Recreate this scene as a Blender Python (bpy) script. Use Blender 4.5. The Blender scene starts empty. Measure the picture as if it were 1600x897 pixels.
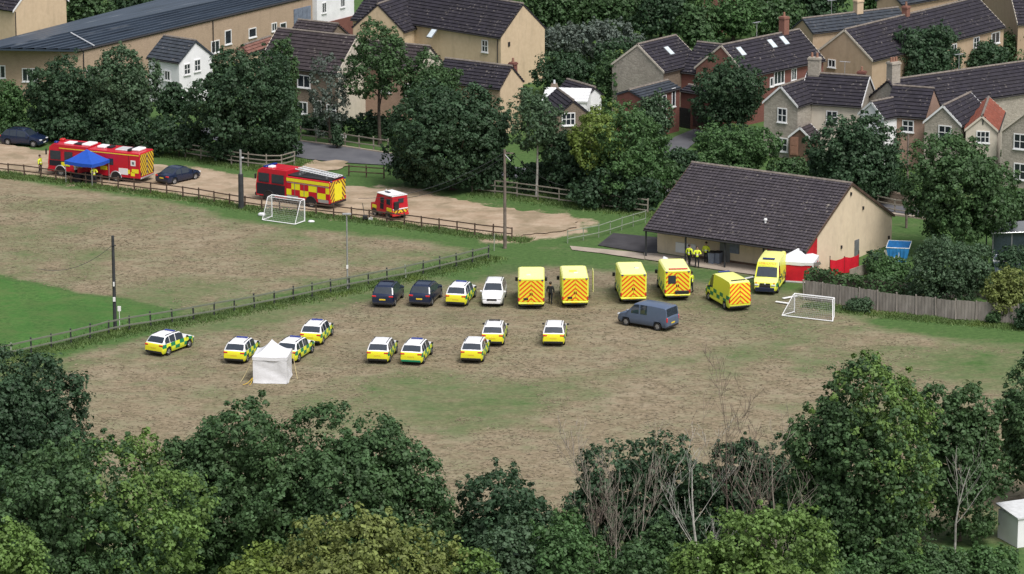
import bpy, bmesh, math, random
import numpy as np
from mathutils import Vector, Matrix

R = math.radians
random.seed(7)
scene = bpy.context.scene
COL = scene.collection

# ------------------------------------------------------------------ camera
F_PX = 6000.0                       # focal length in pixels of the 1600 px wide photograph
PITCH = R(14.0)
CAM_H = F_PX / 19.5 * math.sin(PITCH)
cam_data = bpy.data.cameras.new("camera")
cam_data.sensor_fit = 'HORIZONTAL'
cam_data.sensor_width = 36.0
cam_data.lens = 36.0 * F_PX / 1600.0
cam_data.clip_start = 1.0
cam_data.clip_end = 9000.0
cam = bpy.data.objects.new("camera", cam_data)
cam.location = (0, 0, CAM_H)
cam.rotation_euler = (math.pi / 2 - PITCH, 0, 0)
COL.objects.link(cam)
scene.camera = cam

# ------------------------------------------------------------------ world and sun (overcast)
SUN_EL, SUN_AZ = 58.0, 148.0        # degrees; azimuth clockwise from +Y
world = bpy.data.worlds.new("World")
scene.world = world
world.use_nodes = True
wn = world.node_tree
for n in list(wn.nodes): wn.nodes.remove(n)
sky = wn.nodes.new('ShaderNodeTexSky')
sky.sky_type = 'NISHITA'
sky.sun_disc = False
sky.sun_elevation = R(SUN_EL)
sky.sun_rotation = R(SUN_AZ)
sky.air_density = 1.0
sky.dust_density = 6.0
sky.ozone_density = 1.0
bg = wn.nodes.new('ShaderNodeBackground')
bg.inputs['Strength'].default_value = 0.12
hsv = wn.nodes.new('ShaderNodeHueSaturation')
hsv.inputs['Saturation'].default_value = 0.55     # cloud cover: whiter light than a clear sky
wo = wn.nodes.new('ShaderNodeOutputWorld')
wn.links.new(sky.outputs[0], hsv.inputs['Color'])
wn.links.new(hsv.outputs[0], bg.inputs['Color'])
wn.links.new(bg.outputs[0], wo.inputs['Surface'])
sd = bpy.data.lights.new("sun", 'SUN')
sd.energy = 1.5
sd.angle = R(20)
sd.color = (1.0, 0.975, 0.94)
sun = bpy.data.objects.new("sun", sd)
a = R(SUN_AZ)
sdir = Vector((math.sin(a) * math.cos(R(SUN_EL)), math.cos(a) * math.cos(R(SUN_EL)), math.sin(R(SUN_EL))))
sun.rotation_euler = sdir.to_track_quat('Z', 'Y').to_euler()
sun.location = (0, 300, 150)
COL.objects.link(sun)
vs = scene.view_settings
vs.view_transform = 'Standard'
vs.look = 'None'
vs.exposure = 0.42
vs.gamma = 1.0
vs.use_curve_mapping = False
scene.render.engine = 'CYCLES'
scene.cycles.max_bounces = 4
scene.cycles.diffuse_bounces = 2
scene.cycles.glossy_bounces = 2
scene.cycles.transmission_bounces = 3
scene.cycles.transparent_max_bounces = 6
scene.cycles.caustics_reflective = False
scene.cycles.caustics_refractive = False
scene.cycles.use_light_tree = False

# ------------------------------------------------------------------ survey helpers
CP, SP = math.cos(PITCH), math.sin(PITCH)
def ray(px, py):
    u = (px - 800.0) / F_PX; v = (448.5 - py) / F_PX
    return Vector((u, CP + v * SP, -SP + v * CP))
def G(px, py, z=0.0):
    """world point at height z seen at a place of the photograph"""
    d = ray(px, py)
    t = (z - CAM_H) / d.z
    return Vector((d.x * t, d.y * t, z))
FWD = Vector((0, CP, -SP))
def scale_at(p):
    return F_PX / (p - Vector((0, 0, CAM_H))).dot(FWD)      # photo pixels per metre

# ------------------------------------------------------------------ materials
MATS = {}
class NT:
    def __init__(s, name):
        s.m = bpy.data.materials.new(name); s.m.use_nodes = True
        s.t = s.m.node_tree
        for n in list(s.t.nodes): s.t.nodes.remove(n)
        s.out = s.t.nodes.new('ShaderNodeOutputMaterial')
        s.b = s.t.nodes.new('ShaderNodeBsdfPrincipled')
        s.t.links.new(s.b.outputs[0], s.out.inputs['Surface'])
        s.tc = s.t.nodes.new('ShaderNodeTexCoord')
    def put(s, sock, v):
        if isinstance(v, bpy.types.NodeSocket): s.t.links.new(v, sock)
        elif isinstance(v, (tuple, list)) and len(v) == 3 and sock.type == 'RGBA': sock.default_value = (*v, 1)
        else: sock.default_value = v
    def math(s, op, a, b=0.0, c=0.0):
        n = s.t.nodes.new('ShaderNodeMath'); n.operation = op
        s.put(n.inputs[0], a); s.put(n.inputs[1], b); s.put(n.inputs[2], c)
        return n.outputs[0]
    def mix(s, f, a, b, blend='MIX'):
        n = s.t.nodes.new('ShaderNodeMix'); n.data_type = 'RGBA'; n.blend_type = blend
        s.put(n.inputs[0], f); s.put(n.inputs[6], a); s.put(n.inputs[7], b)
        return n.outputs[2]
    def noise(s, scale, detail=3.0, rough=0.55, vec=None, dist=0.0):
        n = s.t.nodes.new('ShaderNodeTexNoise')
        n.inputs['Scale'].default_value = scale; n.inputs['Detail'].default_value = detail
        n.inputs['Roughness'].default_value = rough; n.inputs['Distortion'].default_value = dist
        s.t.links.new(vec if vec else s.tc.outputs['Object'], n.inputs['Vector'])
        return n.outputs['Fac']
    def voro(s, scale, vec=None, feature='F1', out='Distance'):
        n = s.t.nodes.new('ShaderNodeTexVoronoi'); n.feature = feature
        n.inputs['Scale'].default_value = scale
        s.t.links.new(vec if vec else s.tc.outputs['Object'], n.inputs['Vector'])
        return n.outputs[out]
    def ramp(s, f, lo, hi):
        n = s.t.nodes.new('ShaderNodeMapRange'); n.clamp = True
        s.put(n.inputs[0], f); n.inputs[1].default_value = lo; n.inputs[2].default_value = hi
        return n.outputs[0]
    def mapv(s, scale=(1, 1, 1), rot=(0, 0, 0), src='Object'):
        n = s.t.nodes.new('ShaderNodeMapping')
        n.inputs['Scale'].default_value = scale; n.inputs['Rotation'].default_value = rot
        s.t.links.new(s.tc.outputs[src], n.inputs['Vector'])
        return n.outputs[0]
    def xyz(s, src='Object'):
        n = s.t.nodes.new('ShaderNodeSeparateXYZ'); s.t.links.new(s.tc.outputs[src], n.inputs[0])
        return n.outputs
    def attr(s, name):
        n = s.t.nodes.new('ShaderNodeAttribute'); n.attribute_name = name
        return n
    def rnd(s):
        n = s.t.nodes.new('ShaderNodeObjectInfo'); return n.outputs['Random']
    def bump(s, h, strength=0.4, dist=0.05):
        n = s.t.nodes.new('ShaderNodeBump'); n.inputs['Strength'].default_value = strength
        n.inputs['Distance'].default_value = dist
        s.put(n.inputs['Height'], h); s.t.links.new(n.outputs[0], s.b.inputs['Normal'])
    def done(s, col=None, rough=0.7, metal=0.0, spec=0.4, key=None):
        if col is not None: s.put(s.b.inputs['Base Color'], col)
        s.put(s.b.inputs['Roughness'], rough)
        s.b.inputs['Metallic'].default_value = metal
        s.b.inputs['Specular IOR Level'].default_value = spec
        MATS[key or s.m.name] = s.m
        return s.m

def sc3(c, k): return tuple(min(1.0, x * k) for x in c)

def plain(key, c, rough=0.6, metal=0.0, var=0.12, nscale=3.0, spec=0.4, bump=0.0):
    n = NT(key)
    f = n.noise(nscale, 4)
    col = n.mix(n.ramp(f, 0.3, 0.7), sc3(c, 1 - var), sc3(c, 1 + var))
    if bump: n.bump(n.noise(nscale * 6, 3), bump, 0.03)
    return n.done(col, rough, metal, spec)

plain('white_paint', (0.78, 0.79, 0.80), 0.4, var=0.04)
plain('white_upvc', (0.74, 0.75, 0.76), 0.4, var=0.05)
plain('white_render', (0.76, 0.77, 0.79), 0.85, var=0.08, nscale=0.8)
plain('black_plastic', (0.02, 0.02, 0.022), 0.5, var=0.2)
plain('tyre', (0.018, 0.018, 0.018), 0.8, var=0.2)
plain('rim', (0.42, 0.43, 0.45), 0.35, 0.7, var=0.1)
plain('glass', (0.026, 0.036, 0.05), 0.05, spec=0.7, var=0.15)  # blue-grey tint: some of the sky reflection is put into the colour
plain('house_glass', (0.022, 0.028, 0.036), 0.08, spec=0.6, var=0.5, nscale=1.7)
plain('skylight_glass', (0.55, 0.62, 0.66), 0.1, spec=0.6, var=0.1)  # pale pane: mirrored sky painted as base colour
plain('navy_paint', (0.010, 0.018, 0.048), 0.18, spec=0.7, var=0.05)
plain('white_car', (0.76, 0.77, 0.79), 0.25, spec=0.5, var=0.03)
plain('blue_grey_paint', (0.115, 0.155, 0.24), 0.28, 0.25, spec=0.5, var=0.04)
plain('red_paint', (0.50, 0.014, 0.030), 0.3, spec=0.5, var=0.06)
plain('red_light', (0.55, 0.03, 0.03), 0.2, var=0.1)
plain('blue_light', (0.012, 0.03, 0.22), 0.15, var=0.1)
plain('amber', (0.8, 0.28, 0.03), 0.3)
plain('lamp_glass', (0.62, 0.64, 0.66), 0.1)
plain('plate_yellow', (0.78, 0.58, 0.04), 0.5, var=0.05)
plain('plate_white', (0.75, 0.75, 0.74), 0.5, var=0.05)
plain('hivis', (0.70, 0.80, 0.05), 0.6, var=0.08, nscale=8)
plain('hivis_yellow', (0.80, 0.72, 0.03), 0.4, var=0.04)
plain('amb_yellow', (0.76, 0.79, 0.10), 0.35, var=0.04)
plain('amb_roof', (0.80, 0.80, 0.36), 0.4, var=0.05)  # yellow paled by overexposure, that brightness is put into the colour
plain('amb_green', (0.01, 0.20, 0.10), 0.35, var=0.05)
plain('dark_cloth', (0.012, 0.014, 0.02), 0.85, var=0.2, nscale=10)
plain('skin', (0.45, 0.27, 0.19), 0.6, var=0.08, nscale=12)
plain('hair', (0.03, 0.02, 0.015), 0.7)
plain('aluminium', (0.52, 0.53, 0.55), 0.4, 0.6, var=0.1)
plain('grey_metal', (0.20, 0.21, 0.22), 0.5, 0.3, var=0.15)
plain('steel_pole', (0.30, 0.31, 0.31), 0.55, 0.2, var=0.15)
plain('dark_pole', (0.035, 0.038, 0.042), 0.7, var=0.3, nscale=2)
plain('pole_wood', (0.16, 0.13, 0.11), 0.85, var=0.35, nscale=2)
plain('rail_brown', (0.085, 0.055, 0.04), 0.8, var=0.35, nscale=1.5)
plain('rail_grey', (0.24, 0.215, 0.18), 0.85, var=0.3, nscale=1.5)
plain('rail_green', (0.15, 0.165, 0.125), 0.6, 0.0, var=0.25, nscale=1.2)
plain('rail_pale', (0.25, 0.29, 0.22), 0.6, 0.0, var=0.2, nscale=1.2)
plain('blue_canvas', (0.012, 0.075, 0.42), 0.6, var=0.08)
plain('red_canvas', (0.55, 0.012, 0.028), 0.55, var=0.12)
plain('red_wall', (0.46, 0.014, 0.022), 0.6, var=0.12)
plain('rope', (0.50, 0.42, 0.22), 0.9)
plain('rope_yellow', (0.62, 0.42, 0.04), 0.8)
plain('net', (0.42, 0.43, 0.42), 0.9)
plain('blue_skip', (0.03, 0.20, 0.46), 0.5, var=0.2)
plain('grey_skip', (0.16, 0.19, 0.25), 0.5, var=0.2)
plain('timber', (0.13, 0.08, 0.058), 0.8, var=0.25, nscale=2)
plain('concrete_path', (0.33, 0.28, 0.23), 0.95, var=0.2, nscale=0.6, bump=0.2)
plain('pipe', (0.03, 0.028, 0.03), 0.6)
plain('garage_brown', (0.045, 0.022, 0.025), 0.6)
plain('ridge_tile', (0.19, 0.165, 0.145), 0.9, var=0.3)
plain('pot', (0.28, 0.15, 0.105), 0.85)
plain('bark', (0.075, 0.06, 0.048), 0.95, var=0.35, nscale=4)
plain('bark_pale', (0.36, 0.35, 0.32), 0.85, var=0.35, nscale=5)
plain('bark_bare', (0.25, 0.22, 0.185), 0.9, var=0.3, nscale=4)
plain('bark_brown', (0.135, 0.105, 0.09), 0.9, var=0.3, nscale=4)
plain('rubber_mat', (0.045, 0.043, 0.048), 0.95, var=0.3, nscale=0.7)

def tent_mat(key, c):
    n = NT(key)
    f = n.noise(1.4, 3, dist=1.2)
    n.bump(f, 0.25, 0.12)
    return n.done(n.mix(n.ramp(f, 0.3, 0.7), sc3(c, 0.95), c), 0.55)
tent_mat('white_canvas', (0.72, 0.73, 0.76))

def wall_mat(key, c, c2, kind):
    n = NT(key)
    big = n.noise(0.5, 4, 0.6)
    if kind == 'brick':
        b = n.t.nodes.new('ShaderNodeTexBrick')
        b.inputs['Scale'].default_value = 1.0
        b.inputs['Brick Width'].default_value = 0.24; b.inputs['Row Height'].default_value = 0.09
        b.inputs['Mortar Size'].default_value = 0.012
        v = n.t.nodes.new('ShaderNodeCombineXYZ')
        x = n.xyz(); n.put(v.inputs[0], n.math('ADD', x[0], x[1])); n.put(v.inputs[1], x[2])
        n.t.links.new(v.outputs[0], b.inputs['Vector'])
        n.put(b.inputs['Color1'], c); n.put(b.inputs['Color2'], c2); n.put(b.inputs['Mortar'], sc3(c, 1.15))
        col = b.outputs['Color']
        n.bump(b.outputs['Fac'], 0.2, -0.01)
    elif kind == 'stone':
        col = n.mix(n.voro(3.2, n.mapv((1, 1, 1.9)), out='Color'), c, c2)
        e = n.voro(3.2, n.mapv((1, 1, 1.9)), 'DISTANCE_TO_EDGE')
        col = n.mix(n.ramp(e, 0.0, 0.06), sc3(c, 0.62), col)
        n.bump(n.ramp(e, 0.0, 0.1), 0.5, 0.03)
    else:
        col = n.mix(n.ramp(n.noise(2.5, 4), 0.35, 0.65), c, c2)
        n.bump(n.noise(14, 3), 0.2, 0.02)
    stain = n.ramp(n.noise(0.9, 4, 0.65, n.mapv((1.6, 1.6, 0.45))), 0.52, 0.74)
    col = n.mix(n.math('MULTIPLY', stain, 0.42), col, sc3(c, 0.55))
    col = n.mix(n.math('MULTIPLY', n.ramp(big, 0.3, 0.7), 0.25), col, sc3(c, 1.25))
    return n.done(col, 0.9, spec=0.2)
wall_mat('cream_render', (0.57, 0.45, 0.31), (0.52, 0.405, 0.275), 'render')
wall_mat('club_cream', (0.68, 0.57, 0.42), (0.63, 0.52, 0.38), 'render')
wall_mat('tan_wall', (0.43, 0.325, 0.23), (0.39, 0.29, 0.20), 'render')
wall_mat('tan_brick', (0.38, 0.29, 0.21), (0.31, 0.235, 0.17), 'brick')
wall_mat('red_brick', (0.175, 0.078, 0.064), (0.135, 0.06, 0.052), 'brick')
wall_mat('orange_brick', (0.24, 0.12, 0.092), (0.19, 0.095, 0.075), 'brick')
wall_mat('pink_brick', (0.33, 0.225, 0.175), (0.27, 0.18, 0.145), 'brick')
wall_mat('grey_stone', (0.42, 0.385, 0.33), (0.27, 0.245, 0.21), 'stone')
wall_mat('brown_stone', (0.22, 0.175, 0.135), (0.165, 0.13, 0.105), 'stone')
wall_mat('pale_wall', (0.58, 0.53, 0.45), (0.53, 0.48, 0.41), 'render')

def roof_mat(key, c, spots=0.35, moss=0.3, tile=0.33):
    n = NT(key)
    x = n.xyz('UV')
    # every tile its own tone: cells of the tile grid (uv in metres on the slope)
    cell = n.t.nodes.new('ShaderNodeCombineXYZ')
    n.put(cell.inputs[0], n.math('FLOOR', n.math('DIVIDE', x[0], tile)))
    n.put(cell.inputs[1], n.math('FLOOR', n.math('DIVIDE', x[1], tile)))
    wn_ = n.t.nodes.new('ShaderNodeTexWhiteNoise'); wn_.noise_dimensions = '3D'
    n.t.links.new(cell.outputs[0], wn_.inputs['Vector'])
    col = n.mix(wn_.outputs['Value'], sc3(c, 0.78), sc3(c, 1.25))
    big = n.ramp(n.noise(0.35, 4, 0.6), 0.35, 0.7)
    col = n.mix(n.math('MULTIPLY', big, moss), col, (c[0] * 1.5 + .01, c[1] * 1.45 + .01, c[2] * 1.1 + .004))
    lich = n.math('MULTIPLY', n.ramp(n.noise(4.0, 2, 0.5), 0.61, 0.70), n.ramp(n.noise(0.6, 3), 0.44, 0.60))
    col = n.mix(n.math('MULTIPLY', lich, spots), col, (0.42, 0.38, 0.33))
    n.bump(n.noise(9, 3), 0.25, 0.02)
    return n.done(col, 0.85, spec=0.25)
roof_mat('roof_dark', (0.026, 0.024, 0.033), 0.35, 0.15)
roof_mat('roof_brown', (0.040, 0.033, 0.038), 0.35, 0.2)
roof_mat('roof_club', (0.054, 0.048, 0.058), 0.5, 0.15)
roof_mat('roof_slate', (0.040, 0.048, 0.062), 0.25, 0.2)
roof_mat('roof_red', (0.20, 0.062, 0.042), 0.3, 0.3)
roof_mat('roof_rust', (0.17, 0.085, 0.07), 0.3, 0.3)
def sheet_roof():
    n = NT('roof_sheet')
    c = (0.040, 0.055, 0.078)
    s = n.noise(1.0, 4, 0.6, n.mapv((0.12, 2.2, 1), src='UV'))
    col = n.mix(n.ramp(s, 0.3, 0.7), sc3(c, 0.65), sc3(c, 1.6))
    pale = n.ramp(n.noise(0.7, 3, 0.6, n.mapv((0.10, 1.6, 1), src='UV')), 0.63, 0.72)
    col = n.mix(n.math('MULTIPLY', pale, 0.8), col, (0.36, 0.39, 0.42))
    return n.done(col, 0.38, 0.15)
sheet_roof()

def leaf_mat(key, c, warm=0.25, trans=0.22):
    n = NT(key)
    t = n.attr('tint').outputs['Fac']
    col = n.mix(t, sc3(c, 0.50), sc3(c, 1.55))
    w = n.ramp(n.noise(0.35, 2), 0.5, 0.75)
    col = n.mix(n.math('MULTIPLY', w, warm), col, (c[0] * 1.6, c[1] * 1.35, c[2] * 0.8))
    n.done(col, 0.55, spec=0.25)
    tr = n.t.nodes.new('ShaderNodeBsdfTranslucent')
    n.put(tr.inputs[0], n.mix(0.5, col, (c[0] * 1.6, c[1] * 1.8, c[2] * 0.6)))
    ms = n.t.nodes.new('ShaderNodeMixShader'); ms.inputs[0].default_value = trans
    n.t.links.new(n.b.outputs[0], ms.inputs[1]); n.t.links.new(tr.outputs[0], ms.inputs[2])
    n.t.links.new(ms.outputs[0], n.out.inputs['Surface'])
    return n.m
leaf_mat('leaf_dark', (0.041, 0.081, 0.041), 0.12)
leaf_mat('leaf_mid', (0.058, 0.112, 0.045), 0.2)
leaf_mat('leaf_green', (0.064, 0.130, 0.046), 0.2)
leaf_mat('leaf_bright', (0.112, 0.190, 0.050), 0.2)
leaf_mat('leaf_olive', (0.150, 0.185, 0.055), 0.25)
leaf_mat('leaf_yellow', (0.125, 0.180, 0.040), 0.2)
leaf_mat('leaf_grey', (0.064, 0.112, 0.060), 0.1)
leaf_mat('leaf_silver', (0.105, 0.135, 0.115), 0.1)

# ------------------------------------------------------------------ mesh helpers
class MB:
    def __init__(s): s.v = []; s.f = []; s.mi = []; s.uv = None
    def add(s, vs, fs, mi=0):
        o = len(s.v); s.v += [tuple(p) for p in vs]
        s.f += [tuple(i + o for i in f) for f in fs]; s.mi += [mi] * len(fs); return s
    def box(s, x0, x1, y0, y1, z0, z1, mi=0):
        vs = [(x0, y0, z0), (x1, y0, z0), (x1, y1, z0), (x0, y1, z0), (x0, y0, z1), (x1, y0, z1), (x1, y1, z1), (x0, y1, z1)]
        return s.add(vs, [(3, 2, 1, 0), (4, 5, 6, 7), (0, 1, 5, 4), (1, 2, 6, 5), (2, 3, 7, 6), (3, 0, 4, 7)], mi)
    def cbox(s, c, sz, mi=0):
        return s.box(c[0] - sz[0] / 2, c[0] + sz[0] / 2, c[1] - sz[1] / 2, c[1] + sz[1] / 2, c[2] - sz[2] / 2, c[2] + sz[2] / 2, mi)
    def rbox(s, x0, x1, y0, y1, z0, z1, r=0.06, mi=0):
        """box with chamfered edges"""
        vs = []; idx = {}
        X = (x0, x1); Y = (y0, y1); Z = (z0, z1)
        for i in (0, 1):
            for j in (0, 1):
                for k in (0, 1):
                    sx = 1 if i == 0 else -1; sy = 1 if j == 0 else -1; sz = 1 if k == 0 else -1
                    idx[i, j, k, 'x'] = len(vs); vs.append((X[i], Y[j] + sy * r, Z[k] + sz * r))
                    idx[i, j, k, 'y'] = len(vs); vs.append((X[i] + sx * r, Y[j], Z[k] + sz * r))
                    idx[i, j, k, 'z'] = len(vs); vs.append((X[i] + sx * r, Y[j] + sy * r, Z[k]))
        fs = []
        q = lambda a, *k: [idx[(*t, a)] for t in k]
        fs.append(q('x', (0, 0, 0), (0, 0, 1), (0, 1, 1), (0, 1, 0))); fs.append(q('x', (1, 0, 0), (1, 1, 0), (1, 1, 1), (1, 0, 1)))
        fs.append(q('y', (0, 0, 0), (1, 0, 0), (1, 0, 1), (0, 0, 1))); fs.append(q('y', (0, 1, 0), (0, 1, 1), (1, 1, 1), (1, 1, 0)))
        fs.append(q('z', (0, 0, 0), (0, 1, 0), (1, 1, 0), (1, 0, 0))); fs.append(q('z', (0, 0, 1), (1, 0, 1), (1, 1, 1), (0, 1, 1)))
        for i in (0, 1):
            for j in (0, 1): fs.append([idx[i, j, 0, 'x'], idx[i, j, 1, 'x'], idx[i, j, 1, 'y'], idx[i, j, 0, 'y']])
            for k in (0, 1): fs.append([idx[i, 0, k, 'x'], idx[i, 1, k, 'x'], idx[i, 1, k, 'z'], idx[i, 0, k, 'z']])
        for j in (0, 1):
            for k in (0, 1): fs.append([idx[0, j, k, 'y'], idx[1, j, k, 'y'], idx[1, j, k, 'z'], idx[0, j, k, 'z']])
        for i in (0, 1):
            for j in (0, 1):
                for k in (0, 1): fs.append([idx[i, j, k, 'x'], idx[i, j, k, 'y'], idx[i, j, k, 'z']])
        return s.add(vs, fs, mi)
    def prism(s, poly, y0, y1, mi=0):
        """polygon in xz extruded along y"""
        n = len(poly)
        vs = [(p[0], y0, p[1]) for p in poly] + [(p[0], y1, p[1]) for p in poly]
        fs = [tuple(range(n)), tuple(range(2 * n - 1, n - 1, -1))] + [(i, i + n, (i + 1) % n + n, (i + 1) % n) for i in range(n)]
        return s.add(vs, fs, mi)
    def zprism(s, poly, z0, z1, mi=0):
        n = len(poly)
        vs = [(p[0], p[1], z0) for p in poly] + [(p[0], p[1], z1) for p in poly]
        fs = [tuple(range(n - 1, -1, -1)), tuple(range(n, 2 * n))] + [(i, (i + 1) % n, (i + 1) % n + n, i + n) for i in range(n)]
        return s.add(vs, fs, mi)
    def tube(s, pts, radii, sides=6, mi=0, cap=True):
        pts = [Vector(p) for p in pts]; o = len(s.v); n = len(pts)
        if not isinstance(radii, (list, tuple)): radii = [radii] * n
        for i, p in enumerate(pts):
            d = (pts[min(i + 1, n - 1)] - pts[max(i - 1, 0)])
            d = d.normalized() if d.length > 1e-9 else Vector((0, 0, 1))
            up = Vector((0, 0, 1)) if abs(d.z) < 0.9 else Vector((1, 0, 0))
            e1 = d.cross(up).normalized(); e2 = d.cross(e1)
            for k in range(sides):
                t = 2 * math.pi * k / sides
                s.v.append(tuple(p + radii[i] * (math.cos(t) * e1 + math.sin(t) * e2)))
        for i in range(n - 1):
            for k in range(sides):
                a = o + i * sides + k; b = o + i * sides + (k + 1) % sides
                s.f.append((a, b, b + sides, a + sides)); s.mi.append(mi)
        if cap:
            s.f.append(tuple(o + k for k in range(sides))[::-1]); s.mi.append(mi)
            s.f.append(tuple(o + (n - 1) * sides + k for k in range(sides))); s.mi.append(mi)
        return s
    def mesh(s, name, mats, smooth=0):
        me = bpy.data.meshes.new(name)
        me.from_pydata(s.v, [], s.f)
        for m in (mats if isinstance(mats, (list, tuple)) else [mats]):
            me.materials.append(MATS[m] if isinstance(m, str) else m)
        if any(s.mi): me.polygons.foreach_set('material_index', s.mi)
        if s.uv is not None:
            l = me.uv_layers.new(name='UVMap')
            vi = np.zeros(len(me.loops), dtype=np.int32); me.loops.foreach_get('vertex_index', vi)
            l.data.foreach_set('uv', np.array(s.uv, dtype=np.float32)[vi].ravel())
        if smooth:
            me.polygons.foreach_set('use_smooth', [True] * len(me.polygons))
            me.set_sharp_from_angle(angle=R(smooth))
        me.update()
        return me

def link(name, me, parent=None, loc=None, rotz=None):
    o = bpy.data.objects.new(name, me); COL.objects.link(o)
    if parent: o.parent = parent
    if loc is not None: o.location = loc
    if rotz is not None: o.rotation_euler = (0, 0, rotz)
    return o
def obj(name, mb, mats, parent=None, smooth=0, loc=None, rotz=None):
    return link(name, mb.mesh(name, mats, smooth), parent, loc, rotz)
def tag(o, label, cat, group=None):
    o['label'] = label; o['category'] = cat
    if group: o['group'] = group
    return o
def thing(name, label, cat, loc=(0, 0, 0), rotz=0.0, group=None):
    o = link(name, None, None, loc, rotz); o.empty_display_size = 0.5
    return tag(o, label, cat, group)
def structure(o): o['kind'] = 'structure'; return o
def stuff(o): o['kind'] = 'stuff'; return o
def copy_tree(src, parent=None):
    c = src.copy(); COL.objects.link(c)
    if parent: c.parent = parent; c.matrix_parent_inverse = src.matrix_parent_inverse.copy()
    for ch in src.children: copy_tree(ch, c)
    return c
# ------------------------------------------------------------------ ground
rng = np.random.default_rng(11)
def pxpoly(pts, z=0.0): return np.array([[*G(x, y, z)[:2]] for x, y in pts])
def seg_dist(X, Y, poly, closed=True):
    d = np.full(X.shape, 1e9)
    n = len(poly)
    for i in range(n if closed else n - 1):
        a = poly[i]; b = poly[(i + 1) % n]; e = b - a
        t = np.clip(((X - a[0]) * e[0] + (Y - a[1]) * e[1]) / max(1e-9, e @ e), 0, 1)
        d = np.minimum(d, np.hypot(X - a[0] - t * e[0], Y - a[1] - t * e[1]))
    return d
def inside(X, Y, poly):
    c = np.zeros(X.shape, bool); n = len(poly)
    for i in range(n):
        a = poly[i]; b = poly[(i + 1) % n]
        if a[1] == b[1]: continue
        k = ((a[1] > Y) != (b[1] > Y)) & (X < (b[0] - a[0]) * (Y - a[1]) / (b[1] - a[1]) + a[0])
        c ^= k
    return c
def sdf(X, Y, poly): return np.where(inside(X, Y, poly), 1, -1) * seg_dist(X, Y, poly)     # + inside
def soft(d, w): return np.clip(0.5 + d / (2 * w), 0, 1)
def vnoise(X, Y, s, seed):
    r = np.random.default_rng(seed); g = r.random((64, 64))
    x = X / s; y = Y / s; xi = np.floor(x).astype(int); yi = np.floor(y).astype(int)
    fx = x - xi; fy = y - yi; fx = fx * fx * (3 - 2 * fx); fy = fy * fy * (3 - 2 * fy)
    q = lambda i, j: g[(xi + i) % 64, (yi + j) % 64]
    return (q(0, 0) * (1 - fx) + q(1, 0) * fx) * (1 - fy) + (q(0, 1) * (1 - fx) + q(1, 1) * fx) * fy

FENCE_A = [(-12, 270), (60, 278), (140, 290), (240, 303), (300, 311), (395, 327), (490, 336), (570, 345), (640, 354), (700, 362), (760, 370), (828, 377)]
FENCE_B = [(-15, 566), (100, 540), (180, 520), (300, 500), (420, 478), (540, 453), (640, 434), (720, 415), (776, 401)]
FENCE_C = [(84, 219), (170, 228), (257, 240), (330, 252), (375, 260), (432, 266), (478, 252)]
FENCE_E = [(738, 300), (800, 306), (870, 316), (940, 325), (1028, 336)]
TRACK = [(-70, 214), (0, 224), (75, 237), (160, 251), (240, 258), (330, 268), (400, 281), (470, 287), (545, 292), (600, 296), (650, 303),
         (700, 310), (760, 322), (820, 330), (872, 336), (905, 349), (893, 358), (840, 366), (800, 371), (760, 366), (700, 358), (640, 350),
         (570, 341), (490, 332), (395, 322), (300, 307), (240, 299), (140, 287), (60, 276), (-70, 262)]
ROAD = [(300, 196), (400, 212), (470, 221), (540, 230), (612, 241), (700, 250), (800, 261), (1000, 283), (1200, 303), (1360, 316), (1450, 328), (1600, 341), (1750, 352),
        (1750, 368), (1600, 356), (1450, 342), (1360, 330), (1200, 318), (1000, 299), (800, 278), (700, 268), (612, 259), (540, 255), (480, 249), (400, 232), (300, 212)]
xs = np.concatenate([[-4000, -1500, -600, -250, -120], np.arange(-64, 66, 0.62), [75, 120, 250, 600, 1500, 4000]])
ys = np.concatenate([[-1500, -300, 60, 140, 180], np.arange(205, 392, 0.62), [400, 420, 470, 600, 1200, 3000, 7000]])
GX, GY = np.meshgrid(xs, ys)
nx, ny = len(xs), len(ys)
n1 = vnoise(GX, GY, 9, 1); n2 = vnoise(GX, GY, 3.1, 2); n3 = vnoise(GX, GY, 1.2, 3)
nn = 0.5 * n1 + 0.32 * n2 + 0.18 * n3
green = 0.15 + 0.95 * np.clip(nn - 0.50, 0, 1)
def paint(poly, val, w=1.5, jig=2.0, closed=True, half=None):
    global green
    p = pxpoly(poly)
    d = sdf(GX, GY, p) if half is None else half - seg_dist(GX, GY, p, False)
    m = soft(d + (nn - 0.5) * jig * 2, w)
    green = green * (1 - m) + val * m
# everything behind the track and around the gardens is grass
paint([(-700, 258), (60, 276), (400, 322), (800, 371), (905, 358), (1010, 398), (1300, 430), (1900, 560), (1900, -900), (-700, -900)], 0.72, 1.5, 1.5)
paint([(0, 310), (120, 318), (330, 335), (300, 352), (120, 335), (0, 330)], 0.34, 2.5, 5)
paint(FENCE_A, 0.78, 0.9, 1.2, half=1.7)
paint([(x, y + 6) for x, y in FENCE_A[5:]], 0.75, 1.2, 1.5, half=3.0)
paint(FENCE_B, 0.78, 1.0, 1.6, half=2.8)
paint([(300, 505), (540, 458), (776, 408)], 0.5, 1.5, 3.0, half=3.2)
paint([(640, 425), (776, 398), (830, 378), (905, 372), (1010, 402), (1190, 436), (1260, 450), (1180, 440), (1000, 428), (860, 416), (720, 432)], 0.72, 1.2, 2.4)
paint([(-200, 408), (0, 434), (60, 444), (160, 464), (285, 483), (350, 489), (300, 500), (170, 520), (-15, 562), (-200, 600)], 1.0, 0.5, 1.3)
paint([(250, 470), (350, 480), (340, 500), (250, 508), (215, 500)], 0.45, 2.0, 5)
paint([(1060, 462), (1180, 470), (1300, 478), (1320, 520), (1200, 532), (1050, 500)], 0.40, 3.0, 6)
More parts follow.
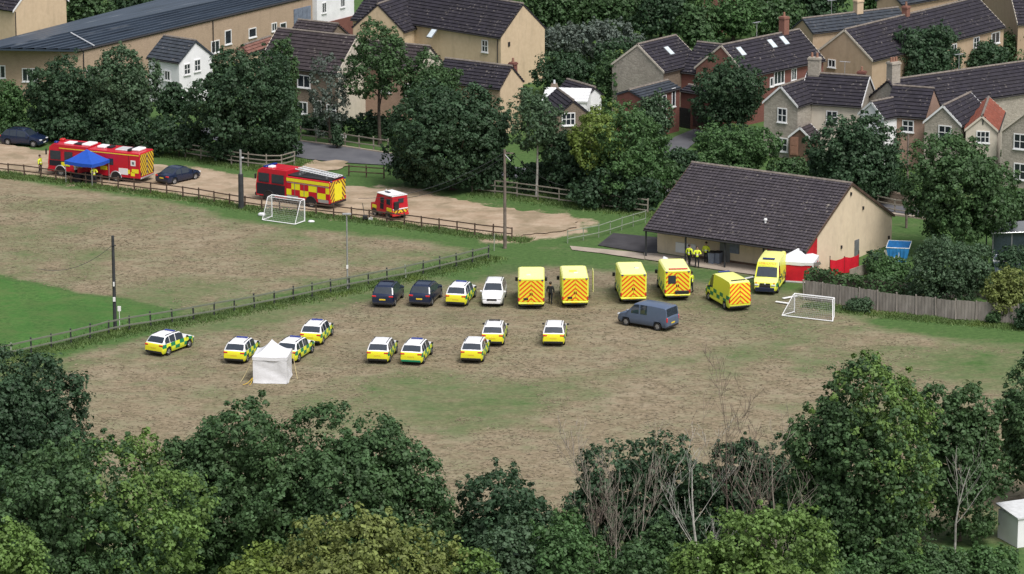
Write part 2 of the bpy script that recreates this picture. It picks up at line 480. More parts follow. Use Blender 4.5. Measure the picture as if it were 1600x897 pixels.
paint([(1290, 480), (1420, 492), (1620, 512), (1620, 536), (1480, 524), (1340, 512)], 0.78, 1.2, 2.5)
paint([(1340, 560), (1620, 552), (1620, 600), (1400, 605), (1250, 590)], 0.50, 3.0, 7)
paint([(590, 606), (700, 590), (860, 598), (1010, 574), (1180, 566), (1160, 590), (980, 602), (840, 640), (720, 668), (640, 648)], 0.44, 3.0, 8)
paint([(420, 612), (520, 604), (540, 640), (440, 652)], 0.36, 2.5, 6)
paint([(-100, 556), (60, 548), (150, 565), (80, 600), (-100, 620)], 0.58, 1.5, 3)
paint([(-300, 830), (2000, 830), (2000, 1500), (-300, 1500)], 0.72, 5, 5)
# worn, muddied ground where the vehicles were driven
mud = np.zeros_like(GX)
def muddy(poly, val, w=2.0, jig=4.0, half=None):
    global mud
    p = pxpoly(poly); d = sdf(GX, GY, p) if half is None else half - seg_dist(GX, GY, p, False)
    mud = np.maximum(mud, val * soft(d + (nn - .5) * jig * 2, w))
muddy([(570, 478), (800, 488), (1000, 480), (1180, 494), (1190, 505), (1000, 500), (800, 500), (570, 490)], 0.7)
muddy([(800, 420), (1060, 424), (1110, 470), (1000, 476), (800, 470)], 0.75)
muddy([(1120, 492), (1230, 470), (1230, 486), (1150, 505)], 0.8)
muddy([(480, 536), (620, 530), (760, 540), (770, 565), (560, 575)], 0.45)
muddy([(300, 560), (420, 566), (470, 575), (600, 560)], 0.3)
dirt = soft(sdf(GX, GY, pxpoly(TRACK)) + 0.5 + (nn - .5) * 6 + (n3 - .5) * 2, 1.2)
verts = np.stack([GX.ravel(), GY.ravel(), np.zeros(GX.size)], 1)
core = (np.abs(verts[:, 0]) < 62) & (verts[:, 1] > 206) & (verts[:, 1] < 390)
verts[:, 2] = np.where(core, (nn.ravel() - 0.5) * 0.06 - 0.02, 0.0)
# keep the ground level (and just below) under laid surfaces
lev = np.zeros(GX.shape)
for P in (TRACK, ROAD):
    lev = np.maximum(lev, soft(sdf(GX, GY, pxpoly(P)) + 1.2, 0.8))
verts[:, 2] = verts[:, 2] * (1 - lev.ravel()) - 0.03 * lev.ravel()
idx = np.arange(nx * ny).reshape(ny, nx)
faces = np.stack([idx[:-1, :-1], idx[:-1, 1:], idx[1:, 1:], idx[1:, :-1]], -1).reshape(-1, 4)
def np_mesh(name, v, f, mats, fattr=None, vattr=None, smooth=False, mi=None):
    me = bpy.data.meshes.new(name)
    k = f.shape[1]
    me.vertices.add(len(v)); me.vertices.foreach_set('co', v.astype(np.float32).ravel())
    me.loops.add(f.size); me.loops.foreach_set('vertex_index', f.astype(np.int32).ravel())
    me.polygons.add(len(f)); me.polygons.foreach_set('loop_start', np.arange(0, f.size, k, dtype=np.int32))
    for m in (mats if isinstance(mats, (list, tuple)) else [mats]): me.materials.append(MATS[m])
    if mi is not None: me.polygons.foreach_set('material_index', mi.astype(np.int32))
    for nm, a in (fattr or {}).items():
        at = me.attributes.new(nm, 'FLOAT', 'FACE'); at.data.foreach_set('value', a.astype(np.float32))
    for nm, a in (vattr or {}).items():
        at = me.attributes.new(nm, 'FLOAT', 'POINT'); at.data.foreach_set('value', a.astype(np.float32))
    me.update(calc_edges=True)
    if smooth: me.polygons.foreach_set('use_smooth', np.ones(len(f), bool))
    return me
def ground_mat():
    n = NT('field_grass')
    g = n.attr('green').outputs['Fac']; m = n.attr('mud').outputs['Fac']
    fine = n.noise(3.2, 5, 0.75, n.mapv((0.75, 1, 1)))
    mid = n.noise(0.55, 5, 0.7, n.mapv((0.7, 1, 1)))
    big = n.noise(0.16, 3, 0.6)
    f = n.math('ADD', g, n.math('MULTIPLY', n.math('SUBTRACT', mid, 0.5), 0.9))
    f = n.math('ADD', f, n.math('MULTIPLY', n.math('SUBTRACT', big, 0.5), 0.35))
    straw = n.mix(n.ramp(fine, 0.40, 0.62), (0.174, 0.141, 0.093), (0.285, 0.234, 0.158))
    straw = n.mix(n.math('MULTIPLY', n.ramp(mid, 0.47, 0.58), 0.7), straw, (0.325, 0.268, 0.195))
    clump = n.noise(1.1, 4, 0.65, n.mapv((0.6, 1, 1), (0, 0, 0.2)))
    straw = n.mix(n.math('MULTIPLY', n.ramp(clump, 0.46, 0.70), 0.5), straw, (0.105, 0.100, 0.056))
    turf = n.mix(n.ramp(fine, 0.3, 0.7), (0.044, 0.088, 0.028), (0.092, 0.160, 0.050))
    lush = n.mix(n.ramp(fine, 0.40, 0.60), (0.044, 0.104, 0.028), (0.086, 0.172, 0.046))
    col = n.mix(n.ramp(f, 0.12, 0.66), straw, turf)
    st = n.math('SINE', n.math('MULTIPLY', n.math('ADD', n.xyz()[0], n.math('MULTIPLY', n.xyz()[1], 0.25)), 1.9))
    lush = n.mix(n.math('MULTIPLY', n.ramp(st, -0.3, 0.3), 0.35), lush, (0.058, 0.165, 0.036))
    lush = n.mix(n.math('MULTIPLY', n.ramp(mid, 0.46, 0.60), 0.55), lush, (0.105, 0.145, 0.052))
    lush = n.mix(n.math('MULTIPLY', n.ramp(big, 0.35, 0.65), 0.4), lush, (0.040, 0.105, 0.026))
    col = n.mix(n.ramp(g, 0.8, 0.97), col, lush)
    col = n.mix(n.math('MULTIPLY', m, 0.38), col, n.mix(n.ramp(fine, 0.3, 0.7), (0.07, 0.058, 0.045), (0.125, 0.102, 0.078)))
    dm = n.ramp(n.math('ADD', n.attr('dirt').outputs['Fac'], n.math('MULTIPLY', n.math('SUBTRACT', fine, 0.5), 1.2)), 0.35, 0.75)
    col = n.mix(dm, col, n.mix(n.ramp(mid, 0.4, 0.6), (0.29, 0.22, 0.15), (0.40, 0.32, 0.235)))
    n.bump(n.math('ADD', n.math('MULTIPLY', fine, 0.5), clump), 0.30, 0.12)
    n.done(col, 0.95, spec=0.1)
ground_mat()
g_me = np_mesh('ground', verts, faces, 'field_grass', vattr={'green': green.ravel(), 'mud': mud.ravel(), 'dirt': dirt.ravel()}, smooth=True)
structure(link('ground', g_me))

# ------------------------------------------------------------------ track, road, paths
def sheet(name, poly_w, mat, z, edge=0.0, step=1.0, seed=5):
    """a flat sheet with a slightly ragged outline"""
    r = random.Random(seed); pts = []
    n = len(poly_w)
    for i in range(n):
        a = Vector(poly_w[i]); b = Vector(poly_w[(i + 1) % n]); L = (b - a).length
        k = max(1, int(L / step))
        nrm = Vector((-(b - a).y, (b - a).x)).normalized() if L else Vector((0, 0))
        for j in range(k):
            pts.append(a.lerp(b, j / k) + nrm * r.uniform(-edge, edge))
    bm = bmesh.new()
    vs = [bm.verts.new((p.x, p.y, z)) for p in pts]
    bmesh.ops.triangle_fill(bm, use_beauty=True, edges=[bm.edges.new((vs[i], vs[(i + 1) % len(vs)])) for i in range(len(vs))])
    for f in bm.faces:
        if f.normal.z < 0: f.normal_flip()
    me = bpy.data.meshes.new(name); bm.to_mesh(me); bm.free(); me.materials.append(MATS[mat])
    return structure(link(name, me))
def dirt_mat():
    n = NT('sandy_dirt')
    v = n.mapv((0.55, 1.2, 1), (0, 0, 0.55))
    f = n.noise(0.55, 5, 0.6, v); g = n.noise(3.5, 4, 0.6)
    col = n.mix(n.ramp(f, 0.3, 0.7), (0.30, 0.225, 0.155), (0.45, 0.365, 0.275))
    col = n.mix(n.math('MULTIPLY', n.ramp(g, 0.4, 0.7), 0.35), col, (0.26, 0.18, 0.11))
    gr = n.math('MULTIPLY', n.ramp(n.noise(0.3, 4, 0.65), 0.48, 0.62), 0.65)
    col = n.mix(gr, col, (0.20, 0.165, 0.105))
    n.bump(n.math('ADD', f, n.math('MULTIPLY', g, 0.4)), 0.5, 0.08)
    n.done(col, 0.95, spec=0.1)
dirt_mat()
def asphalt_mat():
    n = NT('asphalt')
    f = n.noise(0.5, 4, 0.6); g = n.noise(14, 2)
    col = n.mix(n.ramp(f, 0.3, 0.7), (0.085, 0.088, 0.102), (0.125, 0.128, 0.142))
    n.bump(g, 0.2, 0.01)
    n.done(col, 0.8, spec=0.3)
asphalt_mat()
sheet('dirt_track', pxpoly(TRACK), 'sandy_dirt', 0.055, 0.40, 0.6)
sheet('road', pxpoly(ROAD), 'asphalt', 0.045, 0.03, 3.0)
sheet('driveway', pxpoly([(1028, 232), (1056, 214), (1112, 192), (1124, 200), (1092, 218), (1066, 240), (1040, 250)]), 'asphalt', 0.06, 0.05, 2)
sheet('dirt_patch', pxpoly([(470, 264), (492, 252), (535, 252), (548, 259), (520, 268), (480, 271)]), 'sandy_dirt', 0.06, 0.45, 0.6)
# pale line along the far edge of the road
def kerb(name, pts, w, h, mat):
    mb = MB(); p = [G(*q) for q in pts]
    for i in range(len(p) - 1):
        d = (p[i + 1] - p[i]).normalized(); nrm = Vector((-d.y, d.x, 0)) * w / 2
        a, b = p[i], p[i + 1]
        mb.zprism([(a - nrm)[:2], (b - nrm)[:2], (b + nrm)[:2], (a + nrm)[:2]], -0.1, h)
    return structure(obj(name, mb, mat))
kerb('kerb', [(470, 221), (540, 230), (612, 241)], 0.22, 0.13, 'concrete_path')
kerb('kerb', [(1360, 330.5), (1450, 342.5), (1605, 356)], 0.5, 0.13, 'concrete_path')
# terrace and tarmac beside the clubhouse
sheet('paved_terrace', pxpoly([(1006, 396), (1028, 397), (1192, 418), (1192, 432), (1120, 422), (1008, 406)]), 'concrete_path', 0.06, 0.02, 4)
sheet('path', pxpoly([(890, 385), (1006, 396.5), (1008, 406), (960, 399), (893, 391)]), 'concrete_path', 0.05, 0.08, 1)
sheet('tarmac_yard', pxpoly([(934, 384), (958, 365), (1030, 372), (1028, 396.6), (1005, 395.5)]), 'rubber_mat', 0.06, 0.02, 3)

def pitch_line(pts, w=0.12):
    mb = MB(); p = [G(*q) for q in pts]
    for i in range(len(p) - 1):
        a, b = p[i], p[i + 1]
        d = (b - a).normalized(); nrm = Vector((-d.y, d.x, 0)) * w / 2
        mb.add([(a - nrm + Vector((0, 0, .07))), (b - nrm + Vector((0, 0, .07))), (b + nrm + Vector((0, 0, .07))), (a + nrm + Vector((0, 0, .07)))], [(0, 1, 2, 3)])
    structure(obj('pitch_line', mb, 'white_paint'))
# ------------------------------------------------------------------ buildings
def roof_slope(mb, e0, e1, r0, r1, course=0.34, tile=0.0, lip=0.05, thick=0.12, mi=0):
    e0, e1, r0, r1 = map(Vector, (e0, e1, r0, r1))
    if mb.uv is None: mb.uv = []
    nrm = (e1 - e0).cross((r0 + r1) / 2 - (e0 + e1) / 2).normalized()
    if nrm.z < 0: nrm = -nrm
    S = ((r0 + r1) / 2 - (e0 + e1) / 2).length; L = max((e1 - e0).length, (r1 - r0).length)
    n = max(2, round(S / course))
    m = max(1, round(L / tile)) if tile else 1
    us = [0.0]
    if tile:
        us = []
        for i in range(m): us += [(i + a, b) for a, b in ((0.0, 0.0), (0.25, 0.03), (0.7, 0.03), (0.93, 0.0))]
        us.append((m, 0.0)); us = [(a / m, b) for a, b in us]
    else:
        us = [(0.0, 0.0), (1.0, 0.0)]
    def P(u, t): return e0.lerp(e1, u).lerp(r0.lerp(r1, u), t)
    K = len(us)
    for k in range(n):
        t0, t1 = k / n, (k + 1) / n
        o = len(mb.v)
        jag = 0
        for row, (t, h) in enumerate(((t0, 0.0), (t0, lip), (t1, 0.004))):
            for u, b in us:
                p = P(u, t) + nrm * (h + (b if row else 0.0))
                mb.v.append(tuple(p)); mb.uv.append((u * L, t * S + (0.01 if row < 2 else -0.01)))
        for row in (0, 1):
            for j in range(K - 1):
                a = o + row * K + j
                mb.f.append((a, a + 1, a + 1 + K, a + K)); mb.mi.append(mi)
    # slab below
    o = len(mb.v)
    for p in (e0, e1, r1, r0):
        mb.v.append(tuple(p - nrm * 0.002)); mb.uv.append((0, 0))
    for p in (e0, e1, r1, r0):
        mb.v.append(tuple(p - nrm * thick)); mb.uv.append((0, 0))
    for f in ((7, 6, 5, 4), (0, 1, 5, 4), (1, 2, 6, 5), (2, 3, 7, 6), (3, 0, 4, 7)):
        mb.f.append(tuple(o + i for i in f)); mb.mi.append(mi)
    return nrm

WIN_CACHE = {}
def window_meshes(w, h, cols, rows, frame='white_upvc', fw=0.09, door=False):
    key = (round(w, 2), round(h, 2), cols, rows, frame, door)
    if key not in WIN_CACHE:
        f = MB()
        d0, d1 = -0.075, 0.0           # the frame stands proud of the wall face (outward is -y)
        f.box(-w / 2, -w / 2 + fw, d0, d1, -h / 2, h / 2); f.box(w / 2 - fw, w / 2, d0, d1, -h / 2, h / 2)
        f.box(-w / 2 + fw, w / 2 - fw, d0, d1, h / 2 - fw, h / 2); f.box(-w / 2 + fw, w / 2 - fw, d0, d1, -h / 2, -h / 2 + fw)
        for i in range(1, cols):
            x = -w / 2 + w * i / cols; f.box(x - .035, x + .035, d0 + .01, d1, -h / 2 + fw, h / 2 - fw)
        for i in range(1, rows):
            z = -h / 2 + h * i / rows; f.box(-w / 2 + fw, w / 2 - fw, d0 + .012, d1, z - .03, z + .03)
        p = MB(); p.box(-w / 2 + fw * .5, w / 2 - fw * .5, -0.03, -0.004, -h / 2 + fw * .5, h / 2 - fw * .5)
        s = MB(); s.box(-w / 2 - .06, w / 2 + .06, -0.15, 0.0, -h / 2 - .09, -h / 2 - .005)
        WIN_CACHE[key] = (f.mesh('window', frame), p.mesh('pane', 'house_glass'), s.mesh('sill', frame))
    return WIN_CACHE[key]

class House:
    def __init__(s, name, label, origin, ang, L, W, ze, zr, wall, roof, over=0.35, og=0.12, tile=0.0, course=0.42, barge=None,
                 gutter=True, cat='house', base=-0.4, mats_gable=None, group=None, wall_in=0.0, lip=0.085):
        s.root = thing(name, label, cat, (origin.x, origin.y, 0), ang, group)
        s.o = Vector((origin.x, origin.y, 0)); s.ang = ang; s.L = L; s.W = W; s.ze = ze; s.zr = zr
        s.over = over; s.og = og; s.sl = (zr - ze) / (W / 2)
        s.ax = Vector((math.cos(ang), math.sin(ang), 0)); s.ay = Vector((-math.sin(ang), math.cos(ang), 0))
        yo0 = over + wall_in; yo1 = W - over; s.y0 = yo0
        zt0 = ze + yo0 * s.sl - .13; zt1 = ze + over * s.sl - .13; ztop = zr - .13
        x0, x1 = og, L - og
        poly = [(yo0, base), (yo1, base), (yo1, zt1), (W / 2, ztop), (yo0, zt0)]
        wb = MB()
        vs = [(x0, y, z) for y, z in poly] + [(x1, y, z) for y, z in poly]
        wb.add(vs, [(0, 4, 3, 2, 1), (5, 6, 7, 8, 9), (0, 5, 9, 4), (1, 2, 7, 6), (4, 9, 8, 3), (3, 8, 7, 2)],)
        if mats_gable:
            wb.mi = [1, 1, 0, 0, 0, 0]
            s.wall = obj('wall', wb, [wall, mats_gable], s.root)
        else: s.wall = obj('wall', wb, wall, s.root)
        rb = MB()
        roof_slope(rb, (0, 0, ze), (L, 0, ze), (0, W / 2, zr), (L, W / 2, zr), course, tile, lip)
        roof_slope(rb, (L, W, ze), (0, W, ze), (L, W / 2, zr), (0, W / 2, zr), course, 0.0, lip)
        # ridge tiles
        s.roof = obj('roof', rb, roof, s.root)
        rt = MB(); k = max(2, int(L / .45))
        for i in range(k): rt.tube([(L * i / k - .02, W / 2, zr + .03), (L * (i + 1) / k + .02, W / 2, zr + .03)], [.125, .105], 6)
        stuff(obj('ridge', rt, 'ridge_tile' if roof != 'white_upvc' else roof, s.roof))
        if barge:
            for e, xx in (('a', -0.02), ('b', L - .02)):
                b = MB()
                for ya, yb in ((0, W / 2), (W, W / 2)):
                    b.add([(xx, ya, ze - .16), (xx + .05, ya, ze - .16), (xx + .05, ya, ze + .07), (xx, ya, ze + .07),
                           (xx, yb, zr - .16), (xx + .05, yb, zr - .16), (xx + .05, yb, zr + .08), (xx, yb, zr + .08)],
                          [(0, 1, 5, 4), (1, 2, 6, 5), (2, 3, 7, 6), (3, 0, 4, 7), (0, 3, 2, 1), (4, 5, 6, 7)])
                obj('bargeboard', b, barge, s.root)
        if gutter:
            g = MB(); g.tube([(-.02, -.05, ze - .10), (L + .02, -.05, ze - .10)], .07, 6)
            obj('gutter', g, 'pipe' if gutter is True else gutter, s.root)
    def world(s, p): return s.o + s.ax * p[0] + s.ay * p[1] + Vector((0, 0, p[2]))
    def hit(s, face, px, py):
        d = ray(px, py); c = Vector((0, 0, CAM_H)) - s.o
        lo = Vector((c.dot(s.ax), c.dot(s.ay), c.z)); ld = Vector((d.dot(s.ax), d.dot(s.ay), d.z))
        if face == 'front': t = (s.y0 - lo.y) / ld.y
        elif face == 'back': t = (s.W - s.over - lo.y) / ld.y
        elif face == 'g1': t = (s.og - lo.x) / ld.x
        elif face == 'g2': t = (s.L - s.og - lo.x) / ld.x
        elif face == 'roof':       # z = ze + y*sl
            t = (s.ze + s.sl * lo.y - lo.z) / (ld.z - s.sl * ld.y)
        elif face == 'roof2':
            t = (s.ze + s.sl * (s.W - lo.y) - lo.z) / (ld.z + s.sl * ld.y)
        return lo + ld * t
    ROT = {'front': 0.0, 'g1': -math.pi / 2, 'g2': math.pi / 2, 'back': math.pi}
    def win(s, face, px, py, w, h, cols=2, rows=1, frame='white_upvc', sill=True, name='window'):
        p = s.hit(face, px, py)
        if face in ('front',): p.y = s.y0
        f, g, sl = window_meshes(w, h, cols, rows, frame)
        o = link(name, f, s.root, p, s.ROT[face]); link('pane', g, o)
        if sill and name == 'window': link('sill', sl, o)
        return o
    def door(s, face, px, py, w, h, mat, name='door'):
        p = s.hit(face, px, py)
        f = MB(); f.box(-w / 2, w / 2, -.06, 0, -h / 2, h / 2)
        if name == 'garage_door':
            for i in range(5):
                z = -h / 2 + h * (i + .5) / 5; f.box(-w / 2 + .05, w / 2 - .05, -.085, -.06, z - h / 10 + .02, z + h / 10 - .02)
        else:
            f.box(-w / 2 + .12, w / 2 - .12, -.08, -.06, .05, h / 2 - .12); f.box(-w / 2 + .12, w / 2 - .12, -.08, -.06, -h / 2 + .12, -.05)
        o = obj(name, f, mat, s.root, loc=p, rotz=s.ROT[face])
        return o
    def skylight(s, px, py, w=0.75, h=1.15, face='roof'):
        p = s.hit(face, px, py)
        f = MB(); f.box(-w / 2, w / 2, -h / 2, h / 2, .0, .10)
        o = obj('skylight', f, 'grey_metal', s.roof, loc=p)
        o.rotation_euler = (math.atan(s.sl), 0, 0) if face == 'roof' else (math.atan(s.sl), 0, math.pi)
        g = MB(); g.box(-w / 2 + .06, w / 2 - .06, -h / 2 + .06, h / 2 - .06, .10, .118)
        fl = MB()
        me = g.mesh('skylight', 'skylight_glass')
        # the pane is the same roof window: joined as a second material
        f2 = MB(); f2.box(-w / 2, w / 2, -h / 2, h / 2, .0, .10); f2.box(-w / 2 + .06, w / 2 - .06, -h / 2 + .06, h / 2 - .06, .102, .118, 1)
        o.data = f2.mesh('skylight', ['grey_metal', 'skylight_glass'])
    def chimney(s, t, w, d, h, mat, yfrac=0.5, pots=2, zdown=1.0):
        x = s.L * t; y = s.W * yfrac; zt = s.zr if yfrac == .5 else s.ze + s.sl * min(y, s.W - y)
        c = MB(); c.box(x - w / 2, x + w / 2, y - d / 2, y + d / 2, zt - zdown, zt + h)
        c.box(x - w / 2 - .06, x + w / 2 + .06, y - d / 2 - .06, y + d / 2 + .06, zt + h - .22, zt + h - .08)
        for i in range(pots):
            px = x + (i - (pots - 1) / 2) * w / max(pots, 1) * .9
            c.tube([(px, y, zt + h - .02), (px, y, zt + h + .42)], [.13, .10], 8, 1)
        return obj('chimney', c, [mat, 'pot'], s.roof)
    def aerial(s, t, h=1.6, yfrac=.5):
        x = s.L * t; y = s.W * yfrac; z = s.zr; c = MB(); c.tube([(x, y, z), (x, y, z + h)], .03, 5); c.tube([(x - .5, y, z + h - .05), (x + .5, y, z + h - .05)], .02, 4)
        for i in range(6): c.tube([(x - .45 + i * .18, y - .22, z + h - .05), (x - .45 + i * .18, y + .22, z + h - .05)], .014, 4)
        obj('aerial', c, 'aluminium', s.roof)
    def pipe(s, face, px, py, z0=0.0, z1=None):
        p = s.hit(face, px, py); z1 = z1 or s.ze - .1
        c = MB(); off = {'front': (0, -.07), 'g1': (-.07, 0), 'g2': (.07, 0), 'back': (0, .07)}[face]
        c.tube([(p.x + off[0], p.y + off[1], z0), (p.x + off[0], p.y + off[1], z1)], .05, 6)
        obj('drainpipe', c, 'pipe', s.root)

def long_house(name, label, F1, F2, Rp, ze, pitch, *a, L=None, zr=None, **k):
    """a house seen on its long side: F1, F2 ends of the near eave, Rp a point of the ridge"""
    p1, p2 = G(*F1, ze), G(*F2, ze)
    d = p2 - p1; ln = d.length; ax = d.normalized(); n = Vector((-ax.y, ax.x, 0))
    if zr is None:
        lo, hi = ze + .2, ze + 12
        for _ in range(50):
            zm = (lo + hi) / 2; dd = (G(*Rp, zm) - p1).dot(n)
            if dd <= 0.3 or (zm - ze) / dd > math.tan(R(pitch)): hi = zm
            else: lo = zm
        zr = lo
    half = (G(*Rp, zr) - p1).dot(n)
    print(f'{label[:40]:40s} L={ln:.1f} W={2*half:.1f} ze={ze} zr={zr:.1f} along={(G(*Rp,zr)-p1).dot(ax):.1f}')
    return House(name, label, p1, math.atan2(ax.y, ax.x), L or ln, 2 * half, ze, zr, *a, **k)
def gable_house(name, label, G1, G2, ze, pitch, depth, *a, **k):
    """a house whose gable faces the camera: G1, G2 the left and right eave corners of that gable"""
    p1, p2 = G(*G1, ze), G(*G2, ze)
    d = p2 - p1; W = d.length; u = d.normalized(); n = Vector((-u.y, u.x, 0))
    zr = ze + W / 2 * math.tan(R(pitch))
    print(f'{label[:40]:40s} W={W:.1f} zr={zr:.1f}')
    return House(name, label, p2, math.atan2(n.y, n.x), depth, W, ze, zr, *a, **k)
# ------------------------------------------------------------------ clubhouse
club = long_house('clubhouse', 'low cream clubhouse with big brown tiled roof beside the parked ambulances', (1006, 358), (1259, 394), (1326, 286), 2.35, 27,
                  'club_cream', 'roof_club', zr=6.55, over=0.30, og=0.10, tile=0.34, course=0.36, cat='building', wall_in=1.75, barge='rail_brown', gutter='pipe')
club.wall.name = 'wall'
# veranda: red end screen, red bay, posts
b = MB(); b.add([(club.L - .16, .12, -.1), (club.L - .16, 2.05, -.1), (club.L - .16, 2.05, 2.35 + 2.05 * club.sl - .14), (club.L - .16, .12, 2.35 + .12 * club.sl - .14),
                 (club.L - .06, .12, -.1), (club.L - .06, 2.05, -.1), (club.L - .06, 2.05, 2.35 + 2.05 * club.sl - .14), (club.L - .06, .12, 2.35 + .12 * club.sl - .14)],
                [(0, 1, 2, 3), (7, 6, 5, 4), (0, 4, 5, 1), (1, 5, 6, 2), (2, 6, 7, 3), (3, 7, 4, 0)])
obj('end_screen', b, 'red_wall', club.root)
b = MB(); b.box(club.L - 4.6, club.L - .16, 1.95, 2.03, 0, 2.9); obj('red_bay', b, 'red_wall', club.root)
for x in (0.12, 3.9, 7.6, 11.2):
    b = MB(); b.rbox(x - .06, x + .06, .10, .22, -.05, 2.30, .01); obj('veranda_post', b, 'dark_pole', club.root)
for x, w, h, m, z0 in ((1.9, 1.9, .85, 'white_paint', .25), (6.1, .95, 2.05, 'grey_metal', .02), (7.0, .9, 1.2, 'grey_skip', .85), (12.6, 0.05, 2.3, 'pipe', .0)):
    b = MB(); b.box(x, x + w, 1.96, 2.04, z0, z0 + h); obj('notice_board' if m == 'white_paint' else 'door' if w < 1 and h > 2 else 'shutter' if w > .1 else 'drainpipe', b, m, club.root)
b = MB(); b.box(3.1, 11.1, 2.0, 2.04, 0.0, .22); obj('plinth', b, 'timber', club.root)
club.door('g2', 1338, 392, .75, 1.9, 'grey_metal')
for px, py in ((1329, 303), (1348, 325), (1314, 386), (1388, 371)):
    p = club.hit('g2', px, py); b = MB(); b.rbox(-.02, .12, -.08, .08, -.14, .14, .02); obj('wall_lamp', b, 'black_plastic', club.root, loc=p)
p = club.hit('roof', 1196, 349); b = MB(); b.tube([(0, 0, -.1), (0, 0, .28)], .09, 8); b.tube([(0, 0, .28), (0, 0, .42)], [.17, .12], 8); obj('roof_vent', b, 'white_upvc', club.roof, loc=p)

# wooden bench-like recycling box under the veranda
# ------------------------------------------------------------------ houses, left and centre
h = gable_house('cream_house', 'cream gabled house in the top left corner above the long building', (20, 18), (108, 1), 5.4, 40, 11, 'cream_render', 'roof_dark', barge='white_upvc', og=.1)
h.pipe('g1', 24, 40)
h = long_house('white_house', 'plain white rendered house end at the top edge, beside the long building', (496, -26), (556, -40), (545, -80), 6.6, 38, 'white_render', 'roof_dark', over=.2)
h.win('front', 506, 12, .8, 1.15); h.win('front', 535, 4, .8, 1.0)
pl = MB(); pl.box(.14, h.L - .14, .05, .198, 0, 2.1); obj('brick_plinth', pl, 'red_brick', h.root)

def long_building():
    z = 5.2
    N0, N1, N2 = G(-46, 75, z), G(127, 78, z), G(497, -9, z)
    B0, B2 = G(-44, 74, z), G(300, -14, z)
    R0, R2 = G(-20, 75.5, z + .55), G(400, -13, z + .55)
    root = thing('long_building', 'long tan brick building with low dark sheet roof along the top left', 'building', (N1.x, N1.y, 0))
    o = Vector((N1.x, N1.y, 0))
    inset = 0.25
    def ins(p, c):
        d = (c - p); d.z = 0; return p + d.normalized() * inset
    cen = (N0 + N1 + N2 + B2) / 4
    poly = [ins(p, cen) - o for p in (N0, N1, N2, B2)]
    wb = MB(); wb.zprism([(p.x, p.y) for p in poly], -.4, z - .12); obj('wall', wb, 'tan_brick', root)
    rb = MB()
    roof_slope(rb, N1 - o, N2 - o, R0 - o, R2 - o, 0.95, 0, .16, .2)
    roof_slope(rb, B2 - o, B0 - o, R2 - o, R0 - o + Vector((.3, .3, 0)), 1.6, 0, .03, .2)
    e = len(rb.v); rb.add([N1 - o, R0 - o, N0 - o], [(0, 1, 2)]); rb.uv += [(0, 0)] * (len(rb.v) - e)
    roof = obj('roof', rb, 'roof_sheet', root)
    fb = MB()
    for a, b_ in ((N0, N1), (N1, N2)):
        fb.tube([a - o + Vector((0, 0, -.06)), b_ - o + Vector((0, 0, -.06))], .13, 6)
    obj('gutter', fb, 'pipe', root)
    # flashing strip across the roof
    fl = MB(); fl.tube([G(111, 51, z + .65) - o, G(147, 71, z + .25) - o], .07, 5); obj('flashing', fl, 'lamp_glass', roof)
    def wall_win(a, b_, px, py, w, hh, cols=2, rows=1, name='window', mat=None):
        d = (b_ - a).normalized(); nrm = Vector((d.y, -d.x, 0))
        a2 = Vector((a.x, a.y, 0)) + o
        r = ray(px, py); c = Vector((0, 0, CAM_H)); t = (a2 - c).dot(nrm) / r.dot(nrm); p = c + r * t - o
        if mat:
            m = MB(); m.box(-w / 2, w / 2, -.06, 0, -hh / 2, hh / 2)
            for i in range(4): m.box(-w / 2 + w * i / 4 + .03, -w / 2 + w * (i + 1) / 4 - .03, -.085, -.06, -hh / 2 + .05, hh / 2 - .05)
            return obj(name, m, mat, root, loc=p, rotz=math.atan2(d.y, d.x))
        f, g, sl = window_meshes(w, hh, cols, rows); q = link(name, f, root, p, math.atan2(d.y, d.x)); link('pane', g, q); link('sill', sl, q)
    a0, a1, a2 = poly[0], poly[1], poly[2]
    wall_win(a0, a1, 1, 112, 1.0, 1.3); wall_win(a0, a1, 47, 117, 1.6, 1.35, 3)
    for px, py, w, hh, c in ((144, 116, 1.8, 1.15, 2), (336, 73, 1.4, 1.3, 2), (356, 58, 1.1, 1.5, 1), (394, 51, 1.3, 1.0, 1), (428, 42, .9, .9, 2), (442, 41, 1.1, .8, 1)):
        wall_win(a1, a2, px, py, w, hh, c, 1)
    wall_win(a1, a2, 472, 26, 3.0, 2.0, name='roller_door', mat='grey_skip')
    for px in (129.5, 332, 492):
        d = (a2 - a1).normalized(); nrm = Vector((d.y, -d.x, 0)); aw = Vector((a1.x, a1.y, 0)) + o
        r = ray(px, 85 if px < 200 else 40 if px < 400 else 5); c = Vector((0, 0, CAM_H)); t = (aw - c).dot(nrm) / r.dot(nrm); p = c + r * t - o + nrm * .08
        m = MB(); m.tube([(p.x, p.y, 0), (p.x, p.y, z - .2)], .06, 6); obj('drainpipe', m, 'pipe', root)
long_building()

# big cream house top centre and its cross wing
h = long_house('cream_house', 'large cream rendered house with one window and plain gable, top centre', (618, 33), (781, 59), (812, 5), 5.3, 40, 'cream_render', 'roof_dark', og=.06, over=.22, gutter=True)
h.win('front', 758, 72, .85, 1.25, 2, 2); h.skylight(675, 53); h.pipe('front', 778, 75); h.aerial(.55)
h.win('g2', 795, 69, .28, .45, 1, 1, 'pipe', sill=False)
h = gable_house('cream_cross_wing', 'cream gabled wing with dark roof left of the large cream house', (549, 43), (632, 50), 4.9, 41, 13, 'cream_render', 'roof_dark', og=.06, over=.2)
h = long_house('dark_roof_outbuilding', 'dark roofed outbuilding between the white house and the cream wing', (548, 30), (600, 36), (590, -14), 4.2, 35, 'cream_render', 'roof_dark', over=.2)

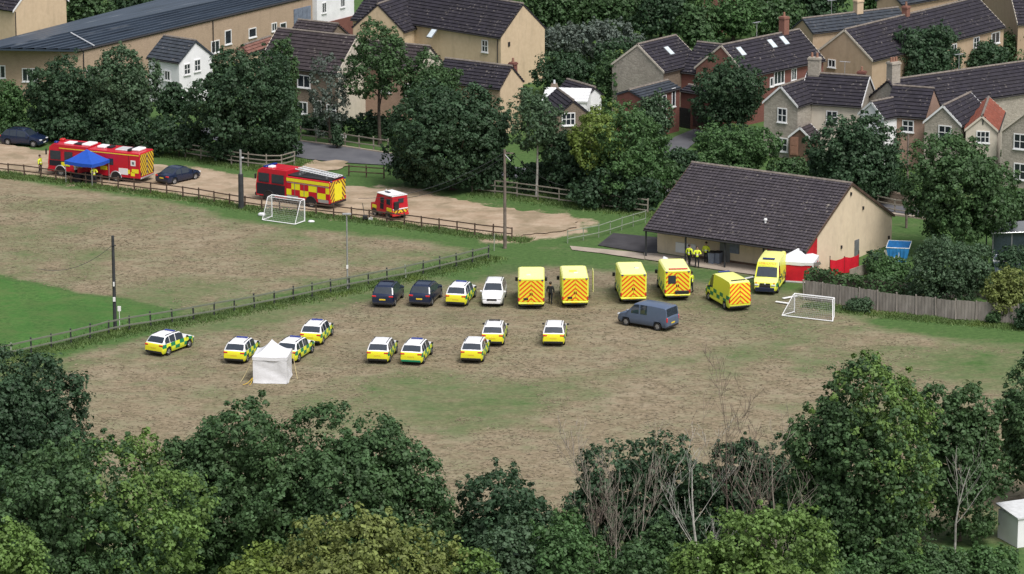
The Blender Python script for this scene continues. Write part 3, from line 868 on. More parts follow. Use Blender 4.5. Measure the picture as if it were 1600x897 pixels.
# terrace along the road
h = long_house('stone_terrace_house', 'brown roofed stone terrace house behind the thin trees, left end of the terrace', (402, 101), (527, 115), (557, 57), 5.0, 40, 'brown_stone', 'roof_brown', over=.25, og=.08, barge='pale_wall', mats_gable='pale_wall')
h.win('front', 475, 127, 1.5, 1.25, 2, 1); h.win('front', 470, 168, 1.6, 1.2, 3, 1); h.win('front', 497, 172, .9, 1.9, 1, 1, name='door'); h.win('front', 440, 125, 1.2, 1.2)
h.win('front', 518, 172, 1.1, 1.1, 2, 2)
h = long_house('stone_terrace_house', 'brown stone terrace house with white windows behind the tall ash tree', (534, 100), (652, 112), (719, 77), 4.9, 38, 'pink_brick', 'roof_brown', over=.2, og=.08, mats_gable='pale_wall')
h.win('front', 552, 129, 1.1, 1.2, 2, 1); h.win('front', 552, 181, 1.1, 1.1, 2, 2); h.win('front', 603, 135, 1.1, 1.2, 2, 1); h.door('front', 621, 190, 1.0, 2.0, 'garage_brown'); h.win('front', 640, 140, 1.0, 1.2, 2, 1)
h = long_house('cream_terrace_house', 'cream gabled terrace house nearest the white glass roof, right end of the terrace', (676, 126), (781, 139), (803, 104), 4.6, 40, 'tan_wall', 'roof_dark', over=.2, og=.08, mats_gable='cream_render')
h.chimney(.93, .6, .6, 1.0, 'red_brick', yfrac=.72, pots=1); h.win('front', 700, 150, 1.0, 1.1)
h = long_house('grey_roof_extension', 'dark roofed house behind the stone terrace ridge, below the roller door', (448, 57), (511, 64), (497, 34), 4.4, 34, 'brown_stone', 'roof_brown', over=.15)
h = gable_house('red_tiled_porch', 'small house with rust red roof and pale gable behind the big dark tree', (366, 82), (388, 84), 4.0, 42, 6, 'cream_render', 'roof_rust', og=.06, over=.12)
h = long_house('white_slate_house', 'white house with slate roof and timber gable between the left trees', (229, 90), (279, 98), (309, 64), 4.4, 36, 'white_render', 'roof_slate', over=.15, og=.1, barge='roof_slate', mats_gable='white_render')
h.win('g2', 292, 108, .9, 1.1, 2, 2); h.win('g2', 308, 102, .9, 1.2, 2, 2); h.win('front', 262, 118, .8, 1.0)
# white glass roof and little houses beyond
h = long_house('white_glass_roof', 'white corrugated glasshouse roof between the terrace and the hedge', (846, 158), (918, 160), (912, 140), 2.4, 12, 'white_render', 'white_upvc', over=.1, course=.7, gutter=False, cat='greenhouse')
h = gable_house('dark_dormer_house', 'small dark roofed house with white windows behind the birch tree', (866, 184), (926, 181), 3.6, 40, 6, 'brown_stone', 'roof_dark', og=.08, over=.1)
h.win('g1', 888, 186, 1.3, 1.2, 3, 2); h.win('g1', 888, 222, 1.3, 1.5, 3, 2)
h = gable_house('white_bargeboard_house', 'pale gable end beside the white glass roof, left of the leafy tree', (918, 150), (942, 147), 2.4, 40, 5, 'white_render', 'roof_dark', over=.1)
m = MB(); m.add([(-.75, -.6, 0), (.75, -.6, 0), (.75, .6, 0), (-.75, .6, 0), (-.7, -.55, 1.7), (.7, -.55, 1.7), (.7, .55, 1.7), (-.7, .55, 1.7), (-.28, -.25, 2.9), (.28, -.25, 2.9), (.28, .25, 2.9), (-.28, .25, 2.9)],
                [(0, 1, 5, 4), (1, 2, 6, 5), (2, 3, 7, 6), (3, 0, 4, 7), (4, 5, 9, 8), (5, 6, 10, 9), (6, 7, 11, 10), (7, 4, 8, 11), (8, 9, 10, 11)])
m.tube([(0, 0, 2.9), (0, 0, 3.25)], [.13, .1], 8, 1)
o = obj('stone_stack', m, ['brown_stone', 'lamp_glass'], None, loc=G(866, 176)); tag(o, 'tapering dark chimney stack standing before the white glass roof', 'chimney')

# ------------------------------------------------------------------ houses, right
h = long_house('brick_house', 'long brick house with three roof windows and red gable, upper right', (1168, 120), (1290, 94), (1125, 71), 4.8, 38, 'red_brick', 'roof_dark', over=.2, og=.08, barge='pale_wall', mats_gable='orange_brick')
for px, py in ((1157.6, 81), (1206, 69), (1225, 64)): h.skylight(px, py)
h.win('front', 1176, 128, .9, 1.2); h.win('front', 1217, 121, 1.6, 1.3, 3, 1); h.win('front', 1240, 116, .8, 1.2); h.win('front', 1205, 128, .5, .9, 1, 1)
h.chimney(.80, .75, .7, 1.6, 'orange_brick', pots=1); h.aerial(.45)
h = long_house('grey_gable_house', 'house with stone gable and one roof window left of the red gable', (1038, 113), (1098, 98), (998, 69), 4.6, 36, 'brown_stone', 'roof_dark', over=.15, og=.08, barge='pale_wall', mats_gable='grey_stone')
h.skylight(1045, 80)
h = long_house('dark_roof_link', 'dark tiled link roof joining the stone gable and the red brick gable', (1062, 112), (1112, 118), (1120, 69), 4.2, 36, 'red_brick', 'roof_dark', over=.15)
h = long_house('brick_garage_block', 'low red brick block with white windows and dark garage doors', (1003, 153), (1064, 137), (1056, 122), 4.2, 20, 'red_brick', 'roof_slate', over=.1, og=.08)
h.win('front', 1024.6, 159, .75, 1.7, 1, 2); h.win('front', 1037, 166, .75, 2.2, 1, 2); h.win('front', 1052, 152, .6, 1.8, 1, 1)
h = long_house('garage', 'red brick garage with two dark doors at the top of the driveway', (1062, 141), (1116, 150), (1110, 138), 3.6, 14, 'red_brick', 'roof_dark', over=.1, og=.05, cat='garage')
h.door('front', 1070, 184, 1.4, 1.9, 'black_plastic', 'garage_door'); h.door('front', 1096, 184, 2.0, 1.9, 'garage_brown', 'garage_door')
# stone house on the right
h = long_house('stone_house', 'grey stone house with twin chimney and dark tiled roof behind the clubhouse', (1247, 160), (1346, 167), (1361, 120), 4.9, 40, 'pale_wall', 'roof_dark', over=.2, og=.1, barge='white_upvc', mats_gable='grey_stone')
h.chimney(.12, 1.1, .7, 1.5, 'grey_stone', pots=2); h.win('front', 1300, 183, 1.1, 1.2, 2, 2)
h.chimney(.82, .7, .6, 1.2, 'red_brick', pots=1, yfrac=.7); h.aerial(.6, 1.3)
h = gable_house('stone_front_wing', 'grey stone gabled wing with white bargeboards and porch, behind the clubhouse roof', (1191, 160), (1247, 167), 5.0, 42, 7, 'grey_stone', 'roof_dark', over=.12, og=.15, barge='white_upvc')
h.win('g1', 1222.5, 180, 1.0, 1.35, 2, 2); h.win('g1', 1222.5, 226, 1.15, 1.3, 2, 2)
h = gable_house('timber_porch', 'small tiled porch with timber door at the stone house', (1231, 214), (1268, 218), 2.3, 40, 2.2, 'timber', 'roof_brown', over=.1, og=.1, barge='white_upvc', cat='porch')
h.door('g1', 1241, 228, .8, 1.7, 'pot')
# tan gabled long house
h = long_house('tan_house', 'tan gabled house with long dark roof and brick chimney, top right', (1364, 95), (1571, 42), (1317, 47), 4.8, 38, 'tan_wall', 'roof_dark', over=.15, og=.08, barge='pale_wall', mats_gable='tan_wall')
h.win('front', 1555, 59, 1.6, 1.2, 2, 1); h.win('front', 1525, 66, 1.1, 1.1, 2, 2); h.win('g1', 1300, 99, .9, .8); h.chimney(.45, .6, .6, .9, 'orange_brick', pots=1); h.win('front', 1490, 76, 1.0, 1.0, 2, 1)
h = long_house('slate_roof_house', 'slate roofed house with cream chimney behind the tan gable', (1270, 52), (1420, 34), (1400, 12), 4.6, 34, 'tan_wall', 'roof_slate', over=.15)
h.chimney(.58, .8, .7, 1.3, 'cream_render', pots=1); h.aerial(.3)
h = long_house('far_roof_house', 'dark roof at the very top edge behind the tan house', (1410, 8), (1500, -8), (1480, -30), 4.6, 34, 'tan_wall', 'roof_slate', over=.15)
h = gable_house('tan_end_house', 'tan gable end with dark roof in the top right corner', (1534, 2), (1590, 38), 4.8, 40, 12, 'tan_wall', 'roof_dark', over=.1, og=.08, barge='pale_wall')
# row of gables on the right edge
h = long_house('slate_ridge_house', 'long dark tiled roof behind the row of gables at the right edge', (1420, 172), (1640, 140), (1600, 96), 5.0, 36, 'grey_stone', 'roof_dark', over=.15, og=.1)
h.chimney(.04, 1.0, .8, 1.7, 'grey_stone', pots=3, yfrac=.5); h.aerial(.5)
h = gable_house('white_gable_house', 'white rendered gabled house behind the dark tree, right of the stone house', (1340, 178), (1381, 186), 4.8, 40, 6, 'white_render', 'roof_dark', over=.12, og=.12, barge='white_upvc')
h.win('g1', 1353, 191, .9, 1.0, 2, 2); h.win('g1', 1372, 190, .5, 1.2, 1, 2)
h = long_house('brown_link_house', 'pinkish brown link between the white gable and the grey stone gable', (1381, 180), (1446, 185), (1430, 136), 4.8, 40, 'pink_brick', 'roof_dark', over=.1, og=.05)
h.win('front', 1419, 197, 1.1, 1.1, 2, 2); h.win('front', 1393, 195, .6, 1.9, 1, 2)
h = gable_house('stone_gable_house', 'grey stone gable with white bargeboards and cross shaped iron tie', (1442, 191), (1503, 197), 4.8, 42, 7, 'grey_stone', 'roof_dark', over=.12, og=.14, barge='white_upvc')
h.win('g1', 1476.6, 207, 1.25, 1.3, 2, 2)
h = gable_house('cream_gable_house', 'cream gable with red tiled roof at the right edge', (1507, 203), (1560, 205), 4.7, 41, 9, 'pale_wall', 'roof_red', over=.12, og=.14, barge='pale_wall')
h.win('g1', 1536, 214, 1.2, 1.1, 3, 2); p = h.hit('g1', 1536, 186); m = MB(); m.box(-.05, .05, -.05, 0, -.5, .5); m.box(-.25, .25, -.05, 0, .1, .2); obj('iron_tie', m, 'pipe', h.root, loc=p, rotz=-math.pi / 2)
h = gable_house('stone_end_house', 'grey stone house cut by the right edge, below the red roof', (1563, 205), (1650, 214), 5.0, 40, 8, 'grey_stone', 'roof_red', over=.12, og=.14, barge='pale_wall')
h.win('g1', 1594, 221, 1.2, 1.4, 2, 2); h.win('g1', 1594, 268, 1.2, 1.5, 2, 2)
h = gable_house('red_brick_house', 'red brick wall glimpsed through the trees at the top edge', (1098, -14), (1126, -12), 5.0, 35, 6, 'orange_brick', 'roof_dark', over=.1)
# garden walls along the road
def garden_wall(pts, hgt, mat, label):
    P = [G(*q) for q in pts]; root = P[0]; m = MB()
    for a, b_ in zip(P[:-1], P[1:]):
        d = (b_ - a).normalized(); nrm = Vector((-d.y, d.x, 0)) * .2; a, b_ = a - root, b_ - root
        m.zprism([(a - nrm)[:2], (b_ - nrm)[:2], (b_ + nrm)[:2], (a + nrm)[:2]], -.2, hgt)
    o = obj('garden_wall', m, mat, None, loc=root); tag(o, label, 'wall'); 
    cb = MB()
    for a, b_ in zip(P[:-1], P[1:]):
        L = (b_ - a).length; k = int(L / .42); d = (b_ - a).normalized(); nrm = Vector((-d.y, d.x, 0))
        for i in range(k):
            c = a.lerp(b_, (i + .5) / k) - root; w = .19; hh = hgt + random.uniform(.12, .26)
            cb.zprism([(c - d * w - nrm * .22)[:2], (c + d * w - nrm * .22)[:2], (c + d * w + nrm * .22)[:2], (c - d * w + nrm * .22)[:2]], hgt + .003, hh)
    q = obj('coping_stone', cb, mat, o); stuff(q)
garden_wall([(1338, 312), (1400, 319), (1450, 326)], .9, 'brown_stone', 'brown stone wall on the far side of the road behind the clubhouse gable')
garden_wall([(1556, 336), (1600, 341), (1660, 347)], 1.1, 'brown_stone', 'brown stone wall along the road at the right edge')
garden_wall([(1000, 292), (1060, 298)], .8, 'grey_stone', 'low stone wall at the foot of the conifer hedge above the clubhouse')
# ------------------------------------------------------------------ fences
def resample(pts, step):
    out = [pts[0]]; acc = 0.0
    for a, b in zip(pts[:-1], pts[1:]):
        L = (b - a).length; t = step - acc
        while t <= L:
            out.append(a.lerp(b, t / L)); t += step
        acc = (acc + L) % step
    return out
def post_rail(pts_px, step, ph, rails, mat, label, pw=0.12, rw=(0.05, 0.10), group=None, seed=1, pmat=None, name='post_and_rail_fence', cap=False, pale=0.0, pale_mat='rail_pale'):
    r = random.Random(seed)
    P = resample([G(*q) for q in pts_px], step)
    root = thing(name, label, 'fence', P[0], 0, group)
    mb = MB(); mb.rbox(-pw / 2, pw / 2, -pw / 2, pw / 2, -0.15, ph, 0.015)
    pm = mb.mesh('post', pmat or mat)
    pm2 = mb.mesh('post', pale_mat)
    mr = MB(); mr.rbox(0, 1, -rw[0] / 2, rw[0] / 2, -rw[1] / 2, rw[1] / 2, 0.008)
    rm = mr.mesh('rail', mat)
    for i, p in enumerate(P):
        o = link('post', pm2 if r.random() < pale else pm, root, p - P[0], r.uniform(-.2, .2))
        o.rotation_euler = (r.gauss(0, .025), r.gauss(0, .025), r.uniform(-.2, .2))
        o.scale.z = r.uniform(0.93, 1.08)
    for i in range(len(P) - 1):
        for h in rails:
            a = P[i] - P[0] + Vector((0, 0, h + r.uniform(-.025, .025))); b = P[i + 1] - P[0] + Vector((0, 0, h + r.uniform(-.025, .025)))
            d = b - a; o = link('rail', rm, root, a - Vector((-d.y, d.x, 0)).normalized() * (pw / 2 + 0.02) * 1)
            o.scale = (d.length * 0.995, 1, 1)
            o.rotation_euler = (0, -math.asin(d.z / d.length), math.atan2(d.y, d.x))
    return root
FA = post_rail(FENCE_A, 1.75, 1.1, (0.5, 0.98), 'rail_brown', 'brown post and rail fence along the sandy track, in front of the fire engines', seed=2)
FB = post_rail(FENCE_B, 1.9, 1.15, (0.45, 1.02), 'rail_green', 'long weathered green rail fence running diagonally between the two fields', seed=3, pmat='dark_pole', pale=0.12, rw=(0.05, 0.13))
FC = post_rail(FENCE_C, 1.9, 1.35, (0.45, 0.85, 1.25), 'rail_grey', 'grey wooden rail fence under the dark trees behind the long red command truck', seed=4)
FE = post_rail(FENCE_E, 2.2, 1.35, (0.3, 0.8, 1.25), 'rail_grey', 'grey wooden rail fence under the trees left of the clubhouse roof', seed=5)
post_rail([(470, 219), (520, 225), (570, 233), (624, 241)], 1.7, 1.3, (0.5, 1.15), 'rail_grey', 'wooden garden fence across the tarmac road, below the brick terrace', seed=6)
post_rail([(887, 380), (935, 371), (985, 355), (1020, 345)], 1.7, 1.15, (0.4, 1.05), 'rail_pale', 'pale green metal handrail sloping up to the left end of the clubhouse', pw=0.07, rw=(0.06, 0.06), seed=7, name='metal_railing', pmat='rail_pale')
post_rail([(545, 275), (560, 276), (600, 279), (622, 282)], 1.7, 1.1, (0.45, 0.95), 'rail_brown', 'short broken dark rail fence on the grass bank behind the fire engine', seed=8)
post_rail([(1345, 322), (1400, 333), (1470, 342), (1560, 352)], 1.9, 1.3, (0.3, 0.75, 1.2), 'rail_grey', 'wooden fence between the clubhouse gable and the road', seed=9)

# closeboard fence on the right
def board_fence(pts_px, label, ph=1.55, bay=1.62, seed=3):
    r = random.Random(seed)
    P = resample([G(*q) for q in pts_px], bay)
    root = thing('closeboard_fence', label, 'fence', P[0])
    n = NT('fence_board'); f = n.noise(2.0, 4, 0.6, n.mapv((1.6, 1.6, 0.25)))
    col = n.mix(n.ramp(f, 0.3, 0.7), (0.15, 0.135, 0.12), (0.31, 0.285, 0.26))
    col = n.mix(n.math('MULTIPLY', n.rnd(), 0.35), col, (0.30, 0.27, 0.24)); n.done(col, 0.9, spec=0.15)
    pb = MB(); pb.rbox(-.06, .06, -.06, .06, -.1, ph + .1, .012); pm = pb.mesh('post', 'fence_board')
    ms = []
    for v in range(3):
        mb = MB(); k = 11
        for i in range(k):
            x0 = i / k; x1 = (i + 1.12) / k if i < k - 1 else 1.0
            t = r.uniform(-.03, .03); yo = -0.012 if i % 2 else 0.010
            mb.box(x0 + .003, x1 - .006, yo - .012, yo + .012, 0.04 + r.uniform(-.02, .02), ph + t)
        ms.append(mb.mesh('panel', 'fence_board'))
    for i, p in enumerate(P):
        o = link('post', pm, root, p - P[0]); o.rotation_euler = (r.gauss(0, .02), r.gauss(0, .02), 0)
    for i in range(len(P) - 1):
        d = P[i + 1] - P[i]
        o = link('panel', ms[i % 3], root, P[i] - P[0] + Vector((0, 0, r.uniform(-.05, .05))))
        o.scale = (d.length - .125, 1, r.uniform(.95, 1.05)); o.location += d.normalized() * .0625
        o.rotation_euler = (r.gauss(0, .02), 0, math.atan2(d.y, d.x))
    return root
board_fence([(1256, 468), (1320, 478), (1394, 488), (1507, 501), (1600, 508), (1700, 520)], 'weathered grey closeboard fence at the edge of the field below the hedge')
board_fence([(1468, 468), (1520, 462), (1545, 470), (1600, 478)], 'short closeboard fence behind the yellowing bush on the right', seed=9, ph=1.4)
# ------------------------------------------------------------------ vehicles (local frame: x forward, y left, z up)
def livery_car():
    n = NT('livery_car')
    x = n.xyz('Object'); nr = n.xyz('Normal')
    side = n.math('GREATER_THAN', n.math('ABSOLUTE', nr[1]), 0.62)
    low = n.math('LESS_THAN', x[2], 0.93)
    cx = n.math('FLOOR', n.math('DIVIDE', n.math('ADD', x[0], 10.0), 0.56)); cz = n.math('FLOOR', n.math('DIVIDE', n.math('SUBTRACT', x[2], 0.33), 0.30))
    chk = n.math('MODULO', n.math('ADD', n.math('ADD', cx, cz), 20.0), 2.0)
    yel, grn, wht = (0.74, 0.80, 0.045), (0.012, 0.23, 0.095), (0.76, 0.77, 0.79)
    band = n.math('GREATER_THAN', x[2], 0.36)
    sidec = n.mix(n.math('MULTIPLY', chk, band), yel, grn)
    rear = n.math('LESS_THAN', nr[0], -0.35)
    rearlow = n.math('MULTIPLY', rear, n.math('LESS_THAN', x[2], 0.98))
    col = n.mix(n.math('MULTIPLY', side, low), wht, sidec)
    col = n.mix(rearlow, col, (0.78, 0.74, 0.03))
    n.done(col, 0.3, spec=0.5)
livery_car()
def livery_van():
    n = NT('livery_van')
    x = n.xyz('Object'); nr = n.xyz('Normal')
    side = n.math('GREATER_THAN', n.math('ABSOLUTE', nr[1]), 0.62)
    cx = n.math('FLOOR', n.math('DIVIDE', n.math('ADD', x[0], 10.0), 0.62)); cz = n.math('FLOOR', n.math('DIVIDE', n.math('SUBTRACT', x[2], 0.62), 0.31))
    chk = n.math('MODULO', n.math('ADD', n.math('ADD', cx, cz), 20.0), 2.0)
    band = n.math('MULTIPLY', n.math('GREATER_THAN', x[2], 0.62), n.math('LESS_THAN', x[2], 1.24))
    yel, grn = (0.76, 0.80, 0.07), (0.012, 0.22, 0.095)
    col = n.mix(n.math('MULTIPLY', n.math('MULTIPLY', chk, band), side), yel, grn)
    top = n.math('GREATER_THAN', nr[2], 0.6)  # upward faces painted paler, imitating overexposed light on the roof
    col = n.mix(top, col, (0.79, 0.80, 0.25))
    n.done(col, 0.35, spec=0.45)
livery_van()
def chevrons(key, pitch, duty, c1, c2, slope=0.9):
    n = NT(key)
    x = n.xyz('Object')
    v = n.math('FRACT', n.math('DIVIDE', n.math('ADD', n.math('ADD', x[2], n.math('MULTIPLY', n.math('ABSOLUTE', x[1]), slope)), 10.0), pitch))
    f = n.math('LESS_THAN', v, duty)
    dirt = n.ramp(n.noise(2.2, 3), 0.6, 0.75)
    col = n.mix(f, c1, c2)
    col = n.mix(n.math('MULTIPLY', dirt, 0.25), col, (0.30, 0.26, 0.12))
    n.done(col, 0.4)
chevrons('chevron_amb', 0.36, 0.46, (0.80, 0.70, 0.04), (0.72, 0.11, 0.015))
chevrons('chevron_fire', 0.46, 0.42, (0.72, 0.50, 0.03), (0.10, 0.02, 0.03), 1.2)
def checks_fire():
    n = NT('checks_fire')
    x = n.xyz('Object')
    cx = n.math('FLOOR', n.math('DIVIDE', n.math('ADD', x[0], 10.0), 0.92)); cz = n.math('FLOOR', n.math('DIVIDE', n.math('SUBTRACT', x[2], 0.92), 0.53))
    chk = n.math('MODULO', n.math('ADD', n.math('ADD', cx, cz), 20.0), 2.0)
    n.done(n.mix(chk, (0.50, 0.014, 0.03), (0.80, 0.74, 0.02)), 0.35)
checks_fire()

def wheel_meshes(r, w):
    t = MB(); k = 20
    prof = [(r * .62, w / 2 - .01), (r * .93, w / 2), (r, w / 2 - .03), (r, -w / 2 + .03), (r * .93, -w / 2), (r * .62, -w / 2 + .01)]
    for i in range(k):
        a = 2 * math.pi * i / k
        for rr, yy in prof: t.v.append((rr * math.cos(a), yy, rr * math.sin(a)))
    m = len(prof)
    for i in range(k):
        for j in range(m):
            a = i * m + j; b = i * m + (j + 1) % m; c = ((i + 1) % k) * m + (j + 1) % m; d = ((i + 1) % k) * m + j
            t.f.append((a, b, c, d)); t.mi.append(0)
    rim = MB()
    rim.tube([(0, w / 2 - .06, 0), (0, w / 2 - .045, 0)], r * .62, 16)
    rim.tube([(0, -w / 2 + .045, 0), (0, -w / 2 + .06, 0)], r * .62, 16)
    for s in (-1, 1):
        for q in range(5):
            a = 2 * math.pi * q / 5; c, sn = math.cos(a), math.sin(a)
            e = Vector((-sn, 0, c)) * r * .10; d0 = Vector((c, 0, sn)) * r * .05; d1 = Vector((c, 0, sn)) * r * .6
            y0, y1 = s * (w / 2 - .045), s * (w / 2 - .012)
            pts = [d0 - e, d1 - e * .8, d1 + e * .8, d0 + e]
            rim.add([(p.x, y0, p.z) for p in pts] + [(p.x, y1, p.z) for p in pts], [(0, 1, 2, 3), (7, 6, 5, 4), (0, 4, 5, 1), (1, 5, 6, 2), (2, 6, 7, 3), (3, 7, 4, 0)])
    return t.mesh('tyre', 'tyre', 40), rim.mesh('rim', 'rim')
WH = {}
def add_wheels(root, xs, yh, r, w):
    key = (r, w)
    if key not in WH: WH[key] = wheel_meshes(r, w)
    for x in xs:
        for s in (-1, 1):
            o = link('wheel', WH[key][0], root, (x, s * (yh - w / 2), r)); link('rim', WH[key][1], o)

def loft_body(prof, L, W, xw, rw, zbase, sidewin, shield, rearwin, tumble=0.30, end_taper=(0.10, 0.16), zmid=0.62, waist=0.96):
    """prof: list of (t, ztop, zbelt).  Returns dict of MB by part."""
    ts = sorted(set([round(v, 4) for v in np.linspace(0, 1, 57)] + [p[0] for p in prof] + [q for a in sidewin for q in a] + list(shield or ()) + list(rearwin or ())))
    T = [p[0] for p in prof]
    zt = np.interp(ts, T, [p[1] for p in prof]); zb = np.interp(ts, T, [p[2] for p in prof])
    rings = []
    for t, ztop, zbelt in zip(ts, zt, zb):
        x = -L / 2 + L * t
        w = W / 2
        if t < end_taper[0] * 1.0: w *= 1 - 0.10 * ((end_taper[0] - t) / end_taper[0]) ** 2
        if t > 1 - end_taper[1]: w *= 1 - 0.20 * ((t - 1 + end_taper[1]) / end_taper[1]) ** 2
        zbot = zbase
        for q in xw:
            d = abs(x - q); ra = rw * 1.18
            if d < ra: zbot = max(zbot, rw + math.sqrt(ra * ra - d * d) * .98)
        if t < .04: zbot = max(zbot, zbase + .10 * (1 - t / .04))
        if t > .95: zbot = max(zbot, zbase + .10 * (t - .95) / .05)
        zbl = min(zbelt, ztop - .05)
        zm = min(max(zmid, zbot + .03), max(zbl - .02, zbot + .02))
        zbl = max(zbl, zm + .02)
        zb1 = min(zbot + .14, zm - .01) if zm - zbot > .05 else zbot + .01
        wr = w * waist - tumble * max(0.0, ztop - .05 - zbl)
        zte = max(ztop - .05, zbl + .01)
        half = [(w * .90, zbot), (w * .985, zb1), (w, zm), (w * waist, zbl), (wr, zte), (wr * .88, max(ztop, zte + .015)), (0, max(ztop, zte + .015) + .02)]
        ring = [(x, y, z) for y, z in half] + [(x, -y, z) for y, z in half[-2::-1]]
        rings.append(ring)
    P = {}; V = {}
    def put(part, pts):
        if part not in P: P[part] = MB(); V[part] = {}
        mb, ix = P[part], V[part]; f = []
        for key, p in pts:
            if key not in ix: ix[key] = len(mb.v); mb.v.append(p)
            f.append(ix[key])
        mb.f.append(tuple(f)); mb.mi.append(0)
    n = len(rings[0])
    for i in range(len(rings) - 1):
        tm = (ts[i] + ts[i + 1]) / 2
        for j in range(n - 1):
            jj = min(j, n - 2 - j)
            part = 'body'
            tall = rings[i][4][2] - rings[i][3][2] > .12 and rings[i + 1][4][2] - rings[i + 1][3][2] > .12
            if jj == 3 and tall and any(a < tm < b for a, b in sidewin): part = ('side_window', j < n // 2, next(q for q, (a, b) in enumerate(sidewin) if a < tm < b))
            if jj == 5 and shield and shield[0] < tm < shield[1]: part = 'windscreen'
            if jj == 5 and rearwin and rearwin[0] < tm < rearwin[1]: part = 'rear_window'
            put(part, [((i, j), rings[i][j]), ((i, j + 1), rings[i][j + 1]), ((i + 1, j + 1), rings[i + 1][j + 1]), ((i + 1, j), rings[i + 1][j])])
    put('body', [((0, j), rings[0][j]) for j in range(n)][::-1])
    put('body', [((len(rings) - 1, j), rings[-1][j]) for j in range(n)])
    return P, (ts, zt)

PROFILES = {
    'suv': dict(prof=[(0, .78, .78), (.012, .96, .96), (.03, 1.02, 1.00), (.045, 1.05, 1.00), (.13, 1.52, 1.00), (.20, 1.60, .99), (.38, 1.63, .97), (.55, 1.58, .95), (.60, 1.53, .95), (.735, 1.06, .95), (.80, 1.03, .95), (.92, .93, .88), (.965, .80, .78), (.985, .66, .66), (1, .50, .50)],
                sidewin=[(.105, .225), (.24, .41), (.43, .64)], shield=(.605, .73), rearwin=(.05, .128)),
    'estate': dict(prof=[(0, .74, .74), (.012, .90, .90), (.03, .95, .94), (.04, .98, .94), (.14, 1.38, .94), (.20, 1.44, .93), (.38, 1.48, .91), (.54, 1.44, .89), (.59, 1.40, .89), (.735, .98, .89), (.80, .95, .88), (.92, .84, .80), (.965, .72, .70), (.985, .6, .6), (1, .46, .46)],
                sidewin=[(.10, .23), (.245, .40), (.42, .63)], shield=(.595, .728), rearwin=(.045, .135)),
    'saloon': dict(prof=[(0, .72, .72), (.012, .90, .88), (.03, .96, .90), (.14, .99, .91), (.30, 1.36, .91), (.36, 1.42, .90), (.47, 1.44, .89), (.55, 1.41, .88), (.60, 1.37, .88), (.735, .95, .87), (.80, .92, .86), (.92, .82, .79), (.965, .70, .68), (.985, .6, .6), (1, .46, .46)],
                sidewin=[(.24, .40), (.42, .62)], shield=(.605, .728), rearwin=(.155, .295)),
    'van': dict(prof=[(0, 1.0, 1.0), (.006, 1.10, 1.10), (.012, 1.14, 1.12), (.035, 1.80, 1.12), (.06, 1.87, 1.12), (.3, 1.92, 1.12), (.60, 1.90, 1.10), (.66, 1.84, 1.10), (.80, 1.14, 1.06), (.85, 1.08, 1.04), (.95, .92, .90), (.975, .78, .76), (.99, .62, .62), (1, .48, .48)],
                sidewin=[(.40, .53), (.56, .71)], shield=(.665, .79), rearwin=(.013, .034)),
    'highvan': dict(prof=[(0, 1.2, 1.2), (.006, 1.3, 1.28), (.012, 1.36, 1.30), (.02, 2.36, 1.30), (.045, 2.48, 1.30), (.3, 2.52, 1.30), (.62, 2.50, 1.30), (.70, 2.36, 1.28), (.745, 2.02, 1.26), (.845, 1.24, 1.18), (.88, 1.16, 1.12), (.96, .98, .96), (.978, .80, .78), (.99, .62, .62), (1, .48, .48)],
                sidewin=[(.64, .76)], shield=(.747, .84), rearwin=None),
}
def place(px, py, theta):
    """theta: heading clockwise from straight away, relative to the line of sight"""
    p = G(px, py); az = math.degrees(math.atan2(p.x, p.y))
    return p, R(90 - (theta + az))
def small_boxes(root, items):
    for name, c, sz, mat in items:
        m = MB(); m.rbox(c[0] - sz[0] / 2, c[0] + sz[0] / 2, c[1] - sz[1] / 2, c[1] + sz[1] / 2, c[2] - sz[2] / 2, c[2] + sz[2] / 2, min(sz) * .25)
        obj(name, m, mat, root)
PROTO = {}
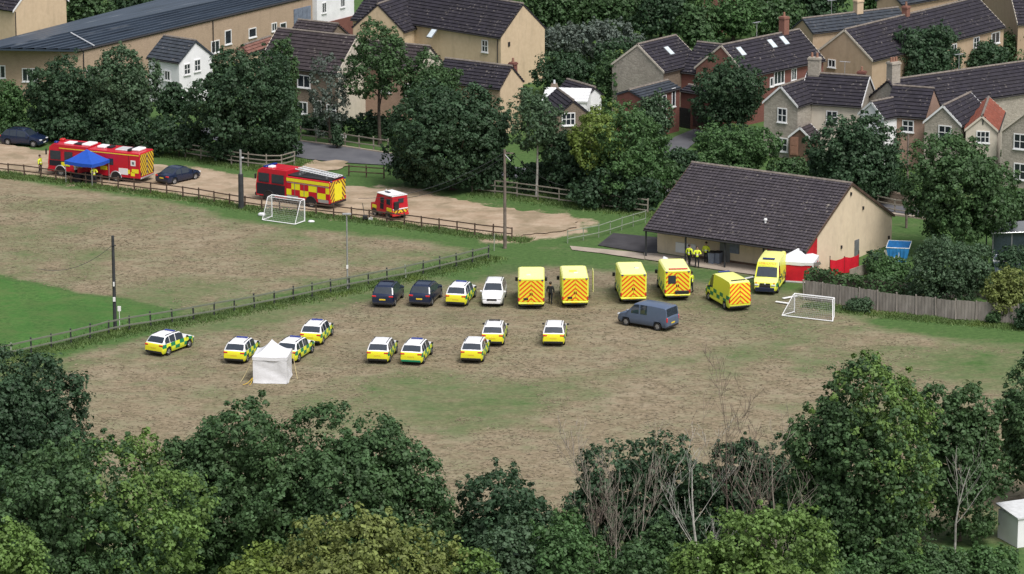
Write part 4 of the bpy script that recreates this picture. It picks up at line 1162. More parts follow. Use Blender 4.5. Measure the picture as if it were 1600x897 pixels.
def car(kind, paint, name, label, px, py, theta, L, W, H=None, cat='car', group=None, extra=(), lightbar=None, lower=None, shape_key=None):
    loc, rz = place(px, py, theta)
    key = (kind, paint, L, W, H, lightbar, lower, extra)
    if key in PROTO:
        root = copy_tree(PROTO[key]); root.name = name
        root.location = loc; root.rotation_euler = (0, 0, rz); tag(root, label, cat, group)
        return root
    root = thing(name, label, cat, loc, rz, group); PROTO[key] = root
    d = PROFILES[kind]; H0 = max(p[1] for p in d['prof']); k = (H or H0) / H0
    prof = [(t, a * k, b * k) for t, a, b in d['prof']]
    rw = .315 if kind != 'highvan' else .34
    xw = (-L / 2 + L * .195, L / 2 - L * .185)
    high = kind in ('van', 'highvan')
    parts, (ts, zt) = loft_body(prof, L, W, xw, rw, .22 if not high else .28, d['sidewin'], d['shield'], d['rearwin'], tumble=.30 if not high else .10, zmid=.60 if not high else .7,
                         end_taper=(.10, .18) if not high else (.03, .14), waist=.96 if not high else .985)
    obj('body', parts['body'], paint, root, 28)
    for nm in parts:
        if nm != 'body': obj(nm if isinstance(nm, str) else nm[0], parts[nm], 'glass', root, 30)
    u = MB(); u.box(-L * .47, L * .47, -W * .42, W * .42, .2, .52); obj('underbody', u, 'black_plastic', root)
    add_wheels(root, xw, W / 2 - .01, rw, .21)
    zr_ = .86 * k if not high else 1.0
    zl = {'suv': .90, 'estate': .84, 'saloon': .82, 'van': .95, 'highvan': .95}[kind] * k
    xr = -L / 2
    it = []
    for s in (-1, 1):
        if not high: it += [('tail_light', (xr + .07, s * W * .375, zl), (.14, W * .19, .13), 'red_light')]
        else: it += [('tail_light', (xr + .05, s * W * .455, zl - .02), (.12, .12, .36), 'red_light')]
        it += [('headlight', (L * .485 - (.06 if not high else .05), s * W * .345, (.66 if not high else .80) * (k if not high else 1)), (.22, W * .17, .12), 'lamp_glass'),
               ('door_mirror', (L * (.5 - .28) if not high else L * .27, s * (W / 2 + .07), (.98 if not high else 1.25) * (k if not high else 1)), (.12, .18, .14), paint if paint not in ('livery_car', 'livery_van') else 'black_plastic')]
    it += [('number_plate', (xr + .006, 0, .66 * k if not high else .62), (.03, .50, .11), 'plate_yellow'),
           ('front_plate', (L / 2 - .004, 0, .43), (.03, .50, .11), 'plate_white'),
           ('grille', (L / 2 - (.012 if not high else .05), 0, .60 * k if not high else .72), (.08, W * .46, .15 if not high else .2), 'black_plastic'),
           ('rear_bumper', (xr + .03, 0, .36), (.10, W * .86, .16), lower or 'black_plastic'),
           ('front_bumper', (L / 2 - .06, 0, .33), (.10, W * .74, .12), lower or 'black_plastic')]
    if kind in ('suv', 'estate'):
        zr2 = max(z for z in zt)
        for s in (-1, 1): it.append(('roof_rail', (-L * .14, s * W * .33, zr2 + .0), (L * .36, .04, .06), 'black_plastic'))
    if lightbar:
        zr2 = np.interp(.50, ts, zt)
        it.append(('light_bar', (0.0 if kind != 'highvan' else L * .14, 0, zr2 + .06 + (.0 if kind != 'highvan' else .0)), (.20, W * .50, .08), lightbar))
    it += list(extra)
    small_boxes(root, it)
    return root

GR = 'ambulance response cars parked on the dry field'
ac = lambda label, px, py, th, lb='blue_light', L=4.25, W=1.72, kind='estate', lower=None: car(kind, 'livery_car', 'response_car', label, px, py, th, L, W, 1.52 if kind == 'estate' else 1.58, 'car', GR, lightbar=lb, lower=lower)
ac('yellow and green checked response car alone at the far left, seen from its side', 266, 547, 36)
ac('yellow and green response car just left of the white tent', 379, 558, 18)
ac('response car half hidden behind the right side of the white tent', 462, 557, 22)
ac('response car standing behind the white tent, nearest the rail fence', 496, 530, 15)
ac('left one of the side by side pair of response cars right of the tent', 598, 558, 11, lb=None)
ac('response car with teal rear bumper, right one of the pair beyond the white tent', 652, 560, 13, lower='amb_green')
ac('nearer one of the two overlapping response cars in the middle of the field', 743, 557, 9, lb=None)
ac('farther one of the two overlapping response cars in the middle of the field', 773, 531, 5, lb='black_plastic')
ac('single response car below the ambulances, seen straight from behind', 867, 531, 3, lb=None)
ac('response car parked in line between the navy and the white four wheel drive cars', 721, 470, 13, kind='suv')
GN = 'dark four wheel drive cars in the upper row'
car('suv', 'navy_paint', 'navy_car', 'navy car at the left end of the upper row, with roof bars', 607, 471, 13, 4.35, 1.80, 1.66, 'car', GN, lightbar='black_plastic')
car('suv', 'navy_paint', 'navy_car', 'second navy car from the left in the upper row', 666, 470, 15, 4.35, 1.80, 1.66, 'car', GN)
car('suv', 'white_car', 'white_car', 'white car facing the camera next to the ambulances', 772, 470, 185, 4.3, 1.74, 1.66, 'car')
car('estate', 'navy_paint', 'dark_blue_car', 'dark blue car on the track at the left edge behind the red truck', 38, 226, 117, 4.3, 1.8, 1.55, 'car')
car('saloon', 'navy_paint', 'navy_saloon', 'navy saloon car behind the tail of the long red truck', 279, 283, 45, 4.3, 1.75, 1.42, 'car')
car('van', 'blue_grey_paint', 'blue_van', 'blue grey van parked below the row of ambulances', 1012, 509, -58, 4.6, 1.82, 1.88, 'van')

# ---- box ambulances
def letter_mesh(txt, size, mat):
    cu = bpy.data.curves.new('letters', 'FONT'); cu.body = txt; cu.size = size; cu.align_x = 'CENTER'; cu.extrude = .004
    o = bpy.data.objects.new('letters', cu); COL.objects.link(o)
    me = bpy.data.meshes.new_from_object(o.evaluated_get(bpy.context.evaluated_depsgraph_get())); bpy.data.objects.remove(o)
    me.materials.clear(); me.materials.append(MATS[mat]); return me
def box_ambulance(label, px, py, th, variant=0, group='box ambulances backed up in a row'):
    loc, rz = place(px, py, th)
    root = thing('ambulance', label, 'ambulance', loc, rz, group)
    L, W = 5.5, 2.08
    # cab
    d = PROFILES['highvan']; prof = [(t, min(a, 2.1 if t < .76 else a), b) for t, a, b in d['prof']]
    parts, _ = loft_body([(t, z, b) for t, z, b in prof if t > .5] if False else prof, L, W - .12, (-L / 2 + 1.1, L / 2 - .95), .34, .28, d['sidewin'], d['shield'], None, tumble=.10, zmid=.7, end_taper=(.03, .14), waist=.985)
    obj('cab', parts['body'], 'livery_van', root, 28)
    for nm in parts:
        if nm != 'body': obj(nm if isinstance(nm, str) else nm[0], parts[nm], 'glass', root, 30)
    b = MB(); b.rbox(-L / 2, L / 2 - 1.75, -W / 2, W / 2, .46, 2.50, .07); obj('box_body', b, 'livery_van', root)
    c = MB(); c.rbox(L / 2 - 1.80, L / 2 - 1.30, -W / 2 + .12, W / 2 - .12, 2.05, 2.44, .12); obj('roof_fairing', c, 'amb_yellow', root)
    r = MB(); r.rbox(-L / 2 + .10, L / 2 - 1.90, -W / 2 + .10, W / 2 - .10, 2.49, 2.54, .02); obj('roof_panel', r, 'amb_roof', root)
    x = -L / 2
    for s, nm in ((-1, 'rear_door'), (1, 'rear_door')):
        if variant == 3 and s == 1:
            m = MB(); m.box(x - .03, x - .002, .012, W / 2 - .12, .62, 2.28)
        else:
            m = MB(); m.box(x - .03, x - .002, min(s * .012, s * (W / 2 - .12)), max(s * .012, s * (W / 2 - .12)), .62, 2.28)
        dd = obj('rear_door', m, 'chevron_amb', root)
        hn = MB(); hn.box(x - .06, x - .031, s * .08 - .03, s * .08 + .03, 1.15, 1.35); obj('handle', hn, 'black_plastic', dd)
    it = [('rear_bumper', (x - .06, 0, .50), (.16, W * .96, .12), 'amb_yellow'), ('rear_step', (x - .02, 0, .36), (.20, W * .8, .08), 'black_plastic'), ('number_plate', (x - .15, .05, .50), (.02, .50, .10), 'plate_yellow'),
          ('header_panel', (x - .012, 0, 2.38), (.03, W * .72, .10), 'amb_yellow')]
    for s in (-1, 1):
        it += [('tail_light', (x - .02, s * (W / 2 - .07), .80), (.05, .10, .30), 'red_light'), ('corner_lamp', (x - .02, s * (W / 2 - .16), 2.36), (.05, .18, .09), 'blue_light'),
               ('door_mirror', (L / 2 - 1.45, s * (W / 2 + .12), 1.45), (.12, .22, .32), 'black_plastic'), ('headlight', (L / 2 - .22, s * .72, .80), (.2, .3, .18), 'lamp_glass')]
    if variant == 1: it += [('roof_hatch', (-1.0, 0.1, 2.56), (.5, .6, .06), 'amb_yellow')]
    if variant == 3: it += [('rear_window', (x - .045, .45, 1.75), (.02, .62, .66), 'glass'), ('light_bar', (x + .15, -.05, 2.57), (.16, 1.5, .08), 'red_light'), ('tail_lift', (x - .06, -.35, .68), (.10, 1.1, .32), 'black_plastic')]
    else: it += [('roof_vent', (x + 1.0 + .3 * variant, .2 - .3 * variant, 2.55), (.30, .34, .05), 'lamp_glass')]
    if variant in (0, 1): it += [('winch_cover', (x - .05, .42, .85), (.06, .36, .16), 'black_plastic')]
    small_boxes(root, it)
    if variant == 1:     # side door swung open on the right
        m = MB(); m.rbox(.0, 1.05, -W / 2 - .55, -W / 2 - .50, .55, 2.3, .02); o = obj('side_door', m, 'amb_roof', root)
    add_wheels(root, (-L / 2 + 1.1, L / 2 - .95), W / 2 - .03, .34, .24)
    u = MB(); u.box(-L * .46, L * .44, -W * .42, W * .42, .26, .50); obj('underbody', u, 'black_plastic', root)
    return root
box_ambulance('box ambulance with orange chevrons at the left end of the ambulance row', 830, 470, 0, 0)
box_ambulance('second box ambulance from the left, side door open', 896, 468, -3, 1)
box_ambulance('third box ambulance, left of the officer-attended one, with pale roof', 984, 462, -6, 2)
box_ambulance('box ambulance with dark square rear window, officer standing at its right', 1051, 457, -8, 3)
# ---- van ambulances
def van_ambulance(label, px, py, th, L, W, H, rear_chev=True):
    root = car('highvan', 'livery_van', 'van_ambulance', label, px, py, th, L, W, H, 'ambulance', None, lightbar='blue_light')
    x = -L / 2; k = H / 2.52
    for s in (-1, 1):
        m = MB(); a, b_ = sorted((s * .012, s * (W / 2 - .10)))
        zk = 1.30 * k
        m.add([(x - .03, a, .62), (x - .03, b_, .62), (x - .03, b_, zk), (x - .03, a, zk), (x + .065, b_, 2.30 * k), (x + .065, a, 2.30 * k),
               (x + .02, a, .62), (x + .02, b_, .62), (x + .02, b_, zk), (x + .02, a, zk), (x + .12, b_, 2.30 * k), (x + .12, a, 2.30 * k)],
              [(0, 3, 2, 1), (3, 5, 4, 2), (6, 7, 8, 9), (9, 8, 10, 11), (0, 1, 7, 6), (4, 5, 11, 10), (1, 2, 8, 7), (2, 4, 10, 8), (3, 0, 6, 9), (5, 3, 9, 11)])
        obj('rear_door', m, 'chevron_amb', root)
    small_boxes(root, [('rear_light_bar', (x + .40, 0, 2.50 * k), (.22, W * .62, .09), 'black_plastic'), ('side_stripe', (0, W / 2 + .002, .44), (L * .5, .03, .12), 'amb_yellow'), ('step', (x - .04, 0, .42), (.16, W * .9, .09), 'black_plastic')])
    return root
van_ambulance('yellow and green checked van ambulance parked at an angle, roof lamp bar dark', 1136, 475, -24, 5.0, 1.92, 2.42)
v = van_ambulance('van ambulance facing the camera beside the red and white tent', 1203, 449, 189, 5.3, 1.95, 2.5)
tm = letter_mesh('AMBULANCE', .24, 'red_light')
o = link('lettering', tm, v); o.location = (5.3 * .265, 0, 2.22); o.rotation_euler = (R(55), 0, R(90)); 
small_boxes(v, [('bonnet_bumper', (5.3 / 2 - .02, 0, .45), (.12, 1.55, .34), 'navy_paint'), ('upper_grille', (5.3 * .478, 0, .88), (.10, .85, .12), 'black_plastic'), ('badge', (5.3 * .483, 0, .90), (.12, .12, .10), 'lamp_glass')] + [('indicator', (5.3 * .468, s * .72, .95), (.10, .16, .10), 'amber') for s in (-1, 1)])

# ---- fire vehicles
def fire_engine():
    loc, rz = place(470, 317, -54)
    root = thing('fire_engine', 'red fire engine with ladder and yellow checks behind the left goal', 'fire engine', loc, rz)
    L, W = 8.0, 2.4; x0, x1 = -L / 2, L / 2; z0 = .42
    b = MB(); b.rbox(x0, x1 - 3.3, -W / 2, W / 2, z0 + .15, 2.55, .05); obj('body', b, 'red_paint', root)
    c = MB(); c.add([(x1 - 3.3, -W / 2, .5), (x1 - .06, -W / 2, .5), (x1, -W / 2, 1.3), (x1 - .22, -W / 2 + .05, 2.75), (x1 - .5, -W / 2 + .12, 2.95), (x1 - 3.3, -W / 2 + .08, 2.95),
                     (x1 - 3.3, W / 2, .5), (x1 - .06, W / 2, .5), (x1, W / 2, 1.3), (x1 - .22, W / 2 - .05, 2.75), (x1 - .5, W / 2 - .12, 2.95), (x1 - 3.3, W / 2 - .08, 2.95)],
                    [(0, 1, 2, 3, 4, 5), (11, 10, 9, 8, 7, 6), (0, 6, 7, 1), (1, 7, 8, 2), (2, 8, 9, 3), (3, 9, 10, 4), (4, 10, 11, 5), (5, 11, 6, 0)])
    obj('cab', c, 'red_paint', root)
    for s in (-1, 1):
        ye = s * (W / 2)
        yin = lambda o_: (min(ye, ye + s * o_), max(ye, ye + s * o_))
        for xa, xb in ((x1 - 1.45, x1 - .32), (x1 - 3.05, x1 - 1.75)):
            m = MB(); y0, y1 = yin(.015); m.box(xa, xb, y0 - .02, y1 - .0, 1.75, 2.55); obj('side_window', m, 'glass', root)
        m = MB(); y0, y1 = yin(.012); m.box(x1 - 3.15, x1 - .12, y0, y1, .62, 1.62); obj('door_panel', m, 'dark_cloth', root)
        m = MB(); y0, y1 = yin(.012); m.box(x0 + .05, x1 - 3.35, y0, y1, .92, 1.98); q = obj('checker_band', m, 'checks_fire', root)
        m = MB(); y0, y1 = yin(.014); m.box(x0 + .05, x1 - 3.35, y0, y1, 2.14, 2.42); obj('yellow_band', m, 'hivis_yellow', root)
        m = MB(); y0, y1 = yin(.016); m.box(x0 + .15, x0 + 1.25, y0, y1, .62, .90); obj('locker', m, 'aluminium', root)
        m = MB(); y0, y1 = yin(.016); m.box(x1 - 4.6, x1 - 3.4, y0, y1, .62, .90); obj('locker', m, 'aluminium', root)
    for s in (-1, 1):
        for xx in (x0 + 1.35, x0 + 2.75, x0 + 3.75):
            m = MB(); y0, y1 = sorted((s * W / 2, s * (W / 2 + .024))); m.box(xx - .025, xx + .025, y0, y1, .95, 2.10); obj('shutter_seam', m, 'grey_metal', root)
        m = MB(); y0, y1 = sorted((s * W / 2, s * (W / 2 + .03))); m.box(x0 + .1, x1 - 3.4, y0, y1, 2.02, 2.07); obj('grab_rail', m, 'aluminium', root)
    m = MB(); m.add([(x1 + .006, -1.05, 1.42), (x1 + .006, 1.05, 1.42), (x1 - .20, 1.02, 2.7), (x1 - .20, -1.02, 2.7)], [(0, 1, 2, 3)]); obj('windscreen', m, 'glass', root)
    m = MB(); m.box(x0 - .02, x0 - .002, -W / 2 + .06, W / 2 - .06, .68, 2.5); obj('rear_panel', m, 'chevron_fire', root)
    m = MB(); m.box(x0 - .05, x0 - .022, -.55, .55, .75, 2.2); obj('rear_shutter', m, 'hivis_yellow', root)
    m = MB(); m.rbox(x0 + .1, x1 - 3.4, -W / 2 + .12, W / 2 - .12, 2.56, 2.68, .03); obj('roof_deck', m, 'black_plastic', root)
    lad = MB()
    for yy in (-.55, -.1, .15, .60):
        lad.tube([(x1 - 3.9, yy, 3.15), (x0 - .15, yy, 2.85)], .055, 5)
    for i in range(14):
        t = i / 13; xx = (x1 - 4.4) * (1 - t) + (x0 - .1) * t; zz = 3.0 - .18 * t
        lad.tube([(xx, -.55, zz), (xx, -.1, zz)], .03, 4); lad.tube([(xx, .15, zz), (xx, .6, zz)], .03, 4)
    obj('ladder', lad, 'lamp_glass', root)
    g = MB()
    for xx in (x1 - 4.5, x0 + .6): g.box(xx, xx + .1, -.8, .8, 2.68, 2.86)
    obj('ladder_gantry', g, 'grey_metal', root)
    it = [('light_bar', (x1 - .75, 0, 3.02), (.35, 1.7, .14), 'blue_light'), ('roof_hatch', (x1 - 2.2, 0, 2.97), (1.3, 1.5, .05), 'red_paint'), ('front_bumper', (x1 + .03, 0, .58), (.2, W, .3), 'black_plastic'),
          ('rear_bumper', (x0 - .05, 0, .55), (.14, W * .95, .16), 'black_plastic'), ('roof_box', (x1 - 1.3, .5, 3.04), (.5, .6, .18), 'white_paint')]
    for s in (-1, 1): it += [('tail_light', (x0 - .04, s * 1.08, .85), (.05, .14, .3), 'red_light'), ('corner_lamp', (x0 - .02, s * 1.0, 2.55), (.12, .2, .14), 'blue_light'), ('headlight', (x1 + .05, s * .9, .8), (.1, .35, .2), 'lamp_glass'), ('door_mirror', (x1 - .1, s * (W / 2 + .16), 2.2), (.1, .2, .45), 'black_plastic')]
    small_boxes(root, it)
    add_wheels(root, (x0 + 2.0, x1 - 1.45), W / 2 + .01, .48, .30)
    for s in (-1, 1):
        for xx in (x0 + 2.0, x1 - 1.45):
            m = MB(); pts = []
            for i in range(13):
                a_ = math.pi * i / 12; pts.append((xx + math.cos(a_) * .58, s * (W / 2 + .02), .46 + math.sin(a_) * .58))
            m.tube(pts, .045, 5); obj('wheel_arch', m, 'black_plastic', root)
            m = MB(); m.prism([(xx + math.cos(math.pi * i / 12) * .56, .46 + math.sin(math.pi * i / 12) * .56) for i in range(13)], *sorted((s * (W / 2 + .004), s * (W / 2 + .018)))); obj('wheel_well', m, 'black_plastic', root)
    u = MB(); u.box(x0 + .2, x1 - .2, -W * .4, W * .4, .35, .75); obj('chassis', u, 'black_plastic', root)
fire_engine()
def command_unit():
    loc, rz = place(158, 277, -59)
    root = thing('command_truck', 'long red command truck with yellow blocks beside the blue canopy', 'truck', loc, rz)
    L, W = 9.6, 2.45; x0, x1 = -L / 2, L / 2
    b = MB(); b.rbox(x0, x1 - 4.2, -W / 2, W / 2, .50, 2.82, .06); obj('rear_body', b, 'red_paint', root)
    c = MB(); c.add([(x1 - 4.18, -W / 2, .45), (x1 - .05, -W / 2, .45), (x1, -W / 2, 1.2), (x1 - .15, -W / 2 + .04, 2.65), (x1 - .45, -W / 2 + .12, 2.92), (x1 - 4.18, -W / 2 + .06, 2.92),
                     (x1 - 4.18, W / 2, .45), (x1 - .05, W / 2, .45), (x1, W / 2, 1.2), (x1 - .15, W / 2 - .04, 2.65), (x1 - .45, W / 2 - .12, 2.92), (x1 - 4.18, W / 2 - .06, 2.92)],
                    [(0, 1, 2, 3, 4, 5), (11, 10, 9, 8, 7, 6), (0, 6, 7, 1), (1, 7, 8, 2), (2, 8, 9, 3), (3, 9, 10, 4), (4, 10, 11, 5), (5, 11, 6, 0)])
    obj('cab', c, 'red_paint', root)
    m = MB(); m.add([(x1 + .006, -1.1, 1.25), (x1 + .006, 1.1, 1.25), (x1 - .14, 1.05, 2.6), (x1 - .14, -1.05, 2.6)], [(0, 1, 2, 3)]); obj('windscreen', m, 'glass', root)
    m = MB(); m.box(x0 - .02, x0 - .002, -W / 2 + .06, W / 2 - .06, .72, 2.7); rp = obj('rear_panel', m, 'chevron_fire', root)
    m = MB(); m.box(x0 - .05, x0 - .022, -.04, .04, .72, 2.7); obj('door_seam', m, 'grey_metal', rp)
    for s in (-1, 1):
        ye = s * W / 2
        def strip(nm, xa, xb, za, zb_, mat, o_=.014):
            q = MB(); y0, y1 = sorted((ye, ye + s * o_)); q.box(xa, xb, y0, y1, za, zb_); return obj(nm, q, mat, root)
        strip('side_window', x1 - 1.35, x1 - .25, 1.55, 2.35, 'glass'); strip('side_window', x1 - 2.6, x1 - 1.75, 1.45, 2.35, 'glass')
        strip('yellow_stripe', x1 - 4.1, x1 - 1.2, 2.58, 2.66, 'plate_yellow'); strip('yellow_stripe', x0 + .1, x1 - 4.25, 2.58, 2.66, 'plate_yellow')
        strip('dark_panel', x1 - 2.2, x1 - .15, .95, 1.45, 'dark_cloth')
        for xa, w_, za in ((x1 - 2.3, .9, 1.0), (x1 - 3.6, .9, 1.0), (x1 - 6.2, .7, 1.05), (x0 + 1.05, .35, .9), (x0 + .15, .7, 1.0), (x0 + .55, .4, .72)):
            strip('yellow_block', xa, xa + w_, za, za + .36, 'hivis_yellow', .018)
        strip('white_panel', x0 + 1.25, x0 + 2.2, .78, 1.35, 'plate_white', .02); strip('notice_square', x0 + .45, x0 + .95, 1.65, 2.15, 'plate_white', .02)
        strip('dark_square', x0 + .58, x0 + .82, 1.78, 2.02, 'grey_metal', .026)
        strip('locker_seam', x0 + 1.13, x0 + 1.16, .6, 2.6, 'dark_cloth', .012); strip('side_window', x0 + 2.75, x0 + 3.25, 1.55, 2.15, 'glass')
    it = [('beacon', (x1 - .55, -.5, 3.02), (.4, .5, .22), 'red_light'), ('beacon', (x1 - .55, .6, 3.0), (.3, .4, .16), 'blue_light'), ('roof_hatch', (x1 - 1.8, .1, 2.96), (.9, 1.0, .10), 'white_paint'), ('roof_unit', (x1 - 2.8, .2, 2.97), (.8, .8, .12), 'dark_cloth'),
          ('air_conditioner', (x1 - 3.7, 0, 3.0), (.9, 1.4, .18), 'white_paint'), ('roof_unit', (x1 - 5.2, .1, 2.92), (.8, 1.0, .22), 'white_paint'), ('roof_unit', (x1 - 5.9, -.1, 2.90), (.5, .8, .18), 'dark_cloth'),
          ('solar_panel', (x0 + 2.2, 0, 2.87), (1.3, 1.4, .10), 'lamp_glass'), ('air_conditioner', (x0 + .9, -.2, 2.92), (.8, 1.3, .20), 'white_paint'), ('roof_unit', (x0 + 1.4, .2, 2.93), (.3, 1.2, .22), 'dark_cloth'),
          ('front_bumper', (x1 + .02, 0, .55), (.2, W, .28), 'red_paint'), ('rear_bumper', (x0 - .04, 0, .55), (.12, W * .95, .14), 'aluminium')]
    for s in (-1, 1): it += [('tail_light', (x0 - .03, s * 1.12, .95), (.06, .12, .35), 'black_plastic'), ('headlight', (x1 + .04, s * .95, .75), (.1, .3, .18), 'amber'), ('door_mirror', (x1 + .1, s * (W / 2 + .12), 2.2), (.12, .16, .55), 'black_plastic')]
    small_boxes(root, it)
    mk = MB()
    for i in range(4): mk.box(x1 - .37 - .0, x1 - .34, -.75 + i * .38, -.5 + i * .38, 2.72, 2.86)
    add_wheels(root, (x0 + 2.5, x1 - 1.3), W / 2 + .01, .46, .30)
    for s in (-1, 1):
        for xx in (x0 + 2.5, x1 - 1.3):
            m = MB(); m.tube([(xx + math.cos(math.pi * i / 12) * .57, s * (W / 2 + .02), .45 + math.sin(math.pi * i / 12) * .57) for i in range(13)], .05, 5); obj('wheel_arch', m, 'aluminium', root)
            m = MB(); m.prism([(xx + math.cos(math.pi * i / 12) * .55, .45 + math.sin(math.pi * i / 12) * .55) for i in range(13)], *sorted((s * (W / 2 + .004), s * (W / 2 + .022)))); obj('wheel_well', m, 'black_plastic', root)
    u = MB(); u.box(x0 + .2, x1 - .2, -W * .4, W * .4, .32, .7); obj('chassis', u, 'black_plastic', root)
command_unit()
def red_van():
    loc, rz = place(609, 339, -36)
    root = thing('red_fire_van', 'small red fire van with white roof right of the fire engine', 'van', loc, rz)
    L, W = 3.1, 1.75; x0, x1 = -L / 2, L / 2
    b = MB(); b.add([(x0, -W / 2, .5), (x1, -W / 2, .5), (x1, -W / 2, 1.15), (x1 - .55, -W / 2, 1.2), (x1 - .85, -W / 2 + .08, 2.1), (x0 + .08, -W / 2 + .08, 2.1),
                     (x0, W / 2, .5), (x1, W / 2, .5), (x1, W / 2, 1.15), (x1 - .55, W / 2, 1.2), (x1 - .85, W / 2 - .08, 2.1), (x0 + .08, W / 2 - .08, 2.1)],
                    [(0, 1, 2, 3, 4, 5), (11, 10, 9, 8, 7, 6), (0, 6, 7, 1), (1, 7, 8, 2), (2, 8, 9, 3), (3, 9, 10, 4), (4, 10, 11, 5), (5, 11, 6, 0)])
    obj('body', b, 'red_paint', root)
    r = MB(); r.rbox(x0 + .05, x1 - .80, -W / 2 + .05, W / 2 - .05, 2.10, 2.20, .03); obj('roof', r, 'white_paint', root)
    it = [('roof_lamp', (0, .2, 2.24), (.6, .25, .06), 'navy_paint'), ('rear_bumper', (x0 - .04, 0, .50), (.12, W, .18), 'red_light'), ('rear_window', (x0 + .02, -.1, 1.72), (.06, .55, .38), 'glass'),
          ('spare_wheel_cover', (x0 - .06, .45, 1.35), (.14, .5, .7), 'black_plastic'), ('white_stripe', (x0 - .01, 0, 1.0), (.03, W * .9, .10), 'plate_white'), ('rear_chevrons', (x0 - .01, 0, .78), (.03, W * .9, .24), 'chevron_fire'), ('windscreen', (x1 - .68, 0, 1.68), (.10, W * .8, .6), 'glass')]
    for s in (-1, 1):
        it += [('side_window', (x0 + .6, s * (W / 2 - .045), 1.62), (.55, .03, .5), 'glass'), ('side_window', (x0 + 1.5, s * (W / 2 - .045), 1.62), (.5, .03, .5), 'glass'), ('door_panel', (x0 + 1.5, s * (W / 2 - .006), 1.1), (.5, .03, .5), 'dark_cloth'),
               ('yellow_block', (x0 + .45, s * (W / 2 - .004), .95), (.7, .03, .3), 'hivis_yellow'), ('yellow_block', (x1 - .5, s * (W / 2 - .004), .9), (.6, .03, .3), 'hivis_yellow'), ('tail_light', (x0 - .02, s * .72, .7), (.06, .16, .18), 'red_light')]
    for s in (-.6, .5): it.append(('roof_aerial', (s, 0, 2.3), (.05, .05, .2), 'white_paint'))
    small_boxes(root, it)
    add_wheels(root, (x0 + .65, x1 - .5), W / 2 + .005, .33, .22)
    for s in (-1, 1):
        for xx in (x0 + .65, x1 - .5):
            m = MB(); m.prism([(xx + math.cos(math.pi * i / 12) * .42, .36 + math.sin(math.pi * i / 12) * .42) for i in range(13)], *sorted((s * (W / 2 + .002), s * (W / 2 + .012)))); obj('wheel_arch', m, 'black_plastic', root)
red_van()
# ------------------------------------------------------------------ tents
def canopy_mesh(mb, w, d, ze, zp, sag=0.35, n=8, val=0.28):
    """pyramid tent roof with concave slopes and a valance"""
    ring = []
    def pt(a, t):            # a: 0..4 around, t: 0 eave .. 1 peak
        k = int(a) % 4; f = a - int(a)
        c = [(-w / 2, -d / 2), (w / 2, -d / 2), (w / 2, d / 2), (-w / 2, d / 2)]
        x = c[k][0] * (1 - f) + c[(k + 1) % 4][0] * f; y = c[k][1] * (1 - f) + c[(k + 1) % 4][1] * f
        z = ze + (zp - ze) * (t ** (1 + sag * 1.6))
        z -= 0.05 * math.sin(math.pi * f) * (1 - t)
        return (x * (1 - t), y * (1 - t), z)
    A = 24; o = len(mb.v)
    for j in range(n + 1):
        for i in range(A): mb.v.append(pt(4 * i / A, j / n * .995))
    for j in range(n):
        for i in range(A):
            a = o + j * A + i; b = o + j * A + (i + 1) % A
            mb.f.append((a, b, b + A, a + A)); mb.mi.append(0)
    o2 = len(mb.v)
    for i in range(A):
        x, y, z = pt(4 * i / A, 0); mb.v.append((x, y, z - val - .02 * math.sin(i * 2.1)))
    for i in range(A):
        mb.f.append((o2 + i, o2 + (i + 1) % A, o + (i + 1) % A, o + i)); mb.mi.append(0)
def white_tent():
    p, rz = place(426, 592, 9)
    root = thing('white_tent', 'white closed pop up tent in the dry field among the response cars', 'tent', p, rz - math.pi / 2)
    w = 2.55; m = MB(); canopy_mesh(m, w, w, 2.0, 3.0, .45, 9, .26); obj('canopy', m, 'white_canvas', root, 50)
    r = random.Random(4)
    for i, (a, b) in enumerate((((-1, -1), (1, -1)), ((1, -1), (1, 1)), ((1, 1), (-1, 1)), ((-1, 1), (-1, -1)))):
        m = MB(); n = 14; k = 10; h = w / 2 - .03
        for jz in range(k + 1):
            for ix in range(n + 1):
                f = ix / n; t = jz / k
                x = (a[0] * (1 - f) + b[0] * f) * h; y = (a[1] * (1 - f) + b[1] * f) * h
                nx_, ny_ = (a[0] + b[0]) / 2, (a[1] + b[1]) / 2
                out = .05 * math.sin(f * math.pi) * math.sin(t * 3.0 + f * 5 + i) + .03 * math.sin(f * 9 + t * 7 + i) * math.sin(math.pi * f) + (.05 * (1 - t) if t < .1 else 0)
                # big diagonal fold
                out -= .09 * math.exp(-((t - .75 + .55 * f) / .12) ** 2) * math.sin(math.pi * f)
                m.v.append((x + nx_ * out, y + ny_ * out, t * 1.95))
        for jz in range(k):
            for ix in range(n):
                q = jz * (n + 1) + ix; m.f.append((q, q + 1, q + n + 2, q + n + 1)); m.mi.append(0)
        obj('wall_panel', m, 'white_canvas', root, 60)
    for sx in (-1, 1):
        for sy in (-1, 1):
            m = MB(); m.rbox(sx * (w / 2 - .08) - .02, sx * (w / 2 - .08) + .02, sy * (w / 2 - .08) - .02, sy * (w / 2 - .08) + .02, 0, 2.0, .004); obj('leg', m, 'aluminium', root)
    for i, (x, y, ex, ey, mt) in enumerate(((-1, -1, -.62, -.6, 'rope_yellow'), (-1, 1, -.9, -2.6, 'rope'), (1, 1, .55, -1.2, 'rope'), (-1, -1, -.15, -.55, 'rope_yellow'))):
        m = MB(); zt = 1.95 if i in (1, 2) else .35 if i == 3 else .4
        a = Vector((x * w / 2, y * w / 2, zt)); b = Vector((x * w / 2 + ex, y * w / 2 + ey, 0.02))
        m.tube([a.lerp(b, t) - Vector((0, 0, .12 * math.sin(math.pi * t))) for t in (0, .25, .5, .75, 1)], .022, 5); obj('guy_rope', m, mt, root)
white_tent()
